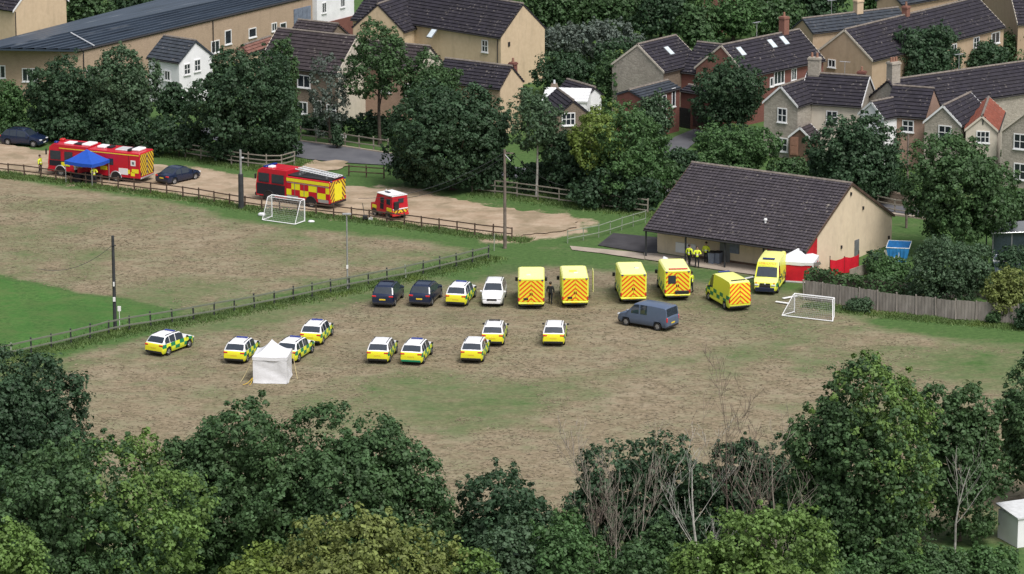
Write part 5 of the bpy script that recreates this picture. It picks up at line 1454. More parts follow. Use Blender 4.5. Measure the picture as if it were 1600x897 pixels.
def blue_canopy():
    p = G(137, 285); root = thing('blue_canopy', 'blue open sided gazebo in front of the long red truck', 'gazebo', p, R(-32))
    w, d = 3.1, 2.6; m = MB(); canopy_mesh(m, w, d, 2.05, 3.05, .1, 6, .30); obj('canopy', m, 'blue_canvas', root, 40)
    for sx in (-1, 1):
        for sy in (-1, 1):
            m = MB(); m.rbox(sx * (w / 2 - .06) - .025, sx * (w / 2 - .06) + .025, sy * (d / 2 - .06) - .025, sy * (d / 2 - .06) + .025, 0, 2.05, .006); obj('leg', m, 'aluminium', root)
    t = thing('folding_table', 'dark folding table standing in the shade of the blue gazebo', 'table', p + Vector((.3, .3, 0)), R(-32))
    m = MB(); m.rbox(-.9, .9, -.35, .35, .72, .76, .01); obj('tabletop', m, 'dark_cloth', t)
    for sx in (-.8, .8):
        for sy in (-.3, .3): m = MB(); m.box(sx - .02, sx + .02, sy - .02, sy + .02, 0, .72); obj('leg', m, 'grey_metal', t)
    # equipment cases under the canopy
    for i, (x, y, s, lab) in enumerate(((-.7, -.5, (.9, .55, .7), 'black equipment case on the ground under the left side of the gazebo'), (.7, -.45, (1.0, .6, .85), 'black equipment case on the ground under the right side of the gazebo'))):
        c = math.cos(R(-32)); sn = math.sin(R(-32))
        q = p + Vector((x * c - y * sn, x * sn + y * c, 0))
        cs = thing('equipment_case', lab, 'case', q, R(-32)); m = MB(); m.rbox(-s[0] / 2, s[0] / 2, -s[1] / 2, s[1] / 2, 0, s[2] * .72, .03); obj('case_body', m, 'black_plastic', cs)
        m = MB(); m.rbox(-s[0] / 2 - .01, s[0] / 2 + .01, -s[1] / 2 - .01, s[1] / 2 + .01, s[2] * .73, s[2], .03); obj('lid', m, 'dark_cloth', cs)
blue_canopy()
def red_tent():
    p = G(1246, 436); root = thing('red_white_tent', 'red walled tent with white roof against the clubhouse', 'tent', p, R(-14))
    w, d = 3.0, 2.6; m = MB(); canopy_mesh(m, w, d, 1.75, 2.55, .0, 5, .26); obj('canopy', m, 'white_canvas', root, 40)
    h = w / 2 - .05; hd = d / 2 - .05
    for (x0, x1, y0, y1) in ((-h + .7, h, -hd, -hd + .02), (-h, h, hd - .02, hd), (h - .02, h, -hd + .03, hd - .03)):
        m = MB(); m.box(x0, x1, y0, y1, .05, 1.60); obj('wall_panel', m, 'red_canvas', root)
    for sx in (-1, 1):
        for sy in (-1, 1): m = MB(); m.rbox(sx * h - .05, sx * h + .05, sy * hd - .05, sy * hd + .05, 0, 1.72, .01); obj('leg', m, 'white_paint', root)
    m = MB(); m.box(-h + .72, h, -hd - .03, -hd - .005, .02, .14); obj('skirt', m, 'white_canvas', root)
    m = MB(); m.add([(h, -hd, 1.7), (h + .55, -hd + .1, 1.85), (h + .6, -hd + .5, 1.55), (h + .1, -hd + .45, 1.2)], [(0, 1, 2, 3), (3, 2, 1, 0)]); obj('loose_flap', m, 'white_canvas', root)
red_tent()
def red_screen():
    a, b = G(1297, 433), G(1342, 424); root = thing('red_screen', 'red privacy screen on poles below the clubhouse gable', 'screen', a, math.atan2((b - a).y, (b - a).x))
    L = (b - a).length
    for i in range(2):
        m = MB(); n = 8
        for j in range(n + 1):
            x = L / 2 * (i + j / n); zt = 1.45 - .16 * math.sin(math.pi * j / n); y = .04 * math.sin(j * 1.7)
            m.v += [(x, y, .08), (x, y, zt)]
        for j in range(n): m.f.append((2 * j, 2 * j + 2, 2 * j + 3, 2 * j + 1)); m.mi.append(0)
        o = obj('fabric_panel', m, 'red_canvas', root); md = o.modifiers.new('thickness', 'SOLIDIFY'); md.thickness = .015
    for i in range(3):
        m = MB(); m.tube([(L / 2 * i, 0.05, 0), (L / 2 * i, .05, 1.75 if i != 1 else 1.5)], .035, 6); obj('pole', m, 'black_plastic', root)
red_screen()
# ------------------------------------------------------------------ goals
def goal(name, label, A, B, back, h, roof_d, rt=.055, white='white_paint', flare=0.0):
    a, b = G(*A), G(*B); d = b - a; L = d.length; ang = math.atan2(d.y, d.x)
    root = thing(name, label, 'goal', a, ang)
    s = 1 if back > 0 else -1; D = abs(back)
    f = MB(); f.tube([(0, 0, 0), (0, 0, h)], rt, 8); obj('post', f, white, root)
    f = MB(); f.tube([(L, 0, 0), (L, 0, h)], rt, 8); obj('post', f, white, root)
    f = MB(); f.tube([(-.02, 0, h), (L + .02, 0, h)], rt, 8); obj('crossbar', f, white, root)
    for x in (0, L):
        f = MB(); xb = x + (flare if x else -flare); f.tube([(x, 0, h), (x, s * roof_d, h - .05), (xb, s * D, .04)], rt * .6, 6); obj('back_strut', f, white, root)
        f = MB(); f.tube([(x, 0, .05), (xb, s * D, .05)], rt * .8, 6); obj('side_bar', f, white, root)
    f = MB(); f.tube([(-flare, s * D, .05), (L + flare, s * D, .05)], rt * .8, 6); obj('ground_bar', f, white, root)
    f = MB(); f.tube([(0, s * roof_d, h - .05), (L, s * roof_d, h - .05)], rt * .45, 6); obj('top_bar', f, white, root)
    n = MB(); t = .006
    def quad_net(p00, p10, p01, p11, step):
        p00, p10, p01, p11 = map(Vector, (p00, p10, p01, p11))
        nu = max(2, int(max((p10 - p00).length, (p11 - p01).length) / step)); nv = max(2, int(max((p01 - p00).length, (p11 - p10).length) / step))
        for i in range(nu + 1):
            u = i / nu; n.tube([p00.lerp(p10, u), p01.lerp(p11, u)], t, 3, cap=False)
        for i in range(nv + 1):
            u = i / nv; n.tube([p00.lerp(p01, u), p10.lerp(p11, u)], t, 3, cap=False)
    y1 = s * roof_d; y2 = s * D
    quad_net((0, y1, h - .05), (L, y1, h - .05), (-flare, y2, .05), (L + flare, y2, .05), .16)
    quad_net((0, 0, h), (L, 0, h), (0, y1, h - .05), (L, y1, h - .05), .16)
    for x in (0, L): quad_net((x, 0, h), (x, y1, h - .05), (x, 0, .05), (x + (flare if x else -flare), y2, .05), .16)
    stuff(obj('net', n, 'net', root))
    return root
goal('football_goal', 'white football goal in front of the fire engine by the brown fence', (425, 339), (476, 346), -1.5, 1.95, .6)
goal('football_goal', 'white football goal by the closeboard fence, right of the ambulances', (1241, 488), (1303, 495), -1.5, 1.5, .35, flare=.45)
# folded white net bundle by the left goal
# ------------------------------------------------------------------ poles and wires
def pole(name, label, base, top_py, r0, r1, mat, cat='pole', parts=None, cap=None):
    p = G(*base); s = scale_at(p); h = (base[1] - top_py) / (s * CP)
    root = thing(name, label, cat, p); m = MB(); lean = random.uniform(-.06, .06)
    m.tube([(lean * t, 0, h * t) for t in (0, .35, .7, 1)], [r0, r0 * .65 + r1 * .35, r0 * .3 + r1 * .7, r1], 10); obj('shaft', m, mat, root, 50)
    return root, h
U1, h1 = pole('utility_pole', 'tall dark wooden pole standing at the corner of the bright green lawn', (180, 516), 369, .15, .11, 'dark_pole')
m = MB(); m.box(-.05, .25, -.16, -.12, h1 - .75, h1 - .68); obj('bracket', m, 'dark_pole', U1)
for z, w in ((2.3, .2), (3.5, .12)): m = MB(); m.rbox(-w / 2 - .0, w / 2, -.20, -.14, z, z + .35, .01); obj('notice', m, 'plate_white', U1)
m = MB(); m.tube([(.35, 0, 0), (.35, 0, 1.55)], .025, 6); m.rbox(.22, .48, -.03, .03, 1.5, 1.9, .01); o = obj('meter_post', m, 'plate_white', U1)
U2, h2 = pole('utility_pole', 'weathered utility pole with wires standing where the two fences meet', (789, 388), 235, .16, .10, 'pole_wood')
m = MB(); m.box(-.1, .7, -.05, .05, h2 - .35, h2 - .27); obj('crossarm', m, 'pole_wood', U2)
m = MB(); m.tube([(0, -.12, h2 - .4), (.45, -.2, h2 - .9)], .03, 5); obj('bracket', m, 'lamp_glass', U2)
U3, h3 = pole('lamp_post', 'grey pole with thick black lower sleeve beside the brown fence', (377, 326), 235, .12, .10, 'steel_pole')
m = MB(); m.tube([(0, 0, 0), (0, 0, 3.1)], [.25, .22], 12); obj('sleeve', m, 'dark_pole', U3, 50)
m = MB(); m.box(-.05, .30, -.06, .06, h3 - .75, h3 - .63); obj('bracket', m, 'lamp_glass', U3)
U4, h4 = pole('lamp_post', 'thin grey lamp post standing behind the diagonal rail fence', (543, 452), 336, .07, .05, 'steel_pole')
m = MB(); m.rbox(-.35, .35, -.12, .12, h4 - .02, h4 + .12, .03); obj('lamp_head', m, 'steel_pole', U4)
m = MB(); m.rbox(-.08, .08, -.12, -.06, 1.7, 2.0, .01); obj('notice', m, 'plate_white', U4)
U5, h5 = pole('utility_pole', 'slim pole in front of the big tree at the right', (1416, 356), 212, .11, .08, 'pole_wood')
U6, h6 = pole('lamp_post', 'pale slim post among the trees at the top edge', (1198, 52), -30, .07, .05, 'lamp_glass')
U7, h7 = pole('marker_post', 'short pale post behind the brown fence near the utility pole', (772, 392), 366, .05, .05, 'rail_pale')
def wire(a, b, sag, label, r=.018):
    m = MB(); a, b = Vector(a), Vector(b); pts = []
    for i in range(17):
        t = i / 16; p = a.lerp(b, t); p.z -= sag * 4 * t * (1 - t); pts.append(p - a)
    m.tube(pts, r, 4); o = obj('overhead_wire', m, 'dark_pole', None, loc=a); tag(o, label, 'wire')
P2 = G(789, 388); top2 = P2 + Vector((0, 0, h2 - .25))
wire(top2, G(560, 310, 4.2), 1.0, 'upper overhead wire running left from the wired utility pole')
wire(top2 - Vector((0, 0, .3)), G(590, 312, 3.4), 1.0, 'lower overhead wire running left from the wired utility pole')
wire(top2 + Vector((.6, 0, 0)), G(880, 290, 3.0), .5, 'overhead wire running right from the wired utility pole into the trees')
P1 = G(180, 516) + Vector((0, 0, h1 - .7))
wire(P1, G(60, 420, 5.2), .8, 'overhead wire running left from the dark pole by the lawn')
# ------------------------------------------------------------------ skips, sheds
def skip(label, base, ang, L, W, H, mat, name='skip'):
    p = G(*base); root = thing(name, label, 'skip', p, ang); m = MB(); t = .05
    o_ = [(-L / 2 + .25, -W / 2 + .1), (L / 2 - .25, -W / 2 + .1), (L / 2 - .25, W / 2 - .1), (-L / 2 + .25, W / 2 - .1)]; T = [(-L / 2, -W / 2), (L / 2, -W / 2), (L / 2, W / 2), (-L / 2, W / 2)]
    vs = [(x, y, .05) for x, y in o_] + [(x, y, H) for x, y in T] + [(x * .95, y * .93, H) for x, y in T] + [(x * .95, y * .93, .3) for x, y in o_]
    fs = [(3, 2, 1, 0)]
    for i in range(4):
        j = (i + 1) % 4; fs += [(i, j, 4 + j, 4 + i), (4 + i, 4 + j, 8 + j, 8 + i), (8 + i, 8 + j, 12 + j, 12 + i)]
    fs.append((12, 13, 14, 15)); m.add(vs, fs); obj('hopper', m, mat, root)
    for i in range(5):
        x = -L / 2 + .35 + i * (L - .7) / 4; q = MB(); q.box(x - .04, x + .04, -W / 2 - .03, -W / 2 + .06, .25, H - .05); obj('rib', q, mat, root)
    q = MB(); q.tube([(-L / 2, -W / 2, H), (L / 2, -W / 2, H), (L / 2, W / 2, H), (-L / 2, W / 2, H), (-L / 2, -W / 2, H)], .04, 5); obj('rim', q, 'lamp_glass', root)
skip('blue skip standing beside the clubhouse gable', (1404, 405), R(-10), 1.9, 2.6, 1.25, 'blue_skip')
skip('grey skip right of the large round bush', (1573, 428), R(-8), 2.2, 2.2, 1.3, 'grey_skip')
def shed():
    p = G(1600, 846); root = thing('white_shed', 'white flat roofed shed cut by the right edge near the bottom', 'shed', p, R(24))
    m = MB(); m.box(-1.1, 3.0, -1.0, 1.4, 0, 1.9); obj('wall', m, 'white_render', root); m = MB()
    m.add([(-1.2, -1.1, 1.9), (3.2, -1.1, 1.9), (3.2, 1.6, 2.15), (-1.2, 1.6, 2.15), (-1.2, -1.1, 2.0), (3.2, -1.1, 2.0), (3.2, 1.6, 2.25), (-1.2, 1.6, 2.25)], [(3, 2, 1, 0), (4, 5, 6, 7), (0, 1, 5, 4), (1, 2, 6, 5), (2, 3, 7, 6), (3, 0, 4, 7)])
    obj('roof', m, 'lamp_glass', root)
shed()
def pergola():
    p = G(1575, 396); root = thing('glass_shelter', 'dark framed glass garden shelter at the right edge', 'shelter', p, R(8))
    for x in (-1.6, 0, 1.6):
        for y in (-1, 1): m = MB(); m.rbox(x - .05, x + .05, y - .05, y + .05, 0, 2.2 + .15 * y, .01); obj('post', m, 'grey_metal', root)
    m = MB(); m.add([(-1.8, -1.2, 2.03), (1.8, -1.2, 2.03), (1.8, 1.2, 2.38), (-1.8, 1.2, 2.38), (-1.8, -1.2, 2.10), (1.8, -1.2, 2.10), (1.8, 1.2, 2.45), (-1.8, 1.2, 2.45)], [(3, 2, 1, 0), (4, 5, 6, 7), (0, 1, 5, 4), (1, 2, 6, 5), (2, 3, 7, 6), (3, 0, 4, 7)]); obj('roof', m, 'grey_metal', root)
    for x in (-.8, .8): m = MB(); m.box(x - .74, x + .74, -1.02, -1.0, .1, 1.95); obj('pane', m, 'glass', root)
    m = MB(); m.tube([(-1.8, -1.24, 2.06), (1.8, -1.24, 2.06)], .05, 5); obj('fascia', m, 'lamp_glass', root)
pergola()
# low grey screen panel by the red fabric, white garden chairs
def pannel():
    a, b = G(1327, 437), G(1365, 424); d = b - a; root = thing('grey_panel_fence', 'low grey panel fence right of the red screen', 'fence', a, math.atan2(d.y, d.x))
    for i in range(3):
        m = MB(); L = d.length / 3; m.rbox(i * L + .02, (i + 1) * L - .02, -.03, .03, .02, .85, .01); obj('panel', m, 'rail_grey', root)
pannel()
def garden_chair(label, base, ang):
    root = thing('garden_chair', label, 'chair', G(*base), ang, 'white garden chairs beside the blue skip')
    m = MB(); m.rbox(-.25, .25, -.25, .25, .40, .45, .01); obj('seat', m, 'white_paint', root)
    m = MB(); m.rbox(-.25, .25, .22, .27, .45, .95, .01); obj('backrest', m, 'white_paint', root)
    for sx in (-.21, .21):
        for sy in (-.2, .2): m = MB(); m.box(sx - .025, sx + .025, sy - .025, sy + .025, 0, .40); obj('leg', m, 'white_paint', root)
garden_chair('left white garden chair in front of the blue skip', (1388, 408), 2.4)
garden_chair('right white garden chair in front of the blue skip', (1398, 410), -1.2)
# sign on the garden fence across the road
p = G(536, 228); root = thing('road_sign', 'small white sign on the garden fence across the road', 'sign', p)
m = MB(); m.box(-.03, .03, 0, .05, 0, 1.3); obj('post', m, 'dark_pole', root); m = MB(); m.rbox(-.32, .32, -.03, 0, .75, 1.15, .01); obj('sign_panel', m, 'plate_white', root)
# white line markers lying on the grass near the right goal
for i, (a, b, lab) in enumerate((((1212, 473), (1233, 476), 'nearer white plank lying on the grass left of the right goal'), ((1223, 468), (1246, 464), 'farther white plank lying on the grass left of the right goal'), ((1155, 439), (1178, 434), 'white strip lying on the grass by the van ambulance facing the camera'))):
    p, q = G(*a), G(*b); d = q - p; m = MB(); m.rbox(0, d.length, -.12, .12, .05, .13, .02); o = obj('white_plank', m, 'white_paint', None, loc=p, rotz=math.atan2(d.y, d.x)); tag(o, lab, 'plank', 'white planks on the grass')
# football and roller by the left goal
def lumpy(name, lab, cat, base, sz, mat, seed):
    r = random.Random(seed); bm = bmesh.new(); bmesh.ops.create_icosphere(bm, subdivisions=2, radius=1)
    for v in bm.verts: v.co = Vector((v.co.x * sz[0], v.co.y * sz[1], max(-.3, v.co.z) * sz[2] + sz[2] * .3)) * r.uniform(.85, 1.15)
    me = bpy.data.meshes.new(name); bm.to_mesh(me); bm.free(); me.materials.append(MATS[mat]); me.polygons.foreach_set('use_smooth', [True] * len(me.polygons))
    o = link(name, me, None, G(*base)); return tag(o, lab, cat)
lumpy('white_sack', 'crumpled white sack on the grass right of the left goal', 'sack', (486, 347), (.3, .18, .13), 'white_canvas', 1)
lumpy('white_bundle', 'white bundled netting on the ground at the left foot of the left goal', 'bundle', (409, 337), (.35, .25, .22), 'white_canvas', 2)
lumpy('white_bag', 'small white bag lying on the grass behind the box ambulances', 'bag', (1039, 408), (.25, .2, .3), 'white_canvas', 3)
# wheeled line marker near the fence
p = G(573, 346); root = thing('line_marker', 'small black wheeled line marker on the grass below the fence', 'line marker', p)
m = MB(); m.rbox(-.35, .1, -.2, .2, .2, .55, .05); obj('hopper', m, 'black_plastic', root); m = MB(); m.tube([(.35, -.08, .2), (.35, .08, .2)], .2, 12); obj('wheel', m, 'plate_white', root); m = MB(); m.tube([(-.2, 0, .5), (-.35, 0, 1.6)], .03, 5); obj('handle', m, 'dark_pole', root)
# wheelie bins by the clubhouse wall
for i, (bx, by, lab) in enumerate(((1113, 412, 'left dark grey wheelie bin under the clubhouse veranda'), (1122, 412, 'right dark grey wheelie bin under the clubhouse veranda'))):
    root = thing('wheelie_bin', lab, 'bin', G(bx, by), R(-30), 'wheelie bins under the veranda'); m = MB()
    m.add([(-.22, -.25, .05), (.22, -.25, .05), (.22, .2, .05), (-.22, .2, .05), (-.28, -.33, .95), (.28, -.33, .95), (.28, .3, .95), (-.28, .3, .95)], [(3, 2, 1, 0), (4, 5, 6, 7), (0, 1, 5, 4), (1, 2, 6, 5), (2, 3, 7, 6), (3, 0, 4, 7)]); obj('bin_body', m, 'grey_skip', root)
    m = MB(); m.rbox(-.30, .30, -.36, .34, .955, 1.04, .03); obj('lid', m, 'black_plastic', root)
# satellite dish on the right hand roofs
p = G(1517, 178); root = thing('satellite_pole', 'grey satellite dish on a tall pole above the gables at the right', 'satellite dish', p)
zz = (178 - 124) / (scale_at(p) * CP); m = MB(); m.tube([(0, 0, 0), (0, 0, zz)], .06, 6); obj('mast', m, 'lamp_glass', root)
m = MB(); 
for j in range(5):
    for i in range(14):
        a_ = 2 * math.pi * i / 14; rr = .42 * j / 4; m.v.append((rr * math.cos(a_) - .2, -.1 + .18 * (j / 4) ** 2, zz + rr * math.sin(a_) * .9))
for j in range(4):
    for i in range(14): q = j * 14 + i; q2 = j * 14 + (i + 1) % 14; m.f.append((q, q2, q2 + 14, q + 14)); m.mi.append(0)
obj('dish', m, 'lamp_glass', root)

# ------------------------------------------------------------------ people
def skin_mesh(verts, edges, radii, sub=2, root=0):
    me = bpy.data.meshes.new('tmp'); me.from_pydata(verts, edges, []); o = bpy.data.objects.new('tmp', me); COL.objects.link(o)
    o.modifiers.new('s', 'SKIN'); sv = me.skin_vertices[0].data
    for i, rd in enumerate(radii): sv[i].radius = (rd, rd) if not isinstance(rd, tuple) else rd; sv[i].use_root = (i == root)
    mo = o.modifiers.new('u', 'SUBSURF'); mo.levels = sub; mo.render_levels = sub
    dg = bpy.context.evaluated_depsgraph_get(); m2 = bpy.data.meshes.new_from_object(o.evaluated_get(dg))
    bpy.data.objects.remove(o); bpy.data.meshes.remove(me); return m2
def person(label, base, theta, jacket, pose=0, trousers='dark_cloth', group=None, stride=.10, arms=0):
    loc, rz = place(*base, theta)
    # x forward, y left
    v, e, r = [], [], []
    def add(p, rad, par=None):
        v.append(p); r.append(rad)
        if par is not None: e.append((par, len(v) - 1))
        return len(v) - 1
    pel = add((0, 0, .95), (.15, .13)); w = add((0, 0, 1.10), (.15, .12), pel); ch = add((.01, 0, 1.32), (.17, .13), w); nk = add((0, 0, 1.47), .075, ch); hd0 = add((.01, 0, 1.56), .075, nk); hd = add((.02, 0, 1.66), .105, hd0); add((.015, 0, 1.74), .085, hd)
    add((.135, 0, 1.645), .018, hd)         # nose
    for s in (-1, 1):
        hp = add((0, s * .10, .88), .105, pel); kn = add((.03 + s * stride, s * .11, .50), .068, hp); an = add((s * stride * 1.3 - .03, s * .12, .10), .047, kn); add((s * stride * 1.3 + .15, s * .13, .05), .042, an)
        sh = add((0, s * .20, 1.40), .072, ch)
        if arms == 1: el = add((.08, s * .29, 1.16), .052, sh); wr = add((.26, s * .18, 1.18), .038, el); hdn = add((.33, s * .13, 1.20), .038, wr); tips = [(.41, s * (.09 + .02 * q), 1.22 - .012 * q) for q in range(4)]; th = (.35, s * .07, 1.24)
        else: el = add((-.03, s * .27, 1.14), .052, sh); wr = add((.05, s * .27, .90), .038, el); hdn = add((.07, s * .265, .83), .038, wr); tips = [(.045 + .025 * q, s * .26, .74 + .008 * abs(q - 1.5)) for q in range(4)]; th = (.12, s * .245, .78)
        for t in tips: add(t, .012, hdn)
        add(th, .013, hdn)
    me = skin_mesh(v, e, r, 2)
    for mt in (trousers, 'skin', 'black_plastic', jacket if jacket != 'hivis' else 'dark_cloth'): me.materials.append(MATS[mt])
    mi = []
    for p in me.polygons:
        c = p.center
        if c.z < .11: k = 2
        elif c.z < .98 and abs(c.y) < .21: k = 0
        elif c.z > 1.47: k = 1
        elif (arms == 0 and c.z < .88) or (arms == 1 and c.x > .27): k = 1
        else: k = 3
        mi.append(k)
    me.polygons.foreach_set('material_index', mi); me.polygons.foreach_set('use_smooth', [True] * len(mi)); me.name = 'person'
    o = link('person', me, None, loc, rz); tag(o, label, 'person', group)
    # jacket
    jv, je, jr = [], [], []
    def ja(p, rad, par=None):
        jv.append(p); jr.append(rad)
        if par is not None: je.append((par, len(jv) - 1))
        return len(jv) - 1
    a0 = ja((0, 0, 1.12), (.175, .145)); b0 = ja((.01, 0, 1.33), (.195, .155), a0); ja((0, 0, 1.45), .10, b0); ja((0, 0, .88), (.185, .15), a0)
    for s in (-1, 1):
        q = ja((0, s * .21, 1.40), .088, b0)
        if arms == 1: q = ja((.08, s * .30, 1.16), .068, q); ja((.23, s * .20, 1.175), .055, q)
        else: q = ja((-.03, s * .275, 1.14), .068, q); ja((.04, s * .275, .94), .056, q)
    jm = skin_mesh(jv, je, jr, 2); jm.materials.append(MATS[jacket]); jm.materials.append(MATS['plate_white'])
    jm.polygons.foreach_set('material_index', [1 if jacket == 'hivis' and (abs(p.center.z - 1.10) < .035) and abs(p.center.y) < .22 else 0 for p in jm.polygons]); jm.polygons.foreach_set('use_smooth', [True] * len(jm.polygons)); jm.name = 'jacket'
    link('jacket', jm, o)
    bm = bmesh.new(); bmesh.ops.create_uvsphere(bm, u_segments=12, v_segments=8, radius=.122)
    for vv in bm.verts: vv.co = Vector((vv.co.x * 1.0 - .012, vv.co.y * .95, max(vv.co.z, -.02 if vv.co.x > -.02 else -.09) + 1.70))
    hm = bpy.data.meshes.new('hair'); bm.to_mesh(hm); bm.free(); hm.materials.append(MATS['hair']); hm.polygons.foreach_set('use_smooth', [True] * len(hm.polygons)); link('hair', hm, o)
    fm = MB()
    for s in (-1, 1): fm.tube([(.118, s * .038, 1.672), (.128, s * .038, 1.672)], .014, 6)
    fm.tube([(.118, -.03, 1.59), (.122, .03, 1.59)], .008, 5)
    obj('face', fm, 'black_plastic', o)
    return o
person('person in yellow high visibility jacket, leftmost of the three by the clubhouse', (1077, 415), 30, 'hivis')
person('person in yellow high visibility jacket nearest the camera of the three by the clubhouse', (1089, 418), 170, 'hivis', arms=1, stride=.05)
person('person in yellow high visibility jacket at the right of the three, by the bins', (1103, 411), 200, 'hivis', stride=.05)
person('person in yellow high visibility jacket standing at the right side of an ambulance', (1080, 458), -60, 'hivis', stride=.05)
person('person in dark clothes walking between the two left box ambulances', (860, 475), 10, 'dark_cloth', stride=.12)
person('person in yellow high visibility jacket at the front of the long red truck', (63, 272), 120, 'hivis', stride=.04)
person('person in yellow vest standing under the blue gazebo', (147, 289), 160, 'hivis', arms=1, stride=.03)
person('person in white top standing under the left side of the blue gazebo', (119, 281), 60, 'white_canvas', arms=1, stride=.03)
# ------------------------------------------------------------------ trees and shrubs
def randdir(r, n):
    v = r.normal(size=(n, 3)); return v / np.linalg.norm(v, axis=1, keepdims=True)
def crown_mesh(seed, Rx, z0, z1, leaf, mats, shape='round', dens=1.0, Ry=None, gaps=0.0, yellow=None, flat=0.8, lobes=None, spikes=0.6, at=None):
    r = np.random.default_rng(seed)
    Ry = Ry or Rx; rz = (z1 - z0) / 2; zc = (z0 + z1) / 2
    m = min(Rx, Ry, rz)
    rc = float(np.clip(.10 * m + .26, .26, .72)) * (leaf / .27) ** .5        # clump radius in metres
    area = 4 * math.pi * ((Rx * Ry) ** 1.6 / 3 + (Rx * rz) ** 1.6 / 3 + (Ry * rz) ** 1.6 / 3) ** (1 / 1.6)
    n = int(area / (rc * rc) * 1.9 * dens)
    d = randdir(r, n)
    d = d[(d[:, 2] > -.92)]
    d = d[(d[:, 1] < .35) | (r.random(len(d)) < .25)]
    n = len(d)
    # boughs: bumps on the outline
    K = int(22 + 6 * max(Rx, rz)); bd = randdir(r, K); br = r.uniform(.22, .46, K); bh = r.uniform(.6, 1.25, K)
    ang = np.arccos(np.clip(d @ bd.T, -1, 1)) / br[None]
    bump = (np.sqrt(np.clip(1 - ang ** 2, 0, 1)) * bh[None]).max(1)
    rad = .71 + .27 * bump + r.normal(0, .012, n)
    K2 = 140; b2 = randdir(r, K2); bump2 = np.sqrt(np.clip(1 - (np.arccos(np.clip(d @ b2.T, -1, 1)) / r.uniform(.12, .2, K2)[None]) ** 2, 0, 1)).max(1)
    ph = r.random(6) * 6.28
    rad = (rad - .05 + .075 * bump2) * (1 + .07 * np.sin(d[:, 0] * 2.6 + ph[0]) + .07 * np.sin(d[:, 2] * 2.9 + ph[1] + d[:, 0] * 1.3) + .05 * np.sin(d[:, 1] * 3 + ph[2]))
    layer = r.random(n) < .34
    rad = np.where(layer, rad * r.uniform(.50, .9, n), rad)
    u = d.copy(); hz = np.hypot(u[:, 0], u[:, 1]); p = 2.5
    k = (hz ** p + np.abs(u[:, 2]) ** p) ** (-1 / p)
    u = u * k[:, None]
    if shape == 'cone': w = 1 - .62 * np.clip(u[:, 2] * .5 + .5, 0, 1); u[:, 0] *= w * 1.3; u[:, 1] *= w * 1.3
    if shape == 'tall': w = 1 - .38 * np.clip(u[:, 2], 0, 1) - .12 * np.clip(-u[:, 2], 0, 1); u[:, 0] *= w; u[:, 1] *= w
    c = u * rad[:, None]
    c = c / np.maximum(np.percentile(np.abs(c), 99, axis=0), .3) * np.where(np.array([1, 1, 1]) > 0, .99, 1)
    if shape in ('cone', 'tall'): pass
    P = c * np.array([Rx, Ry, rz]); P[:, :2] -= d[:, :2] * rc * .45; P[:, 2] -= d[:, 2] * rc * .4
    if at is not None:      # parts of a crown far below the picture carry fewer leaves
        W_ = P + np.array([at.x, at.y, at.z + zc - CAM_H]); dp = W_[:, 1] * CP - W_[:, 2] * SP; py = 448.5 - F_PX * (W_[:, 1] * SP + W_[:, 2] * CP) / dp; px = 800 + F_PX * W_[:, 0] / dp
        kp = ((py < 960) & (py > -70) & (px > -90) & (px < 1690)) | (r.random(len(P)) < .15); P = P[kp]; bump = bump[kp]
    if gaps:
        g = np.sin(P[:, 0] * 2.1 + seed) + np.sin(P[:, 2] * 2.3 + seed * 2) + np.sin(P[:, 1] * 1.7 + P[:, 2] * 1.1)
        kp = (g < 3 * (1 - 2.2 * gaps)) | (r.random(len(P)) < .12); P = P[kp]; bump = bump[kp]
    dd = P / np.array([Rx, Ry, rz]) ** 1.3; dd /= np.linalg.norm(dd, axis=1, keepdims=True) + 1e-6
    ns = int(len(P) * .16 * spikes)
    if ns:
        si = r.choice(len(P), ns); sp = P[si] + dd[si] * r.uniform(.5, 1.15, ns)[:, None] * rc; sp[:, 2] += r.uniform(0, .6, ns) * rc
        P = np.vstack([P, sp]); dd = np.vstack([dd, dd[si]])
    nc = len(P)
    per = int(np.clip(3.35 * rc * rc / (leaf * leaf), 7, 90))
    csz = r.uniform(.40, 1.2, nc) * rc
    if ns: csz[-ns:] *= .5
    ct = np.clip(r.normal(.48, .17, nc), 0, 1)
    pc = np.repeat(np.arange(nc), per); N = len(pc)
    q = randdir(r, N); q[:, 2] *= flat
    off = q * csz[pc][:, None] * (r.random(N) ** .4)[:, None]
    pos = P[pc] + off
    nrm = q * .95 + dd[pc] * .30 + np.array([0, 0, .42]) + r.normal(0, .30, (N, 3)); nrm /= np.linalg.norm(nrm, axis=1, keepdims=True)
    t1 = np.cross(nrm, randdir(r, N)); t1 /= np.linalg.norm(t1, axis=1, keepdims=True) + 1e-9; t2 = np.cross(nrm, t1)
    s = leaf * .88 * np.clip(np.exp(r.normal(0, .30, N)), .4, 1.7)[:, None]
    a = t1 * s * .62; b = t2 * s * .43
    bend = nrm * s * .16
    v = np.stack([pos - a, pos + b + bend, pos + a, pos - b + bend], 1).reshape(-1, 3)
    tint = np.clip(ct[pc] + r.normal(0, .13, N), 0, 1)
    if not gaps:      # large filler leaves inside the crown, inner shade put into their darker tint
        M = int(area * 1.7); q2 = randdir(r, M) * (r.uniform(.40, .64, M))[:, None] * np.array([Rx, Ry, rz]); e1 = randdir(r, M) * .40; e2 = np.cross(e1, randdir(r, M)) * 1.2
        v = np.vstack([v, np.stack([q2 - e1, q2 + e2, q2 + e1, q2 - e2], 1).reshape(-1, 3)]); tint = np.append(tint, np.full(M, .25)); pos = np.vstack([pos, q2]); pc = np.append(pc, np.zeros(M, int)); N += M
    v[:, 2] = np.maximum(v[:, 2] + zc, .02)
    f = np.arange(4 * N).reshape(N, 4)
    mi = None
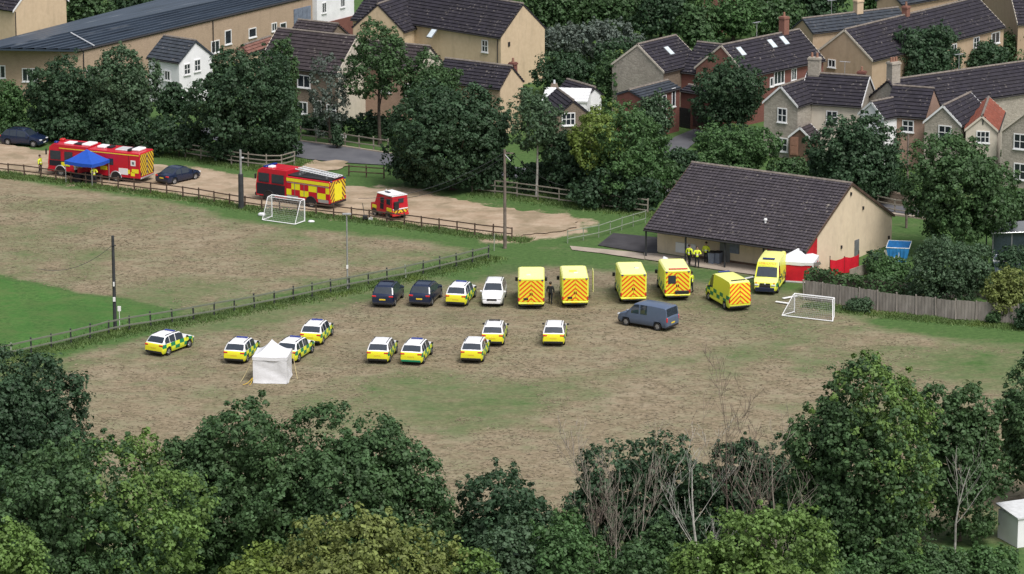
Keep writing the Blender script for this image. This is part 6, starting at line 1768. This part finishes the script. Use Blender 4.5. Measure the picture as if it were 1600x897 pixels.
    if yellow is not None:      # (dx, threshold): turned leaves on one side of the crown
        mi = ((pos[:, 0] / Rx * yellow[0] + pos[:, 2] / rz * .3 + r.normal(0, .18, nc)[pc]) > yellow[1]).astype(np.int32)
    return np_mesh('crown', v, f, mats, fattr={'tint': tint}, mi=mi), N
LEAFS = 0
def trunk_mesh(seed, h, r0, z1, Rx, mat, n=6):
    r = random.Random(seed); m = MB()
    lean = Vector((r.uniform(-.04, .04), r.uniform(-.04, .04), 1))
    top = lean * h
    m.tube([lean * (h * t) + Vector((math.sin(t * 5 + seed) * .08 * r0 * 4, math.cos(t * 4) * .05, 0)) for t in (0, .1, .4, .7, 1)], [r0 * 1.35, r0, r0 * .85, r0 * .65, r0 * .3], 8)
    for i in range(n):
        a = i * 2.4 + r.uniform(0, .6); t = r.uniform(.45, .95); b = lean * (h * t)
        L = Rx * r.uniform(.5, .8); up = (z1 - h * t) * r.uniform(.35, .7)
        e = b + Vector((math.cos(a) * L, math.sin(a) * L, up)); mid = b.lerp(e, .5) + Vector((0, 0, -.12 * L))
        m.tube([b, mid, e], [r0 * .42, r0 * .26, r0 * .08], 5)
    return m.mesh('trunk', mat, 50)
def tree(name, label, l, rgt, top, base, mats='leaf_mid', leaf=.30, seed=1, bottom=.16, bark='bark', shape='round', group=None, depth=1.0, dens=1.0, gaps=0.0, yellow=None, cat='tree', flat=.8, spikes=.6, r0=None):
    global LEAFS
    p = G((l + rgt) / 2, base); s = scale_at(p); h = (base - top) / (s * CP) * 1.01; Rx = (rgt - l) / 2 / s * 1.05
    root = thing(name, label, cat, p, 0, group)
    leaf *= .70 if rgt - l > 60 else .8
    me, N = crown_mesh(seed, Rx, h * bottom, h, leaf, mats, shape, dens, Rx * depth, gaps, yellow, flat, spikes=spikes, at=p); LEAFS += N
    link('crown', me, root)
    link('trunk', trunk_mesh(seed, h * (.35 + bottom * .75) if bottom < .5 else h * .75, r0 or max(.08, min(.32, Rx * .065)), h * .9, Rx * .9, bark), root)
    return root
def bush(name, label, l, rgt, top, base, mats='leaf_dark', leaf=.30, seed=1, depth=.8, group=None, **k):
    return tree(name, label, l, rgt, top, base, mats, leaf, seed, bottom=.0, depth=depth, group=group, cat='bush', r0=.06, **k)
MG = 'trees along the road and behind the track'
# --- tree line behind the track
bush('shrub', 'bright green shrub at the left edge behind the dark blue car', -20, 48, 126, 204, 'leaf_green', .32, 21)
tree('broadleaf_tree', 'round dark tree in front of the long building, leftmost of the big trees', 42, 155, 96, 212, 'leaf_dark', .32, 22, .02, group=MG)
tree('broadleaf_tree', 'grey green tree covering the long building wall, left of the white slate house', 146, 250, 78, 224, 'leaf_grey', .32, 23, .02, group=MG)
tree('broadleaf_tree', 'large dark spreading tree behind the navy saloon', 298, 462, 80, 250, 'leaf_dark', .32, 24, .10, group=MG, depth=.8)
tree('broadleaf_tree', 'dark tree with yellowish top right behind the large spreading tree', 408, 470, 66, 236, 'leaf_mid', .30, 25, .12, group=MG, depth=.8)
tree('slender_tree', 'thin sparse olive tree in front of the stone terrace house', 484, 545, 88, 226, ['leaf_silver'], .26, 26, .10, dens=.4, gaps=.25, group=MG)
tree('ash_tree', 'tall open ash tree with bare trunk in front of the terrace', 543, 642, 40, 226, 'leaf_mid', .28, 27, .34, dens=.8, gaps=.2, group=MG, r0=.17)
tree('broadleaf_tree', 'lighter tree behind the biggest dark tree, covering the terrace roofs', 630, 720, 84, 226, 'leaf_mid', .30, 28, .10, group=MG)
tree('oak_tree', 'biggest dark oak at the centre, left of the wired utility pole', 616, 804, 132, 296, 'leaf_dark', .32, 29, .06, group=MG, depth=.8)
tree('birch_tree', 'pale trunked birch behind the rail fence, right of the wired utility pole', 798, 880, 148, 308, 'leaf_grey', .26, 30, .42, bark='bark_pale', dens=.7, gaps=.16, group=MG, r0=.12)
tree('maple_tree', 'yellow green tree left of the clubhouse ridge', 896, 1044, 166, 316, ['leaf_green', 'leaf_yellow'], .28, 31, .14, group=MG, yellow=(-1, .45), gaps=.07)
tree('broadleaf_tree', 'dark shadowed tree between the birch and the yellow green tree', 848, 938, 205, 306, 'leaf_dark', .32, 32, .05, group=MG)
tree('bushy_tree', 'dark leafy tree in front of the red brick garage', 1084, 1192, 94, 218, 'leaf_dark', .30, 33, .10, group=MG)
bush('conifer_hedge', 'clipped dark conifer hedge directly above the clubhouse roof ridge', 1070, 1218, 198, 282, 'leaf_green', .26, 34, depth=.6)
bush('conifer_hedge', 'low dark hedge left of the driveway above the clubhouse roof', 1020, 1092, 232, 290, 'leaf_dark', .26, 35)
tree('broadleaf_tree', 'dark round tree right of the stone house', 1266, 1416, 184, 318, 'leaf_dark', .32, 36, .05, group=MG, depth=.8)
tree('broadleaf_tree', 'large green tree at the right behind the round bush', 1412, 1588, 212, 398, 'leaf_mid', .32, 37, .05, group=MG, depth=.8)
tree('broadleaf_tree', 'bushy dark tree standing in front of the tan house', 1388, 1502, 38, 152, 'leaf_dark', .32, 38, .04, group=MG)
bush('hedge', 'dark hedge below the windows of the tan house', 1480, 1576, 66, 124, 'leaf_dark', .32, 39)
bush('shrub', 'shrubs in the top right corner below the tan gable end', 1560, 1640, 44, 104, 'leaf_mid', .32, 40)
bush('shrub', 'small green shrub left of the chimney of the grey stone house', 1366, 1424, 96, 138, 'leaf_mid', .30, 41)
tree('broadleaf_tree', 'green tree left of the stone gable with the roof window', 932, 994, 80, 168, ['leaf_mid', 'leaf_yellow'], .30, 42, .06, group=MG, yellow=(1, .55))
tree('young_tree', 'pale sparse young tree in front of the cream terrace gable', 800, 850, 130, 200, 'leaf_grey', .24, 43, .1, dens=.35, gaps=.25)
bush('shrub', 'dark shrub beside the red brick block, under the yellow green tree', 985, 1050, 150, 226, 'leaf_grey', .30, 44)
bush('shrub', 'dark shrub in front of the porch of the stone house', 1262, 1300, 232, 276, 'leaf_dark', .28, 45)
tree('broadleaf_tree', 'dark tree between the white gable house and the stone house', 1298, 1350, 148, 240, 'leaf_dark', .30, 46, .03)
UG = [(0, 96, 190, 216, 'leaf_mid', 'low green scrub behind the dark blue car'), (150, 262, 186, 232, 'leaf_dark', 'undergrowth below the grey green tree'),
      (318, 400, 206, 254, 'leaf_dark', 'undergrowth right under the large spreading tree'), (960, 1034, 278, 330, 'leaf_dark', 'undergrowth against the left end of the clubhouse roof'),
      (640, 740, 190, 240, 'leaf_dark', 'hedge behind the central oak, by the terrace doors'), (860, 960, 232, 280, 'leaf_dark', 'dark scrub behind the yellow green tree'),
      (1090, 1190, 196, 232, 'leaf_dark', 'scrub at the foot of the tree by the garage'), (1290, 1350, 228, 282, 'leaf_dark', 'garden shrub left of the dark round tree'),
      (1200, 1270, 246, 284, 'leaf_mid', 'low garden hedge under the stone wing window'), (240, 300, 130, 190, 'leaf_dark', 'dark shrub below the white slate house'),
      (120, 200, 130, 196, 'leaf_dark', 'dark shrub between the two left trees'), (400, 470, 150, 205, 'leaf_dark', 'dark shrub left of the stone terrace front'),
      (1400, 1470, 196, 250, 'leaf_dark', 'garden shrub below the pinkish link house'), (1480, 1560, 220, 262, 'leaf_mid', 'garden shrub below the cream gable window')]
for i, (l, r_, t, b, m, lab) in enumerate(UG):
    bush('wild_shrub', lab, l, r_, t, b, m, .34, 400 + i, depth=.45)
# undergrowth below the tree line
for i, (l, r_, t, b, m, lab) in enumerate((
    (60, 190, 176, 222, 'leaf_dark', 'undergrowth below the leftmost big tree'), (230, 330, 188, 244, 'leaf_dark', 'undergrowth left of the large spreading tree trunk'),
    (384, 470, 196, 250, 'leaf_dark', 'undergrowth right of the large spreading tree'), (600, 700, 228, 290, 'leaf_dark', 'dark undergrowth at the left foot of the central oak'),
    (690, 800, 236, 300, 'leaf_dark', 'dark undergrowth at the right foot of the central oak'), (800, 900, 252, 300, 'leaf_dark', 'undergrowth behind the birch trunk'),
    (890, 1000, 262, 324, 'leaf_dark', 'undergrowth below the yellow green tree'), (985, 1062, 240, 312, 'leaf_mid', 'green shrub left of the clubhouse ridge end'),
    (545, 640, 176, 219, 'leaf_dark', 'hedge between the ash tree and the terrace doorway'), (462, 545, 176, 210, 'leaf_dark', 'low hedge in front of the stone terrace house'),
    (1330, 1420, 268, 314, 'leaf_dark', 'hedge on the stone wall behind the clubhouse gable'), (1540, 1640, 296, 344, 'leaf_mid', 'hedge on the wall at the right edge'))):
    bush('wild_shrub', lab, l, r_, t, b, m, .34, 60 + i, depth=.45)
tree('dark_conifer', 'narrow dark conifer standing at the roadside before the garden fence', 517, 536, 196, 232, 'leaf_dark', .2, 75, .05, shape='cone')
# --- right hand garden
bush('round_bush', 'large round clipped bush behind the closeboard fence', 1422, 1546, 371, 480, 'leaf_grey', .22, 76, depth=.9, spikes=.2)
bush('shrub', 'bright low shrub left of the large round bush', 1358, 1430, 402, 452, 'leaf_green', .22, 77)
def hedge(label, pts, w, h, mat, seed):
    P = [G(*q) for q in pts]; p0 = P[0]; r = np.random.default_rng(seed); vs = []; N = 0
    root = thing('hedge', label, 'hedge', p0); fs = []; tn = []
    L = sum((b - a).length for a, b in zip(P[:-1], P[1:])); n = int(L * (w + 2 * h) * 75)
    seg = np.cumsum([0] + [(b - a).length for a, b in zip(P[:-1], P[1:])])
    t = r.random(n) * L; k = np.clip(np.searchsorted(seg, t) - 1, 0, len(P) - 2); A = np.array([list(p) for p in P]); f = ((t - seg[k]) / (seg[k + 1] - seg[k]))[:, None]
    c = A[k] * (1 - f) + A[k + 1] * f - A[0]; d = (A[k + 1] - A[k]); d /= np.linalg.norm(d, axis=1, keepdims=True); nr = np.stack([-d[:, 1], d[:, 0], 0 * d[:, 0]], 1)
    u = r.random(n) * (w + 2 * h); hh = h * (1 + .10 * np.sin(t * 1.3) + .06 * np.sin(t * 3.7))
    side = np.where(u < h, -1, np.where(u > h + w, 1, 0)); y = np.where(side == 0, (u - h) - w / 2, side * w / 2); z = np.where(side == 0, hh, r.random(n) * hh)
    y = y * (1 + .12 * np.sin(t * 2.1 + z * 2)); pos = c + nr * y[:, None]; pos[:, 2] = z; pos += r.normal(0, .06, (n, 3))
    nm = nr * side[:, None] + np.array([0, 0, 1.0]) * (side == 0)[:, None] + r.normal(0, .45, (n, 3)) + np.array([0, 0, .3]); nm /= np.linalg.norm(nm, axis=1, keepdims=True)
    t1 = np.cross(nm, randdir(r, n)); t1 /= np.linalg.norm(t1, axis=1, keepdims=True); t2 = np.cross(nm, t1); s = .2 * r.uniform(.6, 1.2, n)[:, None]
    v = np.stack([pos - t1 * s * .7, pos + t2 * s * .45, pos + t1 * s * .7, pos - t2 * s * .45], 1).reshape(-1, 3)
    tint = np.clip(.45 + .2 * np.sin(t * 1.9 + z) + r.normal(0, .15, n), 0, 1)
    link('foliage', np_mesh('foliage', v, np.arange(4 * n).reshape(n, 4), mat, fattr={'tint': tint}), root)
    core = MB()
    for a, b in zip(P[:-1], P[1:]):
        dd = (b - a).normalized(); nn_ = Vector((-dd.y, dd.x, 0)) * (w * .38); a, b = a - p0, b - p0; core.zprism([(a - nn_)[:2], (b - nn_)[:2], (b + nn_)[:2], (a + nn_)[:2]], 0, h * .86)
    obj('branches', core, 'bark', root)
hedge('long clipped hedge behind the closeboard fence, right of the red tent', [(1262, 456), (1330, 464), (1432, 476)], 1.3, 1.75, 'leaf_mid', 81)
bush('yellow_bush', 'yellowing bush in front of the closeboard fence at the right edge', 1534, 1608, 418, 500, 'leaf_olive', .22, 82)
bush('shrub', 'dark shrub at the right edge below the yellowing bush', 1584, 1640, 474, 514, 'leaf_dark', .24, 83)
bush('shrub', 'scruffy brown shrub growing at the foot of the closeboard fence', 1318, 1364, 466, 486, 'leaf_grey', .16, 84, dens=.7)
bush('shrub', 'small weed bush before the open fence panel at the right', 1540, 1562, 486, 506, 'leaf_mid', .16, 85)
bush('shrub', 'dark shrubs beside the grey panel fence behind the red screen', 1352, 1392, 392, 430, 'leaf_dark', .22, 86)
bush('shrub', 'dark shrub between the round bush and the grey skip', 1548, 1610, 384, 430, 'leaf_dark', .24, 87)
# --- background woods along the top
BG = 'background trees along the top edge'
for i, (l, r_, t, b, m, lab) in enumerate((
    (100, 180, -20, 70, 'leaf_mid', 'wood edge tree left of the long roof, beside the cream house'), (165, 240, -30, 55, 'leaf_dark', 'dark wood edge tree behind the middle of the long roof'),
    (225, 300, -60, 30, 'leaf_mid', 'tree crown at the top edge behind the long roof'),
    (815, 920, -45, 62, 'leaf_mid', 'green tree at the top right of the large cream house'), (895, 1010, -30, 58, 'leaf_mid', 'broad tree at the top edge, above the silvery shrub'),
    (990, 1075, -20, 64, 'leaf_dark', 'dark tree above the ridge of the stone gable house'), (1060, 1120, 10, 72, 'leaf_mid', 'rounded tree directly above the dark link roof'),
    (1100, 1190, -10, 66, 'leaf_green', 'bright green tree above the long brick roof, left of the pale post'), (1175, 1260, -5, 58, 'leaf_mid', 'tree above the long brick roof, right of the pale post'),
    (1240, 1320, -40, 44, 'leaf_dark', 'dark tree behind the chimney of the long brick house'), (1340, 1420, -45, 26, 'leaf_green', 'bright tree behind the slate roof at the top edge'),
    (920, 1010, -50, 30, 'leaf_green', 'light tree at the top edge right of centre'), (1010, 1110, -60, 20, 'leaf_mid', 'tree at the top edge, above the brick wall glimpse'),
    (1120, 1260, -70, 14, 'leaf_mid', 'wide tree at the very top edge right of the brick wall glimpse'), (700, 830, -80, 0, 'leaf_dark', 'wood behind the ridge of the large cream house'),
    (1480, 1560, -60, 4, 'leaf_dark', 'dark tree behind the ridge of the tan house'))):
    tree('wood_tree', lab, l, r_, t, b, m, .42, 100 + i, .0, group=BG, depth=.7)
bush('silvery_shrub', 'large silvery grey shrub right of the large cream gable', 842, 1004, 34, 100, 'leaf_silver', .32, 120, depth=.5)
bush('clipped_hedge', 'dark clipped hedge between the cream gable and the white glass roof', 834, 942, 84, 146, 'leaf_dark', .30, 121, depth=.5, spikes=.2)
bush('clipped_hedge', 'dark hedge right of the silvery shrub, behind the stone gable', 930, 1010, 60, 112, 'leaf_dark', .32, 122, depth=.5)
bush('shrub', 'shrub filling the gap between the link roof and the brick gable', 1086, 1130, 62, 96, 'leaf_mid', .3, 123)

# --- foreground trees
FG = 'trees in the foreground at the near edge of the field'
fg = lambda label, l, r_, t, b, m, seed, **k: tree(k.pop('name', 'broadleaf_tree'), label, l, r_, t, b, m, k.pop('leaf', .27), seed, k.pop('bottom', .05), group=FG, **k)
fg('dark oak at the left edge of the field', -70, 150, 552, 830, 'leaf_dark', 201)
fg('large foreground tree at the lower left with yellowing right side', -60, 312, 690, 1080, ['leaf_mid', 'leaf_bright'], 202, yellow=(1, .62), depth=.8)
fg('bright green tree top in the bottom left corner', -70, 118, 824, 1150, 'leaf_bright', 203)
fg('dark tree left of the widest oak in the foreground', 236, 462, 632, 950, 'leaf_mid', 204)
fg('widest dark oak in the foreground, left of centre', 384, 712, 636, 975, 'leaf_mid', 205, depth=.8, name='oak_tree')
fg('olive yellow tree top along the bottom edge, left of centre', 420, 700, 806, 1150, 'leaf_olive', 206, depth=.8)
fg('olive green tree top at the bottom edge before the shadowed gap', 318, 480, 858, 1140, ['leaf_yellow'], 207)
fg('olive tree top at the bottom edge, right of the yellow one', 650, 780, 856, 1120, ['leaf_bright', 'leaf_olive'], 208, yellow=(-1, .2))
fg('dark tree at the centre bottom with ragged top', 696, 872, 742, 980, 'leaf_dark', 209, spikes=1.2)
fg('grey green shrub tree at the bottom centre', 735, 850, 812, 1060, 'leaf_grey', 210)
fg('rounded green tree at the bottom, right of centre', 806, 950, 804, 1060, 'leaf_green', 211)
fg('dark tree behind the pale bare trees', 884, 1132, 688, 905, 'leaf_dark', 212, depth=.5)
fg('dark tree behind the brown bare tree', 1090, 1262, 690, 905, 'leaf_dark', 213, depth=.5)
fg('tallest tree in the foreground at the right, with yellowing top', 1212, 1444, 562, 965, ['leaf_mid', 'leaf_bright'], 214, yellow=(.35, .32), depth=.8, dens=1.1)
fg('dark birch in the foreground with bare white trunk before it', 1410, 1578, 598, 845, 'leaf_mid', 215, depth=.7)
fg('tree cut by the right edge above the white shed', 1545, 1680, 566, 790, 'leaf_mid', 216)
fg('bright green tree along the bottom edge under the bare trees', 1036, 1296, 796, 1120, 'leaf_bright', 217, depth=.7)
fg('small bright tree top at the bottom edge left of the hedge', 1250, 1380, 868, 1080, 'leaf_green', 218)
fg('low green shrub at the bottom under the pale bare tree', 930, 1040, 850, 1060, 'leaf_mid', 219)
fg('dark shrub filling the gap under the bare trees', 985, 1060, 806, 1000, 'leaf_mid', 222)
for i, (l, r_, t, b, m, lab) in enumerate(((1400, 1520, 850, 950, 'leaf_mid', 'hedge shrub at the bottom right under the white birch trunk'), (1480, 1600, 852, 930, 'leaf_green', 'bright hedge shrub at the bottom right before the white shed'), (1380, 1460, 868, 990, 'leaf_green', 'leafy shrub at the bottom edge right of the tallest tree'))):
    bush('shrub', lab, l, r_, t, b, m, .24, 230 + i)
# --- leafless trees
def bare_tree(label, l, r_, top, base, mat, seed, n=1, r0=.11, lean=.25, side=.6, fine=True, name='bare_tree'):
    p = G((l + r_) / 2, base); s = scale_at(p); H = (base - top) / (s * CP)
    root = thing(name, label, 'tree', p, 0, 'leafless trees'); r = random.Random(seed); tr = MB(); br = MB()
    def grow(pos, d, L, rad, lev, mb, wob):
        k = 6 if lev == 0 else 4; pts = [pos]; rr = [rad]; q = pos.copy()
        for i in range(k):
            d = (d + Vector((r.gauss(0, wob), r.gauss(0, wob), .10))).normalized(); q = q + d * L / k; pts.append(q.copy()); rr.append(max(.009, rad * (1 - .8 * (i + 1) / k)))
        mb.tube(pts, rr, 6 if lev < 1 else 4 if lev < 2 else 3, cap=False)
        if lev >= (3 if fine else 2): return
        for i in range((7, 5, 3)[lev]):
            t = r.uniform(.30, .98) if lev == 0 else r.uniform(.2, 1); ii = min(k, int(t * k + .5)); a = r.uniform(0, 2 * math.pi)
            nd = (d * .9 + Vector((math.cos(a), math.sin(a), .15)) * side * r.uniform(.7, 1.2)).normalized()
            grow(pts[ii], nd, L * r.uniform(.30, .45) * (1.35 - .6 * t) * (1 if lev == 0 else 1.25), max(.007, rr[ii] * r.uniform(.35, .55)), lev + 1, br, wob * 1.3)
    for i in range(n):
        a = i * 2 * math.pi / max(n, 1) + r.uniform(-.5, .5); ln = lean * r.uniform(.6, 1.1) if n > 1 else .03
        grow(Vector((math.cos(a) * .15, math.sin(a) * .15, -.05)), Vector((math.cos(a) * ln, math.sin(a) * ln, 1)).normalized(), H * r.uniform(.78, .92), r0 * r.uniform(.75, 1.0), 0, tr, .06)
    obj('trunk', tr, mat, root); obj('branches', br, mat, root)
bare_tree('pale leafless tree with many upright branches, left of the other bare trees', 905, 1030, 698, 985, 'bark_bare', 301, 3, .07, .24)
bare_tree('pale leafless tree with thick white trunk in the middle of the bare trees', 1040, 1130, 690, 985, 'bark_pale', 302, 1, .16, side=.8)
bare_tree('brown twiggy leafless tree, tallest of the bare trees', 1100, 1210, 636, 985, 'bark_brown', 303, 2, .10, .22)
bare_tree('grey leafless tree leaning against the tallest green tree', 1160, 1262, 660, 985, 'bark_bare', 304, 1, .12, .25, side=.8)
bare_tree('thin grey leafless sapling at the left of the bare trees', 895, 945, 770, 985, 'bark_brown', 305, 1, .05, .25)
bare_tree('white bare birch trunk in front of the dark foreground birch', 1455, 1515, 690, 905, 'bark_pale', 306, 1, .13, side=.5, fine=False)
print('leaves', LEAFS)

# ------------------------------------------------------------------ long grass along the fences (uncountable)
def grass(name, label, lines, n, hgt, mat, seed):
    r = np.random.default_rng(seed); pos = []
    tot = sum(sum((G(*b) - G(*a)).length for a, b in zip(l[:-1], l[1:])) for l, _ in lines)
    for l, w in lines:
        P = np.array([list(G(*q)) for q in l]); 
        for a, b in zip(P[:-1], P[1:]):
            L = np.linalg.norm(b - a); k = int(n * L / tot); t = r.random(k)[:, None]; d = (b - a) / L; nr = np.array([-d[1], d[0], 0])
            pos.append(a * (1 - t) + b * t + nr * (r.normal(0, w, k))[:, None])
    pos = np.vstack(pos); k = len(pos); clump = .5 + .5 * np.sin(pos[:, 0] * 1.7) * np.sin(pos[:, 1] * 1.3 + 1)
    h = hgt * r.uniform(.4, 1.1, k) * (.45 + .75 * clump); a = r.random(k) * 2 * math.pi; w = .05
    tx = np.stack([np.cos(a) * w, np.sin(a) * w, 0 * a], 1); lean = np.stack([r.normal(0, .12, k), r.normal(0, .12, k), h], 1)
    pos[:, 2] -= .03
    v = np.stack([pos - tx, pos + tx, pos + lean], 1).reshape(-1, 3)
    o = link(name, np_mesh(name, v, np.arange(3 * k).reshape(k, 3), mat, fattr={'tint': np.clip(.3 + .4 * clump + r.normal(0, .15, k), 0, 1)}))
    o['label'] = label; o['category'] = 'grass'; stuff(o)
leaf_mat('grass_blade', (0.105, 0.165, 0.055), 0.5)
grass('long_grass', 'long rough grass growing along the fences', [(FENCE_B, .7), (FENCE_A, .5), (FENCE_C, .6), (FENCE_E, .8), ([(1256, 476), (1400, 494), (1600, 513)], .5), ([(0, 246 + 30), (60, 281)], .3)], 60000, .30, 'grass_blade', 5)

def field_tufts(n, seed):
    r = np.random.default_rng(seed)
    poly = pxpoly([(-40, 300), (330, 325), (760, 376), (830, 392), (1000, 425), (1200, 452), (1640, 530), (1640, 640), (1640, 900), (-40, 900)])
    lo, hi = poly.min(0), poly.max(0); P = r.random((n * 2, 2)) * (hi - lo) + lo; P = P[inside(P[:, 0], P[:, 1], poly)][:n]
    lawn = sdf(P[:, 0], P[:, 1], pxpoly([(-200, 408), (0, 434), (60, 444), (160, 464), (285, 483), (350, 489), (300, 500), (170, 520), (-15, 562), (-200, 600)])) < .3
    P = P[lawn]
    gv = green[np.clip(np.searchsorted(ys, P[:, 1]), 0, ny - 1), np.clip(np.searchsorted(xs, P[:, 0]), 0, nx - 1)]; P = P[gv < .42]
    k0 = vnoise(P[:, 0], P[:, 1], .9, 8); k1 = vnoise(P[:, 0], P[:, 1], 4.0, 9); P = P[r.random(len(P)) < .12 + 1.1 * np.clip(k0 * .6 + k1 * .5 - .38, 0, 1)]; k = len(P)
    a = r.random(k) * 2 * math.pi; w = r.uniform(.04, .13, k); h = r.uniform(.01, .04, k)
    pos = np.stack([P[:, 0], P[:, 1], np.full(k, -.005)], 1)
    tx = np.stack([np.cos(a) * w, np.sin(a) * w, 0 * a], 1); top = np.stack([r.normal(0, .16, k), r.normal(0, .12, k), h], 1)
    v = np.stack([pos - tx, pos + tx, pos + top], 1).reshape(-1, 3)
    n_ = NT('dry_tuft'); t = n_.attr('tint').outputs['Fac']
    c = n_.mix(n_.ramp(t, .0, .5), (0.165, 0.150, 0.090), (0.205, 0.170, 0.118)); c = n_.mix(n_.ramp(t, .6, 1.0), c, (0.29, 0.24, 0.17)); n_.done(c, .95, spec=.1)
    g = vnoise(P[:, 0], P[:, 1], 6.0, 12)
    o = link('dry_grass', np_mesh('dry_grass', v, np.arange(3 * k).reshape(k, 3), 'dry_tuft', fattr={'tint': np.clip(r.normal(.52, .24, k) - .5 * (g - .5), 0, 1)}))
    o['label'] = 'dry straw coloured grass tufts on the playing field'; o['category'] = 'grass'; stuff(o); print('tufts', k)
field_tufts(200000, 31)
